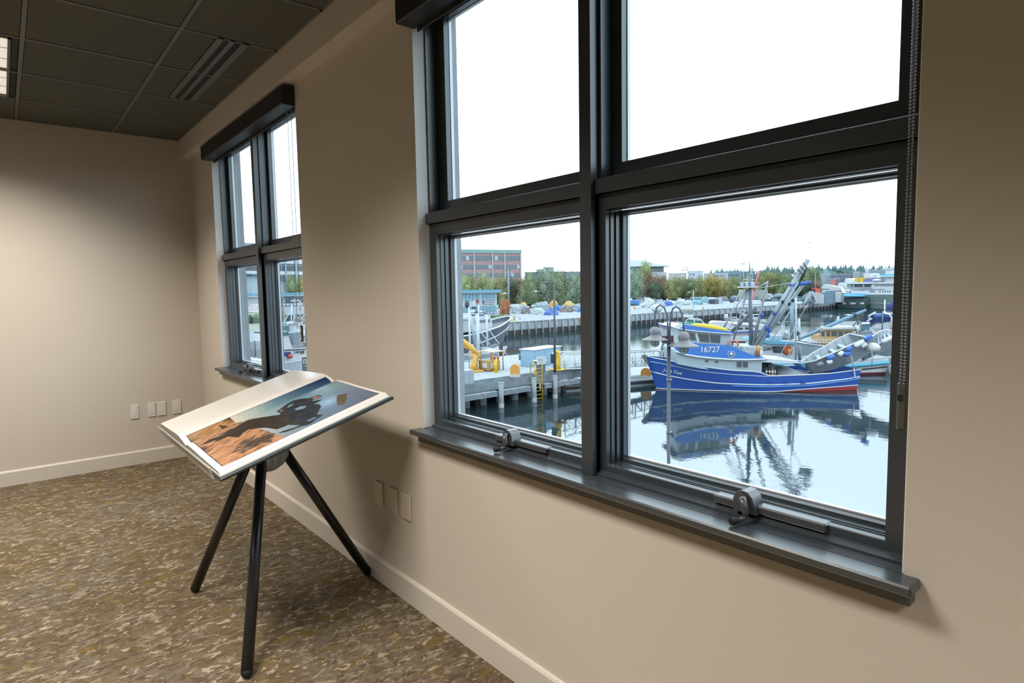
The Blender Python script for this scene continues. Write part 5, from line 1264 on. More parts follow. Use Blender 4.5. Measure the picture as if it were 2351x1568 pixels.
D.prism('green_box', [(1980, 744), (1997, 743), (1996, 762), (1981, 762)], -1.0, .2, mat('teal_box', S(92, 136, 150), .6)); D.prism('box_lid', [(1978, 742), (1998, 741), (1998, 744), (1978, 745)], -1.15, .35, white_p)
D.prism('aft_deck', [(1962, 766), (2012, 765), (2014, 769), (1962, 770)], -1.7, 1.5, galv)
q = MB()
for k in range(9): a = D.P(1972+3.2*k, 764-(k % 3), -.5-.1*k); q.sph(a, .25, 8)
q.build('net_gear', net_m, D.root)
q = MB(); a = D.P(1800, 735, 0); 
# white canvas boat under the boom
smallboat(1895, 1958, 772, 3.2, 'pale blue covered boat under the long diagonal boom', [(1930, 728), (1955, 722), (1976, 738), (1972, 752), (1926, 752)])
# ---- motor yacht with navy canopy at the right edge
E_ = Boat('motor_yacht', gp(1986, 796, WZ), gp(2120, 800, WZ), 4.6, (3.2, 2.6, 2.4), 'white motor yacht with navy blue canopy at the right window edge', rake=1.2)
navy = mat('navy_canvas', S(44, 58, 128), .75)
E_.hull(white_p, deck=wh2, rail=white_p)
E_.prism('cabin', [(1997, 755), (2012, 744), (2042, 738), (2110, 738), (2110, 775), (1997, 775)], -1.9, 1.8, white_p)
E_.prism('canopy', [(1983, 740), (1989, 726), (2000, 722), (2045, 722), (2110, 724), (2110, 738), (2042, 738), (2008, 741), (1998, 748)], -2.0, 1.9, navy)
E_.prism('canopy_top', [(1998, 722), (2050, 722), (2110, 724), (2110, 729), (2010, 728)], -2.05, 1.95, mat('blue_canvas', S(86, 122, 190), .7))
for p in ([(1994, 742), (1997, 724), (2011, 716.5)], [(2029, 719), (2042, 722), (2047, 730), (2046, 762)], [(1990, 738), (2002, 731)]):
    q = MB(); q.tube([E_.P(x, y, -2.3) for x, y in p], .12, 7); q.build('davit', white_p, E_.root)
E_.rod('antenna', E_.P(2031, 736, -1), E_.P(2031.5, 688, -1), .09, white_p); E_.rod('green_pole', E_.P(2025, 757, -2.4), E_.P(2027, 722, -2.4), .08, mat('green_grey_pole', S(104, 140, 146), .6))
E_.rod('antenna', E_.P(2062, 744, -1), E_.P(2063, 706, -1), .09, white_p)
E_.prism('top_deck', [(2026, 717), (2110, 719), (2110, 723), (2030, 721)], -1.8, 1.7, white_p)
for px in (2040, 2046): q = MB(); a = E_.P(px, 716, -1.0); q.sph(a, .3, 8); q.build('dark_roller', dkst, E_.root)
q = MB(); R_ = []
a = E_.P(2036, 716, -.6); b_ = E_.P(2078, 714, -.6)
for i in range(9):
    t_ = i/8; c_ = a.lerp(b_, t_); r = .85*math.sin(PI*min(1, t_*.8+.18)); R_.append([c_+Vector((0, 0, .5))+(E_.e2*math.cos(k*PI/6)*r*.9)+Vector((0, 0, math.sin(k*PI/6)*r)) for k in range(12)])
q.loft(R_); o = q.build('covered_dinghy', navy); tag(o, 'dinghy wrapped in a navy cover on top of the yacht at the right edge', 'dinghy')
# white float stub and pink fender beside it
q = MB(); q.sph(E_.P(2060, 757, -2.6), .5, 10, sc=(1.6, 1, .8)); tag(q.build('boat_fender', mat('pink_red_fender', S(236, 90, 110), .5)), 'pinkish red fender at the right window edge below the navy canopy', 'fender')
q = MB(); a = gp(2040, 848, WZ+.1); q.box((a.x-.3, a.y, WZ-.2), (a.x+3.2, a.y+1.2, WZ+1.35), bev=.05); tag(q.build('float_block', mat('float_block_grey', S(176, 184, 176), .8)), 'square grey block at the float beside the turquoise striped stern', 'block')
q = MB(); a = gp(2040, 833, WZ+1.2); q.box((a.x, a.y, WZ+.9), (a.x+6, a.y+2.5, WZ+2.0), bev=.2); o = q.build('white_skiff', white_p); o.location.z -= .9; tag(o, 'plain white skiff hull at the far right beyond the turquoise striped stern', 'skiff')

# ---- left pane: grey trawler, troller and workboats
T = Boat('fishing_boat', gp(1152, 796, WZ), gp(960, 826, WZ), 6.4, (4.7, 3.0, 2.8), 'white and dark grey trawler with upswept bow at the left of the basin', rake=2.2)
dgr = mat('dark_slate_hull', S(78, 92, 108), .5)
T.hull(dgr, mat('maroon_bottom', S(120, 92, 104), .6), bootz=.5, deck=dk_m, rail=white_p, railr=.13)
T.line('white_stripe', lambda u: T.sheer(u)-1.45, .10, white_p, 0, 1)
T.prism('upper_house', [(1040, 729), (1075, 727), (1084, 732), (1128, 730), (1131, 747), (1128, 760), (1040, 763)], -2.0, 2.0, wh2)
T.prism('side_house', [(1030, 734), (1078, 733), (1078, 762), (1030, 764)], -2.6, 2.0, mat('pale_grey_house', S(206, 214, 220), .6))
T.prism('house_roof', [(1030, 729), (1078, 727), (1078, 733), (1030, 736)], -2.8, 2.2, white_p)
pl = T.P(1114, 737.5, -2.1); d_ = T.e1*-1
txt('WDE4656', 'call_sign', Matrix(((d_.x, 0, -T.e2.x, pl.x), (d_.y, 0, -T.e2.y, pl.y), (0, 1, 0, pl.z), (0, 0, 0, 1))), mat('black_lettering', (0, 0, 0)), T.root, .62, ext=.01)
q = MB(); q.sph(T.P(1092, 738, -2.0), .4, 8, sc=(1, .2, 1.2)); q.build('emblem', mat('sea_green_canvas', (0, 0, 0)), T.root)
for a in (1080, 1084, 1088, 1092, 1096, 1100, 1104, 1108): T.slab('window_pane', [(a, 721), (a+2.6, 721), (a+2.4, 726), (a, 726)], -1.4, .03, glassd)
T.prism('bridge', [(1078, 719), (1112, 719), (1112, 730), (1078, 731)], -1.4, 1.4, wh2)
for a, b_, r in (((1073, 694), (1082, 738), .14), ((1099, 700), (1099, 728), .12), ((1113, 715), (1113, 740), .1), ((1088, 690), (1088, 725), .06)): T.rod('mast', T.P(*a, 0), T.P(*b_, 0), r, white_p)
for px, py in ((1085, 715), (1094, 717), (1103, 716), (1110, 719), (1088, 706)):
    q = MB(); q.sph(T.P(px, py, 0), .35, 8, sc=(1.3, 1, .6)); q.build('radar', white_p if px % 2 else dkst, T.root)
# troller with tall white poles
U = Boat('fishing_boat', gp(1150, 838, WZ), gp(1020, 846, WZ), 4.0, (2.2, 1.4, 1.4), 'white troller with tall white mast and slanting poles beside the yellow crane', rake=.8)
U.hull(white_p, deck=dk_m, rail=white_p)
U.prism('flying_bridge', [(1119, 801.5), (1150, 800), (1148, 817), (1121, 818)], -1.2, 1.0, white_p)
U.prism('pilothouse', [(1095, 818), (1148, 818), (1149, 836), (1095, 838)], -1.2, 1.2, wh2)
for a in (1122, 1131, 1140): U.slab('window_pane', [(a, 822), (a+5.5, 822), (a+5.5, 831), (a, 831)], -1.2, .03, glassd)
for a, b_, r in (((1098, 840), (1096, 722), .22), ((1080, 838), (1077, 712), .13), ((1094, 800), (1073.5, 695), .12), ((1089, 795), (1073, 696), .06), ((1120, 805), (1117, 722), .12), ((1119, 752), (1172, 826), .05), ((1101, 758), (1133, 802), .05), ((1087, 754), (1112, 798), .05), ((1100, 800), (1120, 797), .07), ((1098, 832), (1098, 700), .05)):
    U.rod('mast_pole', U.P(*a, .2), U.P(*b_, .2), r, wh2)
q = MB(); q.sph(U.P(1072, 698, .2), .28, 8, sc=(1, 1, 1.8)); q.build('top_block', dkst, U.root)
for px, py in ((1132, 795), (1138, 793), (1144, 797), (1148, 794), (1128, 798), (1141, 798)):
    q = MB(); q.sph(U.P(px, py, 0), .22, 8); q.build('radar', white_p if px % 2 else galv, U.root)
for (bx, by, ty, lb) in ((1148.5, 839, 790, 'dark timber mooring pile right of the troller'), (1152, 836, 785, 'taller dark timber mooring pile behind the hoist')):
    t, g, tp = pole('mooring_pile', bx, by+8, bx, ty, WZ, .16, timber, lb, 'pile', 'dark mooring piles beyond the wharf')
for k, (x0, x1, y, m, lb) in enumerate(((1148, 1172, 842, white_p, 'white open skiff lowest in the group behind the wharf kerb'), (1165, 1190, 838, mat('blue_white_boat', S(196, 212, 236), .5), 'pale blue open skiff behind the orange marker'), (1190, 1216, 835, white_p, 'white open skiff just left of the cargo cart'))):
    b_ = Boat('motor_boat', gp(x0, y, WZ), gp(x1, y-2, WZ), 1.9, (1.0, .7, .7), lb, rake=.5, group='open skiffs behind the wharf'); b_.hull(m, deck=wh2, sink=.3, rail=white_p)
# ================================================================== FAR SHORE
bpy.context.view_layer.update()
# -- leafy crowns: three shapes shared by every tree
def crown_mesh(name, seed, blobs, n, ls):
    r = random.Random(seed); q = MB(); V = []; F_ = []
    tot = sum(b_[3]**2 for b_ in blobs)
    for (cx, cy, cz, rad) in blobs:
        for _ in range(int(n*rad**2/tot)):
            a = r.random()*2*PI; z = r.uniform(-1, 1); k = math.sqrt(1-z*z); d = Vector((k*math.cos(a), k*math.sin(a), z))
            p = Vector((cx, cy, cz))+d*rad*(.55+.62*r.random()**.8); p.z = max(p.z, .12)
            u = Vector((r.uniform(-1, 1), r.uniform(-1, 1), r.uniform(-.6, .6))).normalized(); w_ = u.cross(d+Vector((r.uniform(-.7, .7), r.uniform(-.7, .7), r.uniform(-.7, .7)))).normalized()
            s_ = ls*(.6+.8*r.random()); b0 = len(V); V += [p+u*s_, p+w_*s_*.7, p-u*s_, p-w_*s_*.7]; F_.append((b0, b0+1, b0+2, b0+3))
        o = len(V); nn_ = 10                        # leaf mass filling the inside
        sp = MB(); sp.sph((cx, cy, cz), rad*.58, nn_)
        V += sp.v; F_ += [tuple(i+o for i in f) for f in sp.f]
    me = bpy.data.meshes.new(name); me.from_pydata(V, [], F_); me.materials.append(None); me.update(); return me
def blobset(seed, n, wide=.62):
    r = random.Random(seed); out_ = [(0, 0, .55, .38), (.1, .05, .28, .30), (-.12, .1, .24, .28)]
    for _ in range(n):
        a = r.random()*2*PI; rr = wide*(.25+.45*r.random()); z = .16+.62*r.random(); out_.append((math.cos(a)*rr*.75, math.sin(a)*rr*.75, z, .17+.12*r.random()))
    return out_
CR = [crown_mesh('crown_%d' % i, 11+i, blobset(31+i, 12+i), 7500, .0185) for i in range(3)]
def leafm(nm, c, v=.28): return mat(nm, S(*c), .9, spec=.05, vary=(.9, v))
LM = {'green': leafm('leaf_mid_green', (158, 174, 134)), 'dark': leafm('leaf_dark_green', (118, 138, 114)), 'yellow': leafm('leaf_autumn_yellow', (204, 190, 122)), 'olive': leafm('leaf_olive', (174, 176, 124)),
      'rust': leafm('leaf_rust_brown', (166, 140, 120)), 'light': leafm('leaf_light_green', (190, 204, 146)), 'orange': leafm('leaf_orange', (214, 146, 112), .15), 'sage': leafm('leaf_sage', (166, 184, 158))}
trk = mat('tree_trunk', S(104, 96, 88), .9)
trunk_me = None
def tree(px0, px1, pyb, pyt, zb, kind, label, group='trees behind the yard', shape=0, R=None, depth=1.0):
    global trunk_me
    cx = (px0+px1)/2; spread = 1.0
    g = gp(cx, pyb, zb) if R is None else atd(cx, pyb, R); g = Vector((g.x, g.y, zb)); spread = 1.0 if R is None else 1.55
    H_ = up(g, cx, pyt).z - g.z; W_ = (px1-px0)*g.xy.length/FPX*.5*spread*(FPX**2+(cx-1175)**2)**-.5*(FPX**2+(cx-1175)**2)**.5
    t = thing('tree', g, label, 'tree', group)
    c = bpy.data.objects.new('crown', CR[shape % 3]); COL.objects.link(c); c.parent = t; c.scale = (W_/.62, W_/.62*depth, H_*1.0/.97); c.rotation_euler = (0, 0, random.random()*6)
    if abs(c.scale.x-c.scale.y) > 1e-6: c.rotation_euler = (0, 0, 0)
    c.material_slots[0].link = 'OBJECT'; c.material_slots[0].material = LM[kind]
    if trunk_me is None:
        q = MB(); q.cyl((0, 0, -.05), (0, 0, .5), .035, .02, n=7); o = q.build('trunk', trk, t, local=True); trunk_me = o.data
    else: o = bpy.data.objects.new('trunk', trunk_me); COL.objects.link(o); o.parent = t
    o.scale = (H_*.6, H_*.6, H_)
    return t
KN = {'green': 'mid green', 'dark': 'dark green', 'yellow': 'yellow autumn', 'olive': 'olive green', 'rust': 'rust brown', 'light': 'light green', 'orange': 'orange', 'sage': 'sage green'}
TR = [ # left pane
 (1040, 1082, 692, 628, 'light', 'at the left edge below the brick building'), (1070, 1108, 690, 630, 'olive', 'second from the left, below the brick building'), (1100, 1134, 696, 626, 'light', 'in front of the middle of the brick building'),
 (1126, 1166, 696, 628, 'olive', 'left of the tall white lamp pole'), (1146, 1186, 700, 636, 'dark', 'behind the orange tree'), (1170, 1232, 700, 637, 'rust', 'right of the tall lamp pole'), (1196, 1240, 702, 622, 'green', 'where the brick building ends'),
 (1222, 1272, 702, 618, 'sage', 'left of the dark lamp post top'), (1252, 1304, 704, 619, 'green', 'behind the dark lamp post'), (1288, 1334, 706, 622, 'sage', 'at the right edge of the left pane'), (1244, 1276, 702, 660, 'dark', 'low, behind the net piles'), (1312, 1350, 706, 636, 'olive', 'by the window mullion'),
 # right pane
 (1436, 1478, 684, 612, 'sage', 'left of the house with the hipped roof'), (1462, 1492, 683, 596, 'light', 'tall, under the utility pole'), (1480, 1516, 682, 622, 'rust', 'reddish, in front of the hipped roof house'), (1502, 1538, 681, 630, 'rust', 'dark reddish below the balcony'), (1494, 1520, 682, 645, 'dark', 'low, between the two reddish trees'),
 (1528, 1560, 680, 632, 'olive', 'just right of the hipped roof house'), (1532, 1556, 682, 654, 'light', 'small bright, right of the reddish trees'), (1552, 1584, 679, 636, 'olive', 'left of the tall grey lamp pole'), (1572, 1602, 678, 636, 'green', 'right of the tall grey lamp pole'),
 (1592, 1620, 677, 632, 'olive', 'left of the yellow trees'), (1606, 1638, 676, 630, 'yellow', 'first of the yellow trees'), (1626, 1656, 676, 632, 'yellow', 'second of the yellow trees'), (1646, 1676, 676, 633, 'yellow', 'third of the yellow trees'), (1664, 1692, 675, 635, 'olive', 'between the yellow trees and the mast'),
 (1682, 1712, 675, 636, 'green', 'left of the blue boat mast'), (1704, 1732, 674, 632, 'yellow', 'behind the blue boat mast'), (1740, 1776, 671, 624, 'olive', 'right of the red crane arm'), (1764, 1800, 671, 622, 'olive', 'between mast and boom'), (1786, 1818, 670, 624, 'green', 'left of the boom'),
 (1806, 1840, 670, 628, 'green', 'behind the upper boom'), (1838, 1874, 671, 609, 'green', 'tall, right of the boom'), (1828, 1862, 672, 640, 'dark', 'low behind the blue boom wing'), (1866, 1884, 671, 642, 'rust', 'small, right of the tall green tree')]
for i, (a, b_, yb, yt, k, lb) in enumerate(TR):
    tree(a, b_, yb, yt, QZ, k, KN[k]+' tree '+lb, shape=i, R=(222+(i*37 % 17)) if a < 1400 else 296+(i*53 % 30)+(a-1440)*.12+(30 if a > 1735 else 0))
ot = tree(1142, 1178, 727, 687, QZ, 'orange', 'small orange autumn tree beside the turquoise roofed building', group='small trees by the turquoise roofed building', shape=1)
# hedge and lawn by the orange tree
q = MB(); a = gp(1130, 733, QZ); b_ = gp(1168, 731, QZ); d = b_-a; n_ = nrm((-d.y, d.x)); R_ = []
for i in range(13):
    p = a+d*(i/12); h = .9+.12*math.sin(i*2.1); R_.append([p+n_*x+Vector((0, 0, z)) for x, z in ((-.7, 0), (-.8, h*.6), (-.4, h), (.4, h), (.8, h*.6), (.7, 0))])
q.loft(R_); tag(q.build('hedge', LM['dark']), 'low dark green hedge beside the orange tree', 'hedge')
q = MB(); P4 = [gp(1128, 741, QZ), gp(1185, 738, QZ), gp(1182, 733, QZ), gp(1128, 735, QZ)]; q.add([p+Vector((0, 0, .02)) for p in P4]+[p+Vector((0, 0, -.05)) for p in P4], [(0, 1, 2, 3), (0, 4, 5, 1), (1, 5, 6, 2), (2, 6, 7, 3), (3, 7, 4, 0)]); structure(q.build('lawn', mat('lawn_green', S(150, 172, 110), .9)))

# -- buildings: front face between two pixel columns at a given distance, z of ground = quay
class Bld:
    def __init__(s, name, px0, px1, R0, R1, label, depth=14, cat='building', zb=QZ):
        s.a = atd(px0, 700, R0); s.b = atd(px1, 700, R1); s.a.z = s.b.z = zb; s.zb = zb; d = s.b-s.a; s.d = d.normalized(); s.n = Vector((-s.d.y, s.d.x, 0))
        if s.n.dot(s.a) < 0: s.n = -s.n
        s.depth = depth; s.root = thing(name, (s.a+s.b)/2, label, cat); s.len = d.length
    def x(s, px, off=0):
        r = RC @ Vector(((px-1175.5)/FPX, 0, -1.0)); 
        # intersection of the sight line's vertical plane with the facade line
        r = RC @ Vector(((px-1175.5)/FPX, -(680-784)/FPX, -1.0)); A_ = s.a+s.n*off
        det = r.x*(-s.d.y)-r.y*(-s.d.x); t = (A_.x*(-s.d.y)-A_.y*(-s.d.x))/det; P = Vector((r.x*t, r.y*t, 0)); return (P-A_).dot(s.d)
    def z(s, px, py, off=0):
        X = s.x(px, off); P = s.a+s.n*off+s.d*X; return atd(px, py, P.xy.length).z
    def box(s, name, x0, x1, y0, y1, z0, z1, m, parent=None, bev=0):
        M_ = Matrix(((s.d.x, s.n.x, 0, s.a.x), (s.d.y, s.n.y, 0, s.a.y), (0, 0, 1, 0), (0, 0, 0, 1))); q = MB(); q.box((x0, y0, z0), (x1, y1, z1), M=M_, bev=bev); return q.build(name, m, parent or s.root)
    def band(s, name, pxa, pxb, py0, py1, m, proud=.12, parent=None, ref=None):
        """a course of the facade between two heights, read at pixel column ref"""
        ref = pxa if ref is None else ref; z0, z1 = s.z(ref, py1), s.z(ref, py0); return s.box(name, s.x(pxa), s.x(pxb), -proud, 0.05, z0, z1, m, parent)
brick = mat('pinkish_brick', S(192, 156, 156), .8, vary=(.5, .08)); bwin = mat('office_glass', S(112, 126, 138), .25); bwin2 = mat('pale_blind_glass', S(200, 208, 210), .5); sage = mat('sage_roof_edge', S(150, 182, 178), .6)
pal = mat('pale_wall', S(214, 222, 230), .8); gwal = mat('grey_green_wall', S(176, 190, 192), .8); roofg = mat('grey_roof', S(188, 198, 208), .8)
# brick office building
B1 = Bld('office_building', 1000, 1197, 335, 350, 'pinkish brick office building with bands of dark windows above the trees', 30)
zr = B1.z(1190, 574); zr0 = zr
B1.box('body', 0, B1.len, 0, 30, QZ, zr-.6, brick)
B1.box('cornice', -.4, B1.len+.4, -.5, 30.4, zr-1.9, zr+.1, sage)
fl = [(588, 598), (608, 617), (627, 636)]
for k, (y0, y1) in enumerate(fl):
    w0, w1 = B1.z(1190, y1), B1.z(1190, y0)
    wb = B1.box('window_band', .8, B1.len-.6, -.15, .05, w0, w1, bwin)
    n_ = 26
    for j in range(n_):
        X = .8+(B1.len-1.4)*j/n_
        if j % 2 == 0: B1.box('mullion', X-.08, X+.08, -.2, -.151, w0, w1, sage, wb)
        if (j*7+k*5) % 9 == 0: B1.box('blind', X+.1, X+(B1.len-1.4)/n_-.1, -.19, -.151, w0+.1, w1, bwin2, wb)
for px in (1090, 1132, 1160, 1196.5): B1.box('pilaster', B1.x(px)-.35, B1.x(px)+.35, -.55, .05, QZ, zr-1.9, mat('pale_pilaster', S(196, 200, 204), .7))
# turquoise two-storey building
B2 = Bld('waterfront_building', 1000, 1141, 160, 172, 'long white two-storey building with turquoise roof and blue window frames on the quay', 16)
tz = B2.z(1139, 665)
tqr = mat('turquoise_roof_edge', S(110, 186, 216), .6); whw = mat('white_siding', S(216, 226, 232), .8, vary=(.3, .05)); bfr = mat('blue_window_frame', S(110, 168, 206), .6); bgl = mat('aqua_glass', S(150, 188, 200), .3)
B2.box('body', 0, B2.len, 0, 16, QZ, tz-.7, whw)
B2.box('roof', -1, B2.len+.8, -1.3, 17, tz-.55, tz, tqr); B2.box('roof_soffit', -.8, B2.len+.6, -1.1, 16.8, tz-.8, tz-.551, white_p)
for (y0, y1, yb) in ((670, 684, 689), (702, 714.5, 720)):
    z1, z0, zb_ = B2.z(1139, y0), B2.z(1139, y1), B2.z(1139, yb)
    fr = B2.box('window_wall', .3, B2.len-.3, -.1, .02, zb_, z1, bfr)
    n_ = 17; st_ = (B2.len-.6)/n_
    for j in range(n_):
        X = .3+st_*j
        B2.box('window', X+.14, X+st_-.14, -.16, -.101, z0, z1-.12, bgl, fr)
        for h in (0, 1): B2.box('vent_panel', X+.2+h*(st_-.4)/2, X+.1+(h+1)*(st_-.4)/2, -.17, -.101, zb_+.12, z0-.12, white_p, fr)
sg = B2.band('sign', 1109, 1133, 690.5, 697.5, white_p, .35, ref=1120)
sgf = B2.band('sign_border', 1108.3, 1133.7, 690, 698, dkst, .30, ref=1120)
P_ = B2.a+B2.d*B2.x(1121)-B2.n*.40; P_.z = B2.z(1121, 694)
txt('NATIONAL', 'sign_lettering', Matrix(((B2.d.x, 0, -B2.n.x, P_.x), (B2.d.y, 0, -B2.n.y, P_.y), (0, 1, 0, P_.z), (0, 0, 0, 1))), dkst, B2.root, .72, ext=.01, bold=True)
q = MB(); P_ = B2.a+B2.d*B2.x(1095)-B2.n*.3; P_.z = B2.z(1095, 692); q.box(P_-Vector((.2, .2, .5)), P_+Vector((.2, .2, .5))); q.build('red_lamp', redp, B2.root)
# house with hipped roof
B3 = Bld('office_building', 1380, 1524, 440, 460, 'pale building with a wide hipped roof at the left of the right pane', 24)
ze = B3.z(1523, 612.5); zt = B3.z(1475, 599)
B3.box('upper_floor', 0, B3.len, 0, 24, B3.z(1520, 634), ze, gwal)
B3.box('lower_floor', -2, B3.len+1.5, -1.5, 24, QZ, B3.z(1520, 625), pal)
M_ = Matrix(((B3.d.x, B3.n.x, 0, B3.a.x), (B3.d.y, B3.n.y, 0, B3.a.y), (0, 0, 1, 0), (0, 0, 0, 1)))
q = MB(); x0, x1, y0, y1 = -3, B3.len+3.4, -3, 27; xr = B3.x(1478); q.add([(x0, y0, ze), (x1, y0, ze), (x1, y1, ze), (x0, y1, ze), (x0+12, 12, zt+1.2), (xr, 12, zt+1.2), (x0, y0, ze+.5), (x1, y0, ze+.5), (x1, y1, ze+.5), (x0, y1, ze+.5)], [(0, 3, 2, 1), (0, 1, 7, 6), (1, 2, 8, 7), (2, 3, 9, 8), (3, 0, 6, 9), (6, 7, 5, 4), (7, 8, 5), (8, 9, 4, 5), (9, 6, 4)], M=M_); q.build('hipped_roof', roofg, B3.root)
for a, b_ in ((1450, 1453), (1456, 1459), (1485, 1497), (1501, 1507.5), (1509.5, 1518.5), (1520, 1526)): 
    y0 = 617 if a != 1509.5 else 613.5
    if a < 1522: B3.band('window', a, min(b_, 1523.4), y0, 623.5, bwin, .2, ref=1515)
B3.band('veranda_shade', 1480, 1499, 615, 626, mat('veranda_brown', S(140, 136, 140), .8), .15, ref=1515)
B3.band('lower_window', 1522, 1527, 635, 638, bwin, 1.7, ref=1515)
# other low buildings behind the trees
def lowb(name, px0, px1, R, pyt, m, label, depth=20, wins=None, roof=None):
    b_ = Bld(name, px0, px1, R, R, label, depth); zt_ = b_.z((px0+px1)/2, pyt); b_.box('walls', 0, b_.len, 0, depth, QZ, zt_-.4, m); b_.box('roof_slab', -.3, b_.len+.3, -.3, depth+.3, zt_-.4, zt_, roof or white_p)
    if wins:
        for a, c, y0, y1 in wins: b_.band('window', a, c, y0, y1, bwin, .2, ref=(px0+px1)/2)
    return b_
lowb('warehouse', 1534, 1576, 640, 627, mat('cream_warehouse', S(226, 222, 220), .8), 'low cream warehouse right of the hipped roof building')
lowb('warehouse', 1578, 1614, 700, 622, mat('white_warehouse', S(228, 234, 242), .8), 'white block building just left of the yellow trees', wins=[(1583, 1586, 628, 632), (1590, 1594, 628, 632)])
lowb('warehouse', 1615, 1671, 690, 627, pal, 'white flat-roofed building above the yellow trees', wins=[(1638, 1650, 632, 635), (1652, 1662, 632, 634)])
lowb('warehouse', 1641, 1702, 740, 623, mat('teal_grey_building', S(140, 172, 186), .7), 'teal grey flat building above the yellow trees', wins=[(1672, 1696, 629, 634)], roof=mat('teal_grey_roof', S(150, 184, 198), .7))
lowb('warehouse', 1206, 1300, 420, 624, mat('dark_flat_roof', S(122, 136, 142), .8), 'long dark flat building on the skyline behind the green trees', wins=None, roof=mat('dark_roof_slab', S(110, 126, 132), .8))
lowb('warehouse', 1300, 1345, 420, 623, mat('teal_wall', S(140, 166, 168), .8), 'teal building on the skyline by the window mullion', wins=[(1318, 1334, 630, 634)])
vb = Bld('roof_unit', 1232, 1272, 425, 425, 'grey ventilation unit on the dark flat roof', 8, cat='roof unit', zb=0)
vb.root.location.z = 14.6
vb.box('fan_house', vb.x(1252), vb.x(1272), 0, 6, atd(1262, 626, 425).z, vb.z(1262, 613), mat('unit_grey', S(176, 186, 190), .7)); vb.box('hood', vb.x(1248), vb.x(1256), -1, 6, vb.z(1250, 616.5), vb.z(1250, 613.5), _M['unit_grey']); vb.box('duct', vb.x(1232), vb.x(1251), 0, 4, atd(1240, 624, 425).z, vb.z(1240, 618), _M['unit_grey'])
# utility poles, light masts
def upole(px, pyb, pyt, R, label, arms=1, r=.14, m=None, grp='utility poles on the skyline'):
    g = atd(px, 690, R); g.z = QZ; tp = atd(px, pyt, R); t = thing('utility_pole', g, label, 'utility pole', grp); m = m or mat('pole_grey', S(128, 138, 146), .7)
    q = MB(); q.cyl(g, tp, r, r*.8, n=8); q.build('pole', m, t); k = R/FPX; dr = nrm((-tp.y, tp.x))
    for j in range(arms):
        c = tp-Vector((0, 0, k*(1.5+4*j))); q = MB(); q.cyl(c-dr*k*6, c+dr*k*6, r*.6, n=6); q.build('crossarm', m, t)
        for e in (-5, 5): q = MB(); q.cyl(c+dr*k*e, c+dr*k*e+Vector((0, 0, k*1.4)), r*.5, n=6); q.build('insulator', m, t)
    return t
upole(1481, 684, 594, 420, 'utility pole in front of the hipped roof', 2); upole(1202, 690, 610, 330, 'utility pole just right of the brick building'); upole(1239, 690, 612, 430, 'short utility pole behind the roof ventilation unit'); upole(1292, 690, 608, 340, 'utility pole above the green trees by the mullion', 2); upole(1115, 690, 600, 300, 'utility pole in front of the brick building'); upole(1606, 680, 617, 520, 'thin utility pole left of the yellow trees')
def mast(px, pyb, pyt, label, heads=2, r=.16):
    g = gp(px, pyb, QZ); tp = up(g, px-1, pyt); t = thing('light_mast', g, label, 'light mast', 'tall light masts in the yard'); k = g.xy.length/FPX
    q = MB(); q.cyl(g, tp, r, r*.7, n=10); q.build('pole', galv, t); dr = nrm((-tp.y, tp.x))
    for e in ([-1, 1] if heads == 2 else [0]): q = MB(); c = tp+dr*e*k*4; q.box(c-Vector((k*2.4, k*2.4, k*.5)), c+Vector((k*2.4, k*2.4, k*.8)), bev=.05); q.build('floodlight', galv, t)
    for e in (-1, 1): q = MB(); c = tp+dr*e*k*4-Vector((0, 0, k*5)); q.sph(c, k*1.6, 8); q.build('lamp_globe', dkst, t)
mast(1168, 723, 615, 'tall white light mast in front of the brick building', r=.28); mast(1574, 690, 614, 'tall grey light mast above the gear yard', r=.16)
mast(1873, 694, 622, 'grey light mast beside the tall green tree', 1, r=.2)
for (px, yb, yt, lb) in ((1568.5, 682, 651, 'thin yellowish pole left of the tall grey light mast'), (1592, 707, 666, 'white pole with a wide top standing in the gear yard'), (1102, 722, 662, 'thin white flag pole on the turquoise roof')):
    t, g, tp = pole('thin_pole', px, yb, px, yt, QZ, .12, white_p if px != 1568.5 else mat('yellowish_pole', S(214, 206, 150), .6), lb, 'pole')
# -- yard gear between road and trees
def pilem_(cx, w_, yb, h, m, label, name='net_pile', grp='covered net piles in the yard', lump=.16, z=QZ, seed=0):
    g = gp(cx, yb, z); k = g.xy.length/FPX; r = random.Random(seed+int(cx)); H_ = h*k; W_ = w_*k/2
    q = MB(); N, K = 18, 8; V = []
    for j in range(K+1):
        ph = PI/2*j/K
        for i in range(N):
            a = 2*PI*i/N; f = 1+lump*r.uniform(-1, 1); V.append(g+Vector((math.cos(a)*W_*math.cos(ph)**.6*f, math.sin(a)*W_*.8*math.cos(ph)**.6*f, max(0, H_*math.sin(ph)*(1+lump*.6*r.uniform(-1, 1))))))
    q.add(V, [(j*N+i, j*N+(i+1) % N, (j+1)*N+(i+1) % N, (j+1)*N+i) for j in range(K) for i in range(N)], 0, False); o = q.build(name, m, origin=g); return tag(o, label, 'net pile', grp)
PM = {n: mat('tarp_'+n, S(*c), .7, bump=(3, .6), vary=(1.2, v)) for n, c, v in (('grey', (190, 200, 212), .10), ('bluegrey', (168, 184, 194), .12), ('green', (206, 222, 218), .12), ('blue', (96, 132, 214), .45), ('brightblue', (70, 140, 220), .2), ('yellow', (232, 204, 120), .25), ('orange', (228, 178, 110), .3), ('mixed', (150, 140, 140), .6), ('white', (226, 230, 234), .1), ('dark', (92, 96, 104), .4), ('tealt', (150, 196, 204), .2))}
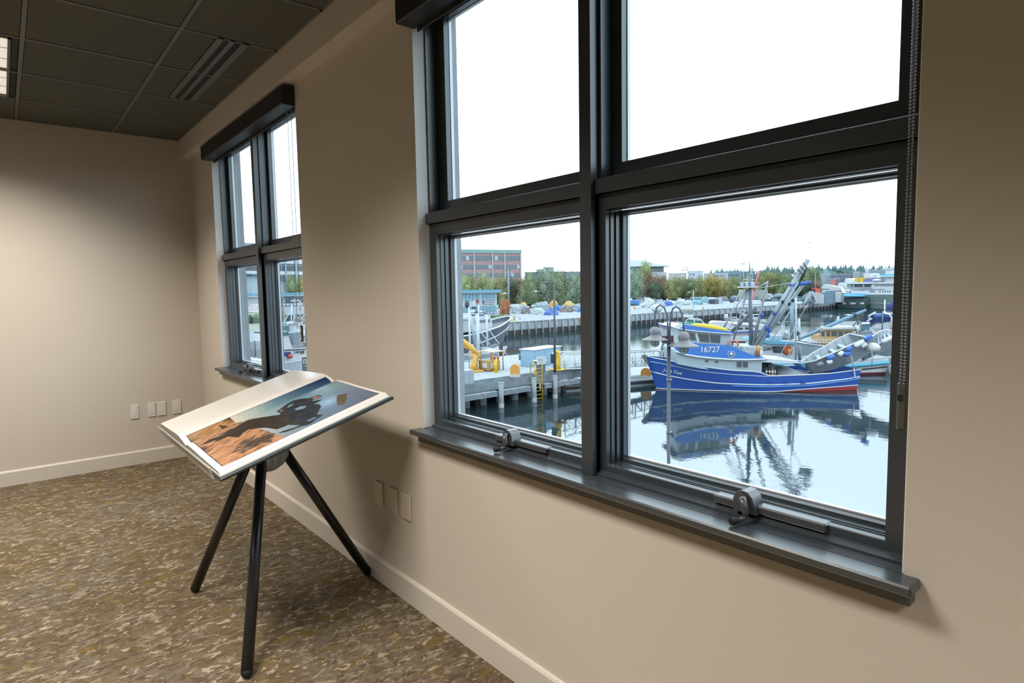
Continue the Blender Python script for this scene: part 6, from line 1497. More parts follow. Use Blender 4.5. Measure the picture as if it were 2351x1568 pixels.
for (cx, w_, yb, h, k, lb) in [(1202, 30, 716, 16, 'bluegrey', 'blue grey net pile, back row, second from the orange tree'), (1238, 34, 713, 18, 'bluegrey', 'large pale blue grey net pile in the middle of the back row'), (1202, 22, 712, 17, 'yellow', 'yellow topped net pile behind the blue grey one'), (1250, 24, 709, 16, 'grey', 'grey rounded net pile behind the middle of the row'),
   (1272, 26, 710, 19, 'orange', 'orange and yellow net pile behind the dark lamp post'), (1306, 26, 710, 18, 'yellow', 'yellow speckled net pile near the mullion'), (1281, 30, 713, 12, 'brightblue', 'bright blue tarp pile right of the dark lamp post'), (1185, 26, 719, 15, 'grey', 'pale grey net pile nearest the orange tree'), (1208, 24, 720, 14, 'mixed', 'brown and white speckled net pile in the front row'),
   (1236, 34, 721, 14, 'green', 'pale green wrapped net pile in the front row'), (1266, 36, 723, 15, 'blue', 'blue and white wrapped net pile in the front row'), (1300, 34, 716, 14, 'mixed', 'brown speckled net pile right of the blue ones'), (1326, 28, 714, 16, 'bluegrey', 'grey net pile against the mullion'), (1334, 20, 716, 8, 'brightblue', 'low bright blue tarp by the mullion'),
   (1456, 26, 701, 12, 'brightblue', 'blue tarp pile at the left edge of the right pane'), (1490, 32, 706, 18, 'white', 'white speckled gear heap near the arched lamp'), (1516, 26, 706, 12, 'grey', 'grey gear heap behind the arched lamp'), (1532, 26, 702, 10, 'blue', 'violet blue tarp heap right of the arched lamp'), (1540, 24, 699, 8, 'white', 'white tarp heap in the yard'), (1562, 26, 701, 12, 'green', 'pale green crate heap in the yard'),
   (1580, 20, 700, 10, 'white', 'white heap near the white pole'), (1600, 26, 699, 10, 'tealt', 'teal heap right of the white pole'), (1618, 16, 694, 12, 'tealt', 'pointed pale blue tarp in the yard'), (1634, 26, 692, 9, 'grey', 'grey gear heap below the yellow trees'), (1660, 24, 690, 9, 'mixed', 'speckled gear heap below the yellow trees'), (1684, 24, 688, 9, 'bluegrey', 'grey gear heap left of the mast'),
   (1708, 28, 688, 12, 'bluegrey', 'grey covered heap behind the mast'), (1760, 30, 685, 10, 'grey', 'grey heap right of the red crane'), (1790, 30, 684, 9, 'bluegrey', 'grey heap left of the boom'), (1816, 22, 683, 9, 'mixed', 'speckled heap behind the boom'), (1502, 18, 694, 8, 'mixed', 'speckled heap behind the truck'), (1470, 16, 693, 8, 'grey', 'grey heap below the sage trees')]:
    pilem_(cx, w_, yb, h, PM[k], lb)
# crates, tanks, containers, trucks in the yard
def crate(px0, px1, yb, yt, m, label, name='crate', cat='crate', depth=2.0, z=QZ, grp='crates and containers in the yard'):
    c_, c, d, n_, W_, H_, M_ = boxthing(name, px0, px1, yb, yt, depth, z, m, label, cat); return tag(c_.build(name, m, origin=c), label, cat, grp)
CM = [white_p, galv, mat('crate_blue', S(130, 170, 210), .6), mat('crate_grey', S(170, 180, 188), .7), dkst, mat('crate_pale', S(206, 214, 220), .6)]
CL = ['white', 'silver', 'pale blue', 'grey', 'dark grey', 'pale grey']; PLC = [(1470, 'at the left of the right pane'), (1545, 'between the two poles'), (1600, 'right of the white pole'), (1665, 'below the yellow trees'), (1730, 'behind the mast'), (1830, 'behind the boom')]
rr = random.Random(3); used_ = {}
for i in range(46):
    px = 1450+i*8.3+rr.uniform(-3, 3); far_ = i % 3; yb = 702-(px-1450)*.032-far_*5; w_ = rr.uniform(5, 10); h = rr.uniform(4, 8); ci = rr.randrange(6)
    pl_ = min(PLC, key=lambda p: abs(p[0]-px)); row = ('front', 'middle', 'back')[far_]
    crate(px, px+w_, yb, yb-h, CM[ci], '%s container %s, %s row' % (CL[ci], pl_[1], row), 'container', 'container', grp='%s containers %s, %s row' % (CL[ci], pl_[1], row))
for (a, b_, yb, yt, mi, lb) in ((1893, 1911, 697, 668, 'tank', 'tall blue grey box tank on the quay end'), (1880, 1892, 697, 676, 'pale', 'pale grey shed left of the blue grey tank'), (1862, 1880, 697, 672, 'beige', 'beige crane cabin shed at the quay end'), (1912, 1930, 694, 672, 'pale', 'white panel right of the blue grey tank'), (1640, 1648, 697, 684, 'pale', 'white cabinet in the yard left of the mast'), (1628, 1641, 698, 687, 'dark', 'dark skip in the yard')):
    crate(a, b_, yb, yt, {'tank': mat('tank_blue_grey', S(128, 156, 176), .7), 'pale': CM[5], 'beige': mat('beige_shed', S(214, 206, 196), .7), 'dark': dkst}[mi], lb, 'shed', 'shed', 4, grp=None)
# gear racks (frames)
def rack(px0, px1, yb, yt, label):
    a, b_ = gp(px0, yb, QZ), gp(px1, yb, QZ); t = thing('gear_rack', (a+b_)/2, label, 'rack', 'open metal racks in the yard'); H_ = up(a, px0, yt).z-QZ
    for k in range(4): p = a.lerp(b_, k/3); q = MB(); q.cyl(p, p+Vector((0, 0, H_)), .06, n=6); q.build('post', galv, t)
    for h in (.5, .75, 1): q = MB(); q.cyl(a+Vector((0, 0, H_*h)), b_+Vector((0, 0, H_*h)), .05, n=6); q.build('rail', galv, t)
rack(1514, 1536, 688, 676, 'open metal rack below the reddish trees'); rack(1462, 1484, 696, 683, 'open metal rack above the blue tarp'); rack(1750, 1800, 685, 674, 'long metal rack right of the red crane'); rack(1296, 1332, 700, 687, 'mesh fence frame right of the yellow net pile')
# truck
c_, c, d, n_, W_, H_, M_ = boxthing('truck', 1581, 1611, 697, 682, 3, QZ, None, '', ''); tk = thing('pickup_truck', c, 'blue grey van parked in the yard by the white pole', 'van')
q = MB(); q.box((-W_/2, 0, .35), (W_/2, 2, H_*.6), M=M_, bev=.2); q.build('body', mat('van_blue_grey', S(140, 170, 190), .4), tk); q = MB(); q.box((-W_/2*.7, .1, H_*.6), (W_/2*.8, 1.9, H_), M=M_, bev=.25); q.build('cab', mat('van_blue_grey', (0, 0, 0)), tk)
for e in (-.6, .6): q = MB(); q.cyl(M_ @ Vector((W_/2*e, -.05, .38)), M_ @ Vector((W_/2*e, .25, .38)), .38, n=14); q.build('wheel', blk, tk)
# white boat on the quay edge and small posts
q = MB(); a = gp(1508, 717, QZ); k = a.xy.length/FPX; q.sph(a+Vector((0, 0, 9*k)), 13*k, 14, sc=(1, 1, .75)); tag(q.build('wrapped_boat', PM['white'], origin=a), 'white shrink-wrapped boat end on the quay behind the arched lamp', 'boat')
for (px, yb, yt, m, lb) in ((1614.5, 711, 704, oran, 'orange marker on the quay edge'), (1624, 711, 706, white_p, 'white marker on the quay edge'), (1457, 710, 703, oran, 'orange bollard at the left edge of the right pane'), (1465, 710, 703, white_p, 'white bollard at the left edge of the right pane'), (1181, 734, 723, mat('tan_hydrant', S(222, 184, 130), .6), 'tan hydrant on the quay beside the lawn'), (1194, 733, 723, white_p, 'white bollard on the quay beside the lawn'), (1247, 738, 729, white_p, 'white post on the quay edge left of the meter'), (1330, 737, 727, oran, 'orange marker at the mullion on the quay edge'), (1903, 695, 689, oran, 'orange marker in front of the blue grey tank')):
    g = gp(px, yb, QZ); q = MB(); k = g.xy.length/FPX; H_ = up(g, px, yt).z-QZ; q.lathe([(0, 0), (1.6*k, 0), (1.5*k, H_*.75), (.8*k, H_*.97), (0, H_)], g, 10); tag(q.build('bollard', m, origin=g), lb, 'bollard')
# red crane posts with cone
g = gp(1876, 695, QZ); rc = thing('red_gantry', g, 'red steel gantry with a red cone base at the end of the quay', 'gantry')
rm = mat('gantry_red', S(222, 70, 58), .5)
q = MB(); q.cyl(up(g, 1876, 664), up(g, 1876, 683), .55, n=10); q.build('drum', rm, rc); q = MB(); q.cyl(up(g, 1876, 684), up(g, 1876, 694.5), .4, 1.0, n=12); q.build('cone', rm, rc)
q = MB(); q.cyl(up(g, 1864, 664), up(g, 1880, 663), .25); q.build('beam', rm, rc); q = MB(); q.cyl(up(g, 1881, 663), up(g, 1881, 683), .25); q.build('post', mat('faded_red', S(230, 130, 130), .6), rc)
# slanting red and white crane arm behind the mast
g = gp(1727, 700, QZ); ra = thing('mobile_crane', g, 'red and white crane arm slanting up behind the blue boat mast', 'crane')
a, b_, c = up(g, 1727, 699), up(g, 1731, 668), up(g, 1743, 621); q = MB(); q.tube([a, b_], .34, 8); q.build('lower_arm', mat('faded_red', (0, 0, 0)), ra); q = MB(); q.tube([b_, c], [.42, .34], 8); q.build('upper_arm', mat('pale_red_arm', S(226, 120, 126), .5), ra)
q = MB(); q.box(g+Vector((-2.5, -1.5, 0)), g+Vector((2.5, 1.5, 1.6)), bev=.2); q.build('carrier', white_p, ra)
# concrete silo shaped hut behind mast
crate(1696, 1718, 690, 665, mat('pale_stone_shed', S(196, 198, 190), .8), 'pale stone shed behind the grey mast', 'shed', 'shed', 5, grp=None); crate(1732, 1750, 688, 666, mat('pale_stone_shed', (0, 0, 0)), 'pale stone shed right of the grey mast', 'shed', 'shed', 5, grp=None)
# green and white patrol hut at quay edge
crate(1572, 1590, 715, 709, mat('pale_tan_box', S(206, 206, 190), .8), 'pale tan box on the quay edge', 'box', 'box', 1.5, grp=None); crate(1565, 1580, 713, 711, mat('green_box_dark', S(100, 122, 118), .8), 'dark green flat box on the quay edge', 'box', 'box', 1.5, grp=None)

# -- white passenger yacht with green hull, far right
Y = Boat('passenger_yacht', gp(1950, 704.5, WZ), gp(2220, 716, WZ), 13, (5.3, 5.2, 5.4), 'large white passenger yacht with dark green hull at the far right', rake=-2.0, full=.16)
gh = mat('dark_green_hull', S(118, 142, 142), .5); Y.hull(gh, gh, deck=wh2, sink=.2)
l_ = -5.6
def ys(nm, pts, m, l0=l_, l1=5.0, par=None): return Y.prism(nm, pts, l0, l1, m, par)
main = ys('main_deck', [(1952, 668), (2110, 664), (2110, 676), (1996, 679), (1956, 676)], white_p); ys('second_deck', [(1938, 661), (1938, 665), (2110, 662), (2110, 648), (2004, 648), (1998, 661)], white_p); ys('deck_edge', [(1937, 648), (2110, 647), (2110, 651), (1937, 652)], white_p, l_-.6, 5.4)
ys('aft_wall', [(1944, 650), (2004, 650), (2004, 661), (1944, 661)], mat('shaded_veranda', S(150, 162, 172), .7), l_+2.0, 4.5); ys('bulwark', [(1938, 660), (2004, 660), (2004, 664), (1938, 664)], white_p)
ys('third_deck', [(2024, 634), (2110, 634), (2110, 648), (2022, 648)], white_p, l_+1.2, 4.2); ys('third_deck_edge', [(1996, 634), (2110, 633), (2110, 635.5), (1996, 636)], white_p, l_-.2, 5.0); ys('aft_lounge', [(1941, 639), (1960, 642), (1960, 648), (1939, 648)], white_p, l_+.8, 4.2)
ys('funnel', [(1983, 628), (1995, 628), (1998, 640), (1984, 640)], mat('funnel_cream', S(224, 232, 232), .6), -2, 2)
for x in (1963, 1973.5): ys('yellow_locker', [(x, 638), (x+7.5, 638), (x+7.5, 647.5), (x, 647.5)], yel, l_-.2, l_+2)
ys('purple_canopy', [(1984, 642), (1994, 638), (2008, 640), (2008, 648), (1984, 648)], mat('violet_tarp', S(130, 140, 206), .7), l_, 2); ys('turquoise_awning', [(2020, 631), (2026, 629.5), (2050, 629.5), (2052, 633.5), (2020, 633.5)], tealp, -4, 3)
ys('bridge', [(2034, 622), (2110, 616), (2110, 630), (2032, 631)], white_p, -3.4, 3.0); ys('bridge_roof', [(2022, 616.5), (2046, 615), (2046, 617), (2022, 618)], white_p, -4, 3)
for x in range(2008, 2066, 12): Y.slab('saloon_window', [(x, 651.5), (x+9, 651.5), (x+9, 657.5), (x-1, 657.5)], l_, .1, mat('yacht_window', S(170, 180, 190), .4), main)
for x in (1997, 2001, 2005, 2019, 2026, 2031, 2037, 2042, 2050, 2062): Y.slab('cabin_window', [(x, 667.5), (x+1.8, 667.5), (x+1.8, 671), (x, 671)], l_, .1, glassd, main)
for x in (2042, 2052, 2061, 2065): Y.slab('top_window', [(x, 637), (x+1.6, 637), (x+1.6, 640), (x, 640)], l_+1.2, .1, glassd, main)
for x in (1960, 1983, 1952): Y.rod('deck_post', Y.P(x, 652, l_), Y.P(x, 661, l_), .22, white_p)
Y.rod('aft_mast', Y.P(1991, 628, 0), Y.P(1988, 600, 0), .7, white_p, r1=.25); Y.rod('fore_mast', Y.P(2036, 622, 0), Y.P(2034, 603, 0), .7, white_p, r1=.3)
q = MB(); q.sph(Y.P(2008, 632, -2), .8, 10); q.build('satellite_dome', white_p, Y.root); q = MB(); q.sph(Y.P(2016, 643.5, l_), 1.1, 10, sc=(1.8, 1, .6)); q.build('life_raft', white_p, Y.root)
Y.line('hull_rope_line', lambda u: WZ+2.1, .14, mat('hull_line', S(170, 190, 186), .6), .0, 1)
# barge with blue tarpaulin roof in front of the yacht
G = Boat('barge', gp(1928, 707, WZ), gp(2000, 708.5, WZ), 7, (1.6, 1.4, 1.4), 'dark green work barge under a blue tarpaulin roof', rake=.4, full=.12)
dg = mat('barge_green', S(76, 112, 114), .6); G.hull(dg, deck=dk_m, sink=.1)
G.prism('cargo', [(1931, 684), (1992, 683), (1994, 700), (1930, 701)], -2.4, 2.4, mat('barge_cargo', S(112, 124, 128), .8)); 
q = MB(); R_ = []
for i in range(13):
    t_ = i/12; x, z0 = G.loc(1921+77*t_, 679, 0); zt_ = G.loc(1921+77*t_, 679-5.5*math.sin(PI*min(1, max(0, t_)))**.7, 0)[1]; R_.append([G.W(x, l2, z0+(zt_-z0)*(1-abs(l2)/4)) for l2 in (-4, -2, 0, 2, 4)]+[G.W(x, 4, z0-.3), G.W(x, -4, z0-.3)])
q.loft(R_); q.build('tarpaulin', mat('bright_blue_tarp', S(96, 190, 228), .7), G.root)
ys2 = mat('navy_tarp', S(84, 120, 150), .7)
for x in (1924, 1932, 1941, 1960, 1975, 1986, 1992): G.rod('roof_post', G.P(x, 680, -3), G.P(x, 699, -3), .13, dg)
for x, w_ in ((1952, 12), (1975, 9), (1935, 6)): G.slab('white_block', [(x, 694.5), (x+w_, 694.5), (x+w_, 698.5), (x, 698.5)], -3.3, .2, white_p)
# marina yachts and lakeside houses further off
def farb(px0, px1, yb, yt, R, m, label, name='house', cat='house', depth=20, wins=0, zb=-6.9, roof=None, grp=None):
    b_ = Bld(name, px0, px1, R, R, label, depth, cat, zb=zb); 
    if grp: b_.root['group'] = grp
    c = (px0+px1)/2; zt_ = b_.z(c, yt); b_.box('walls', 0, b_.len, 0, depth, zb, zt_-.5, m); b_.box('roof', -.3, b_.len+.3, -.3, depth+.3, zt_-.5, zt_, roof or white_p)
    if wins:
        k = R/FPX; nrow = max(1, int((yb-yt-3)/4)); nc = wins
        for r_ in range(nrow):
            for j in range(nc):
                X = b_.len*(j+.3)/nc; zc = zt_-.5-k*(2.2+4*r_); b_.box('window', X, X+b_.len*.4/nc, -.2, .1, zc-k*1.6, zc, glassd if (j+r_) % 3 else bwin)
    return b_
FB = [(1874, 1893, 655, 628, 900, (196, 208, 222), 'pale blue grey house block right of the tall green tree', 5), (1893, 1904, 655, 631, 960, (170, 196, 214), 'blue house between the pale block and the long dark one', 3), (1904, 1952, 655, 629, 1000, (140, 148, 170), 'long dark apartment block with a white roof edge', 10), (1905, 1917, 650, 640, 880, (232, 150, 150), 'small salmon pink house', 0), (1915, 1926, 650, 639, 890, (178, 172, 190), 'mauve house beside the salmon pink one', 3),
      (1956, 1972, 645, 624, 1000, (208, 216, 220), 'pale house behind the yellow lockers', 4), (1990, 2034, 645, 620, 980, (176, 194, 212), 'long blue grey apartment building above the yacht', 11), (2030, 2058, 645, 617, 930, (232, 240, 248), 'white apartment building with rows of windows above the yacht', 8), (2052, 2090, 645, 617, 960, (218, 232, 238), 'pale apartment building at the right window jamb', 5), (1962, 1992, 640, 626, 1020, (226, 232, 236), 'low white building left of the aft mast', 6)]
for a, b_, yb, yt, R, c, lb, wn in FB: farb(a, b_, yb, yt, R, mat('wall_'+'_'.join(lb.split()[:2]), S(*c), .8), lb, wins=wn)
def myacht(px0, px1, y, label, R=None, hh=(6.4, 5.2, 4.6)):
    b_ = Boat('motor_yacht', gp(px0, y, WZ), gp(px1, y, WZ), 5, hh, label, rake=1.6, group='white yachts in the far marina'); b_.hull(white_p, deck=white_p, sink=.1); k = (px1-px0)
    b_.prism('cabin', [(px0+k*.1, y-22), (px0+k*.3, y-31), (px0+k*.8, y-28), (px0+k*.98, y-12), (px0+k*.0, y-12)], -1.8, 1.8, white_p); b_.slab('window_strip', [(px0+k*.2, y-21), (px0+k*.85, y-20), (px0+k*.85, y-18.5), (px0+k*.15, y-19.5)], -1.8, .1, glassd)
myacht(1878, 1922, 684, 'long white yacht in the far marina left of the passenger yacht'); myacht(1898, 1938, 688, 'white yacht moored in front of the long one', hh=(5, 4.4, 4)); myacht(1918, 1946, 680, 'white yacht half behind the passenger yacht stern')
q = MB(); a = gp(1884, 693, WZ); b_ = gp(1936, 694, WZ); d = nrm(b_-a); n_ = Vector((-d.y, d.x, 0)); q.loft([[p, p+n_*8, p+n_*8+Vector((0, 0, 4.6)), p+Vector((0, 0, 4.6))] for p in (a, b_)], smooth=False); tag(q.build('covered_moorage', mat('dark_moorage', S(104, 112, 136), .8)), 'dark covered moorage below the far yachts', 'shed')
# -- hills with conifers along the far shore
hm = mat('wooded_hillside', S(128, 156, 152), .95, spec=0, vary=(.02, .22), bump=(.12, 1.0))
V = []; NX, NY = 60, 10; rr = random.Random(5)
def ridge(px): return 26+5*math.sin(px*.021)+3*math.sin(px*.057)
for j in range(NY+1):
    for i in range(NX+1):
        px = 1560+i*(2300-1560)/NX; R = 1060+j*52; p = atd(px, 655, R); f = min(1, j/7)
        p.z = WZ+1+(ridge(px)*1.25)*f**1.2*min(1, (px-1560)/130) - (max(0, j-8)*3) + rr.uniform(-.8, .8); V.append(p)
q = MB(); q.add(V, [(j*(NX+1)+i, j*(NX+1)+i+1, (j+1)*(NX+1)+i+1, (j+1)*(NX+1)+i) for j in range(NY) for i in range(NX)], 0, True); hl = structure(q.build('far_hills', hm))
def conifer_me(seed):
    r = random.Random(seed); q = MB(); z = .08
    for k in range(7):
        rad = .27*(1-k/7.3)*(1+.12*r.uniform(-1, 1)); n_ = 9; V = [(math.cos(2*PI*i/n_+k)*rad*(1+.3*r.uniform(-1, 1)), math.sin(2*PI*i/n_+k)*rad*(1+.3*r.uniform(-1, 1)), z+r.uniform(-.03, .02)) for i in range(n_)]+[(0, 0, z+.24)]
        q.add(V, [(i, (i+1) % n_, n_) for i in range(n_)]); z += .115
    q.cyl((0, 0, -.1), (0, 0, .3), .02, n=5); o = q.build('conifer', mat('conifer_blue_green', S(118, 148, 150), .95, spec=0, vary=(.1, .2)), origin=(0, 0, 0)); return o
CF = [conifer_me(1), conifer_me(2)]; firstc = [True, True]
secs = [(1640, 'above the teal grey building'), (1700, 'behind the blue boat mast'), (1760, 'between the mast and the boom'), (1830, 'around the tip of the boom'), (1900, 'above the long dark apartment block'), (1980, 'left of the yacht aft mast'), (2045, 'right of the yacht aft mast')]
i = 0; px = 1632.0
while px < 2085:
    R = 1400+rr.uniform(-40, 60); base = atd(px, 655, R); base.z = WZ+ridge(px)*1.25*min(1, (px-1560)/130)-3
    topy = 612+(px > 1870)*(-2)+rr.uniform(-5, 5)+(6 if px < 1760 else 0)
    H_ = max(8, atd(px, topy, R).z-base.z); k = i % 2; o = CF[k] if firstc[k] else CF[k].copy()
    if not firstc[k]: COL.objects.link(o)
    firstc[k] = False; o.location = base; w_ = H_*rr.uniform(1.0, 1.8); o.scale = (w_, w_, H_); o.rotation_euler = (0, 0, rr.random()*6)
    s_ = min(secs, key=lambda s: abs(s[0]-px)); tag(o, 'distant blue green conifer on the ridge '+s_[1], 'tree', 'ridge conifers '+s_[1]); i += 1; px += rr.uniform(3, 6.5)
# mid slope tree clumps
for n_, (px, yt, w_, lb) in enumerate(((1885, 622, 26, 'left of the dark apartment block'), (1915, 624, 30, 'above the dark apartment block'), (1948, 620, 30, 'left of the yacht aft mast'), (1975, 618, 30, 'just left of the aft mast'), (2004, 615, 30, 'right of the aft mast'), (2030, 612, 30, 'left of the fore mast'), (2060, 612, 32, 'at the right jamb'), (1680, 618, 34, 'above the white flat roofs'), (1760, 616, 36, 'right of the mast'), (1800, 612, 34, 'left of the boom'))):
    R = 1180; g = atd(px, 650, R); g.z = WZ+8
    tree(px-w_/2, px+w_/2, 0, yt, 0, 'sage', 'sage green hillside tree '+lb, group='hillside trees', shape=n_, R=R) if False else None
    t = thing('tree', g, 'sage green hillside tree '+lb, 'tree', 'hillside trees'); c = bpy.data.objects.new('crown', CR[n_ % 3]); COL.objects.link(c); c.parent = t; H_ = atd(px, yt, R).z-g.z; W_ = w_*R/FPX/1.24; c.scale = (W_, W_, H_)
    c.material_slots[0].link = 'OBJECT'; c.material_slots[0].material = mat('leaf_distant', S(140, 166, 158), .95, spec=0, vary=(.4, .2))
# bird in the sky and gulls
def bird(px, py, R, span, label, pose=0):
    c = atd(px, py, R); q = MB(); q.sph(c, span*.16, 8, sc=(1.8, .8, .8)); dr = nrm((-c.y, c.x))
    t = thing('bird', c, label, 'bird'); q.build('body', dkst if pose == 0 else white_p, t)
    for e in (-1, 1):
        q = MB(); a = c+dr*e*span*.08; m_ = c+dr*e*span*.28+Vector((0, 0, span*(.16 if pose == 0 else .05))); b_ = c+dr*e*span*.5+Vector((0, 0, span*(.04)))
        w_ = Vector((0, 0, span*.05)); q.loft([[a-w_, a+w_, a+w_+Vector((c.x, c.y, 0)).normalized()*span*.1], [m_-w_*.8, m_+w_*.8, m_+w_*.8+Vector((c.x, c.y, 0)).normalized()*span*.08], [b_-w_*.2, b_+w_*.2, b_+w_*.2+Vector((c.x, c.y, 0)).normalized()*span*.02]], smooth=False); q.build('wing', dkst if pose == 0 else white_p, t)
bird(1859, 557, 60, .30, 'small dark bird flying high above the boom tip'); bird(1738, 606, 55, .34, 'white gull flying by the top of the mast', 1); bird(1231, 669, 120, 1.3, 'white gull gliding in front of the green trees', 1); bird(1158, 674, 100, 1.2, 'white gull gliding left of the tall light mast', 1); bird(1582, 671, 150, 1.1, 'white gull over the gear yard', 1)
# ================================================================== VIEW THROUGH THE FAR WINDOW
# modernist banded building
B4 = Bld('office_building', 560, 722, 250, 262, 'white and grey banded office building seen through the far window', 30)
z_ = lambda y: B4.z(680, y)
B4.box('body', 0, B4.len, 0, 28, QZ, z_(597)+6, mat('banded_grey', S(176, 186, 196), .7))
for y0, y1, m in ((596, 606, white_p), (623, 631, white_p)): B4.box('white_band', -.2, B4.len+.2, -.6, .05, z_(y1), z_(y0), m)
for y0, y1 in ((611, 622), (634, 646)):
    wb = B4.box('window_band', .2, B4.len-.2, -.25, .05, z_(y1), z_(y0), mat('band_window_glass', S(92, 104, 116), .3))
    n_ = 36
    for j in range(n_): X = .2+(B4.len-.4)*j/n_; B4.box('mullion', X, X+.22, -.4, -.251, z_(y1), z_(y0), galv, wb)
for px in (657, 681, 700): B4.box('pilaster', B4.x(px)-.3, B4.x(px)+.3, -.9, -.601, QZ, z_(597)+6, mat('pale_blue_pilaster', S(170, 200, 216), .7))
for a, b_, yt, k, lb in ((628, 662, 630, 'green', 'left of the yellow tree in the far window'), (652, 684, 632, 'yellow', 'in the middle of the far window right pane'), (676, 712, 640, 'light', 'at the right of the far window behind the chain'), (640, 668, 650, 'dark', 'low, behind the turquoise roof in the far window')):
    tree(a, b_, 0, yt, QZ, k, KN[k]+' tree '+lb, 'trees seen through the far window', shape=a, R=205)
# second turquoise building, nearer
B5 = Bld('waterfront_building', 618, 760, 131, 150, 'white building with turquoise roof seen through the far window right pane', 14)
z5 = lambda y: B5.z(680, y)
B5.box('body', 0, B5.len, 0, 14, QZ, z5(676), whw); B5.box('roof', -1, B5.len+1, -1.2, 15, z5(677), z5(672), tqr); B5.box('roof_soffit', -.8, B5.len+.8, -1, 14.8, z5(680), z5(677)-.01, white_p)
for y0, y1, yb in ((681, 695, 702), (722, 735, 741)):
    fr = B5.box('window_wall', .3, B5.len-.3, -.12, .02, z5(yb), z5(y0), mat('deep_blue_frame', S(84, 118, 166), .6)); n_ = 18; st_ = (B5.len-.6)/n_
    for j in range(n_):
        X = .3+st_*j; B5.box('window', X+.1, X+st_-.12, -.17, -.121, z5(y1), z5(y0)-.1, glassd if j % 3 else bgl, fr); B5.box('vent_panel', X+.15, X+st_-.2, -.2, -.121, z5(yb)+.1, z5(y1)-.08, white_p, fr)
t, g, tp = pole('thin_pole', 684, 712, 677, 634, QZ, .16, white_p, 'white mast standing before the turquoise roof in the far window', 'pole')
q = MB(); q.sph(up(gp(659, 712, QZ), 659, 669), .3, 8, sc=(1, 1, 2)); tag(q.build('roof_vent', white_p), 'white vent on the turquoise roof in the far window', 'vent')
# boats at the near wharf, white bow with number and red buoy
V1 = Boat('fishing_boat', gp(716, 868, WZ), gp(600, 892, WZ), 4.2, (3.0, 2.4, 2.3), 'white fishing boat with number 71808 and red buoy seen through the far window', rake=1.0)
V1.hull(mat('pale_hull', S(214, 224, 232), .5), deck=wh2, rail=white_p, railr=.05)
V1.prism('cabin', [(646, 770), (661, 768), (671, 799), (671, 806), (640, 808), (640, 770)], -1.4, 1.2, white_p); V1.prism('cabin_roof', [(640, 762), (660, 762), (664, 766), (664, 769), (640, 769)], -1.6, 1.4, mat('teal_roof', S(70, 120, 134), .6))
V1.prism('roof_top', [(645, 758), (659, 760), (660, 763), (640, 763)], -1.2, 1.0, white_p)
V1.prism('bulwark', [(640, 800), (704, 797), (706, 838), (640, 842)], -2.0, -1.8, white_p); V1.slab('dark_strip', [(640, 804), (703, 800), (703, 802.5), (640, 806.5)], -2.02, .04, dkst)
V1.slab('dark_panel', [(640, 809), (666, 808), (674, 817), (640, 818)], -2.02, .03, navy); V1.slab('dark_box', [(690, 806), (699, 804), (699, 812), (690, 812)], -2.02, .05, dkst)
pl = V1.P(681, 809, -2.05); d_ = -V1.e1
txt('71808', 'registration_number', Matrix(((d_.x, 0, -V1.e2.x, pl.x), (d_.y, 0, -V1.e2.y, pl.y), (0, 1, 0, pl.z), (0, 0, 0, 1))), mat('black_lettering', (0, 0, 0)), V1.root, (V1.P(690, 809, -2)-V1.P(673, 809, -2)).length*.33, ext=.005)
q = MB(); a = V1.P(666, 818, -2.25); k = a.xy.length/FPX; q.sph(a, 5*k, 12, sc=(1.35, 1.2, 1)); tag(q.build('mooring_buoy', mat('coral_red_buoy', S(246, 104, 96), .45)), 'coral red buoy hanging on the white boat in the far window', 'buoy')
for a, b_, r in (((647, 747), (664, 720), .03), ((655, 785), (702, 718), .035), ((668, 793), (700, 762), .035), ((670, 700), (668, 760), .06), ((688, 700), (693, 770), .06), ((675, 722), (672, 770), .04), ((668, 691), (688, 690), .06), ((675, 735), (702, 742), .05), ((660, 742), (676, 742), .16), ((688, 690), (689, 712), .1)):
    V1.rod('mast_pole', V1.P(*a, .3), V1.P(*b_, .3), r, white_p)
for i in range(10):
    q = MB(); a = V1.P(672+rr.random()*28, 730+rr.random()*60, .2); q.box(a-Vector((.25, .25, .2)), a+Vector((.25, .25, .25)), bev=.05); q.build('deck_gear', [galv, mat('gear_tan', S(196, 184, 172), .7), white_p][i % 3], V1.root)
V1.prism('net_drum', [(672, 765), (692, 762), (695, 790), (674, 792)], -.8, .8, net_m)
V2 = Boat('fishing_boat', gp(652, 812, WZ), gp(730, 806, WZ), 4.4, (2.2, 1.6, 1.6), 'teal and white workboat behind, in the far window right pane', rake=.8); V2.hull(mat('teal_hull', S(96, 140, 150), .6), deck=wh2, rail=white_p)
V2.prism('cabin', [(648, 748), (664, 748), (666, 770), (648, 772)], -1, 1, mat('teal_cabin', S(110, 150, 160), .6)); V2.prism('radar', [(650, 749), (664, 748), (664, 752), (650, 753)], -.8, .8, white_p); V2.rod('post', V2.P(658, 752, 0), V2.P(659, 760, 0), .12, white_p)
# dock sign on the building's walkway
sa = at(692.5, 850, 1, 9.0); so = thing('dock_sign', atd(698, 860, 16.0), 'dark grey sign with white letters beginning DOC behind the far window jamb', 'sign')
R = 16.0; a = atd(692.5, 836, R); hd_ = nrm((-a.y, a.x)); hd_ = hd_ if hd_.dot(atd(710, 836, R)-a) > 0 else -hd_; k = R/FPX; c0 = atd(692.5, 820.5, R)
q = MB(); q.prism([(0, 0), (40*k, 0), (40*k, -33*k), (0, -33*k)], lambda p: c0+hd_*p[0]+Vector((0, 0, p[1])), lambda p: c0+hd_*p[0]+Vector((0, 0, p[1]))+Vector((a.x, a.y, 0)).normalized()*.03); sb_ = q.build('panel', mat('sign_charcoal', S(74, 88, 92), .6), so)
nr = Vector((-a.x, -a.y, 0)).normalized(); P_ = c0+hd_*(2.2*k)+Vector((0, 0, -9.5*k))+nr*.006
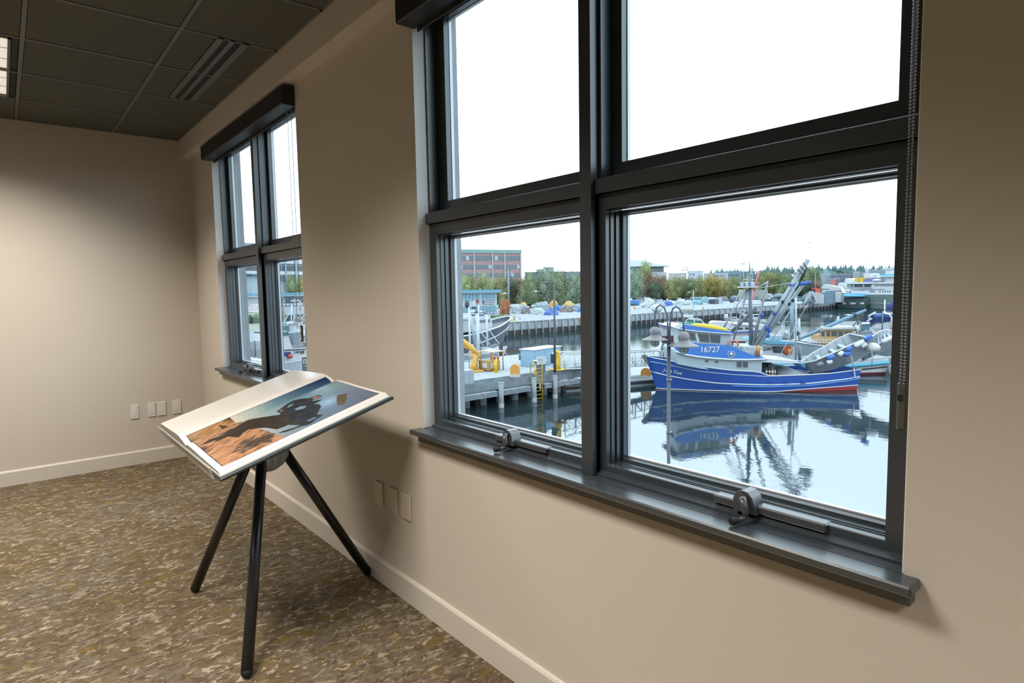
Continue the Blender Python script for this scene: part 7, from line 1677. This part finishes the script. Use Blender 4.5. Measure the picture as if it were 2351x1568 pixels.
txt('DOCK', 'lettering', Matrix(((hd_.x, 0, nr.x, P_.x), (hd_.y, 0, nr.y, P_.y), (0, 1, 0, P_.z), (0, 0, 0, 1))), white_p, so, 9.5*k/.72*.9, ext=.002, bold=True, align='LEFT')
q = MB(); q.box((0, 0, 0), (12*k, .004, .8*k), M=Matrix.Translation(c0+hd_*(5*k)+Vector((0, 0, -20*k))+nr*.008) @ Matrix(((hd_.x, -nr.x, 0, 0), (hd_.y, -nr.y, 0, 0), (0, 0, 1, 0), (0, 0, 0, 1)))); q.build('rule', white_p, so)
q = MB(); b_ = c0+hd_*(20*k); q.cyl((b_.x, b_.y, WZ), (b_.x, b_.y, c0.z-32*k), .04); q.build('post', dkst, so)
# left pane of the far window: shore street
WL = 120
B6 = Bld('house', 520, 600, WL*1.25, WL*1.32, 'white building with grey hipped roof in the far window left pane', 16); z6 = lambda y: B6.z(580, y)
B6.box('walls', 0, B6.len, 0, 16, QZ, z6(632), mat('white_render', S(206, 222, 232), .8)); B6.box('roof_edge', -.8, B6.len+.8, -1, 17, z6(632), z6(629), mat('slate_edge', S(120, 136, 152), .8))
M_ = Matrix(((B6.d.x, B6.n.x, 0, B6.a.x), (B6.d.y, B6.n.y, 0, B6.a.y), (0, 0, 1, 0), (0, 0, 0, 1))); q = MB(); L_ = B6.len; q.add([(-.8, -1, z6(629)), (L_+.8, -1, z6(629)), (L_+.8, 17, z6(629)), (-.8, 17, z6(629)), (L_*.3, 8, z6(619)), (L_*.5, 8, z6(619))], [(0, 1, 5, 4), (1, 2, 5), (2, 3, 4, 5), (3, 0, 4)], M=M_); q.build('roof', mat('pale_slate', S(156, 172, 186), .8), B6.root)
B6.band('window', 561, 566, 635, 647, bwin, .2, ref=580); B6.box('cornice_light', B6.x(576), B6.x(578), -.3, -.01, z6(634), z6(632), dkst)
tree(575, 612, 0, 654, QZ, 'yellow', 'yellow autumn tree in the far window left pane', 'trees seen through the far window', 1, R=128)
tree(560, 600, 0, 664, QZ, 'sage', 'sage green bush tree in the far window left pane', 'trees seen through the far window', 2, R=118)
for a, b_, yt, c, lb in ((548, 572, 676, (180, 190, 194), 'grey porch'), (566, 600, 680, (214, 220, 222), 'white porch')):
    pass
q = MB(); R = 92; a, b_ = atd(566, 716, R), atd(606, 716, R); c, d = atd(578, 701, R+7), atd(612, 701, R+7); q.add([a, b_, d, c, a-Vector((0, 0, .2)), b_-Vector((0, 0, .2)), d-Vector((0, 0, .2)), c-Vector((0, 0, .2))], [(0, 1, 2, 3), (4, 7, 6, 5), (0, 4, 5, 1), (1, 5, 6, 2), (2, 6, 7, 3), (3, 7, 4, 0)])
rs = thing('shed', Vector((b_.x, b_.y, QZ)), 'small shed with pinkish ribbed roof and white eaves in the far window', 'shed'); q.build('roof', mat('pinkish_roof', S(196, 176, 182), .8), rs)
q = MB(); q.tube([a, b_], .12, 6); q.tube([c, d], .12, 6); q.build('eaves', white_p, rs)
for k_ in range(6): q = MB(); f = k_/5; q.tube([a.lerp(b_, f)+Vector((0, 0, .06)), c.lerp(d, f)+Vector((0, 0, .06))], .05, 5); q.build('roof_rib', white_p, rs)
q = MB(); q.loft([[Vector((p.x, p.y, QZ)), Vector((r_.x, r_.y, QZ)), r_-Vector((0, 0, .25)), p-Vector((0, 0, .25))] for p, r_ in ((a, c), (b_, d))], smooth=False); q.build('walls', mat('grey_green_wall', (0, 0, 0)), rs)
# sloping bank with shrubs, pavement and parapet
def strip(name, pts, zs_, m, label=None, st_=True):
    q = MB(); P_ = [atd(x, y, R) for x, y, R in pts]; n_ = len(P_); q.add(P_+[p-Vector((0, 0, .6)) for p in P_], [tuple(range(n_)), tuple(range(n_, 2*n_))[::-1]]+[(i, (i+1) % n_, n_+(i+1) % n_, n_+i) for i in range(n_)]); o = q.build(name, m); return structure(o)
strip('shore_street', [(520, 762, 66), (625, 762, 66), (650, 800, 40), (500, 806, 40)], 0, asph)
strip('shore_bank', [(520, 720, 86), (625, 716, 86), (625, 764, 65), (520, 764, 65)], 0, mat('bank_grey_green', S(168, 178, 164), .9, vary=(.8, .25)))
for i, (px, py, w_, k, lb) in enumerate(((574, 736, 26, 'dark', 'dark green shrub at the left of the bank'), (592, 738, 30, 'sage', 'pale sage shrub in the middle of the bank'), (606, 736, 30, 'sage', 'pale shrub at the mullion end of the bank'), (583, 752, 26, 'sage', 'lower pale shrub on the bank'), (598, 752, 26, 'green', 'lower green shrub on the bank'))):
    g = atd(px, py+12, 74); t = thing('shrub', g, lb+' in the far window', 'shrub', 'shrubs on the bank in the far window'); c = bpy.data.objects.new('foliage', CR[i % 3]); COL.objects.link(c); c.parent = t; s_ = w_*74/FPX; c.scale = (s_*.7, s_*.7, s_*1.0); c.material_slots[0].link = 'OBJECT'; c.material_slots[0].material = LM[k]
q = MB(); R = 40; a, b_ = atd(560, 808, R), atd(640, 805, R); n_ = Vector((a.x, a.y, 0)).normalized(); k = R/FPX
q.loft([[p, p+n_*.3, p+n_*.3+Vector((0, 0, 22*k)), p+Vector((0, 0, 22*k))] for p in (a, b_)], smooth=False); pw_ = q.build('parapet', mat('pale_parapet', S(196, 208, 212), .8)); tag(pw_, 'pale parapet wall beyond the crank in the far window left pane', 'wall')
for f in (.05, .15, .32, .5): 
    p = a.lerp(b_, f); q = MB(); q.cyl(p-n_*.2+Vector((0, 0, -.3)), p-n_*.2+Vector((0, 0, 24*k)), .03); q.build('rail_post', dkst, pw_)
q = MB(); R = 30; c0 = atd(585, 826, R); q.box(c0-Vector((.9, .9, 1.2)), c0+Vector((.9, .9, -.05))); cbt = tag(q.build('dark_brick_plinth', mat('plum_brick', S(104, 92, 100), .8)), 'dark plum plinth under the parapet in the far window', 'plinth')
q = MB(); c0 = atd(590, 836, 26); 
R_ = []
for i in range(10):
    p = atd(566+6*i, 822+.9*i+(i % 2)*2, 26); R_.append([p, p+n_*.8, p+n_*.8-Vector((0, 0, .5)), p-Vector((0, 0, .5))])
q.loft(R_, smooth=False); tag(q.build('white_canopy', white_p), 'crumpled white canopy low in the far window left pane', 'canopy')
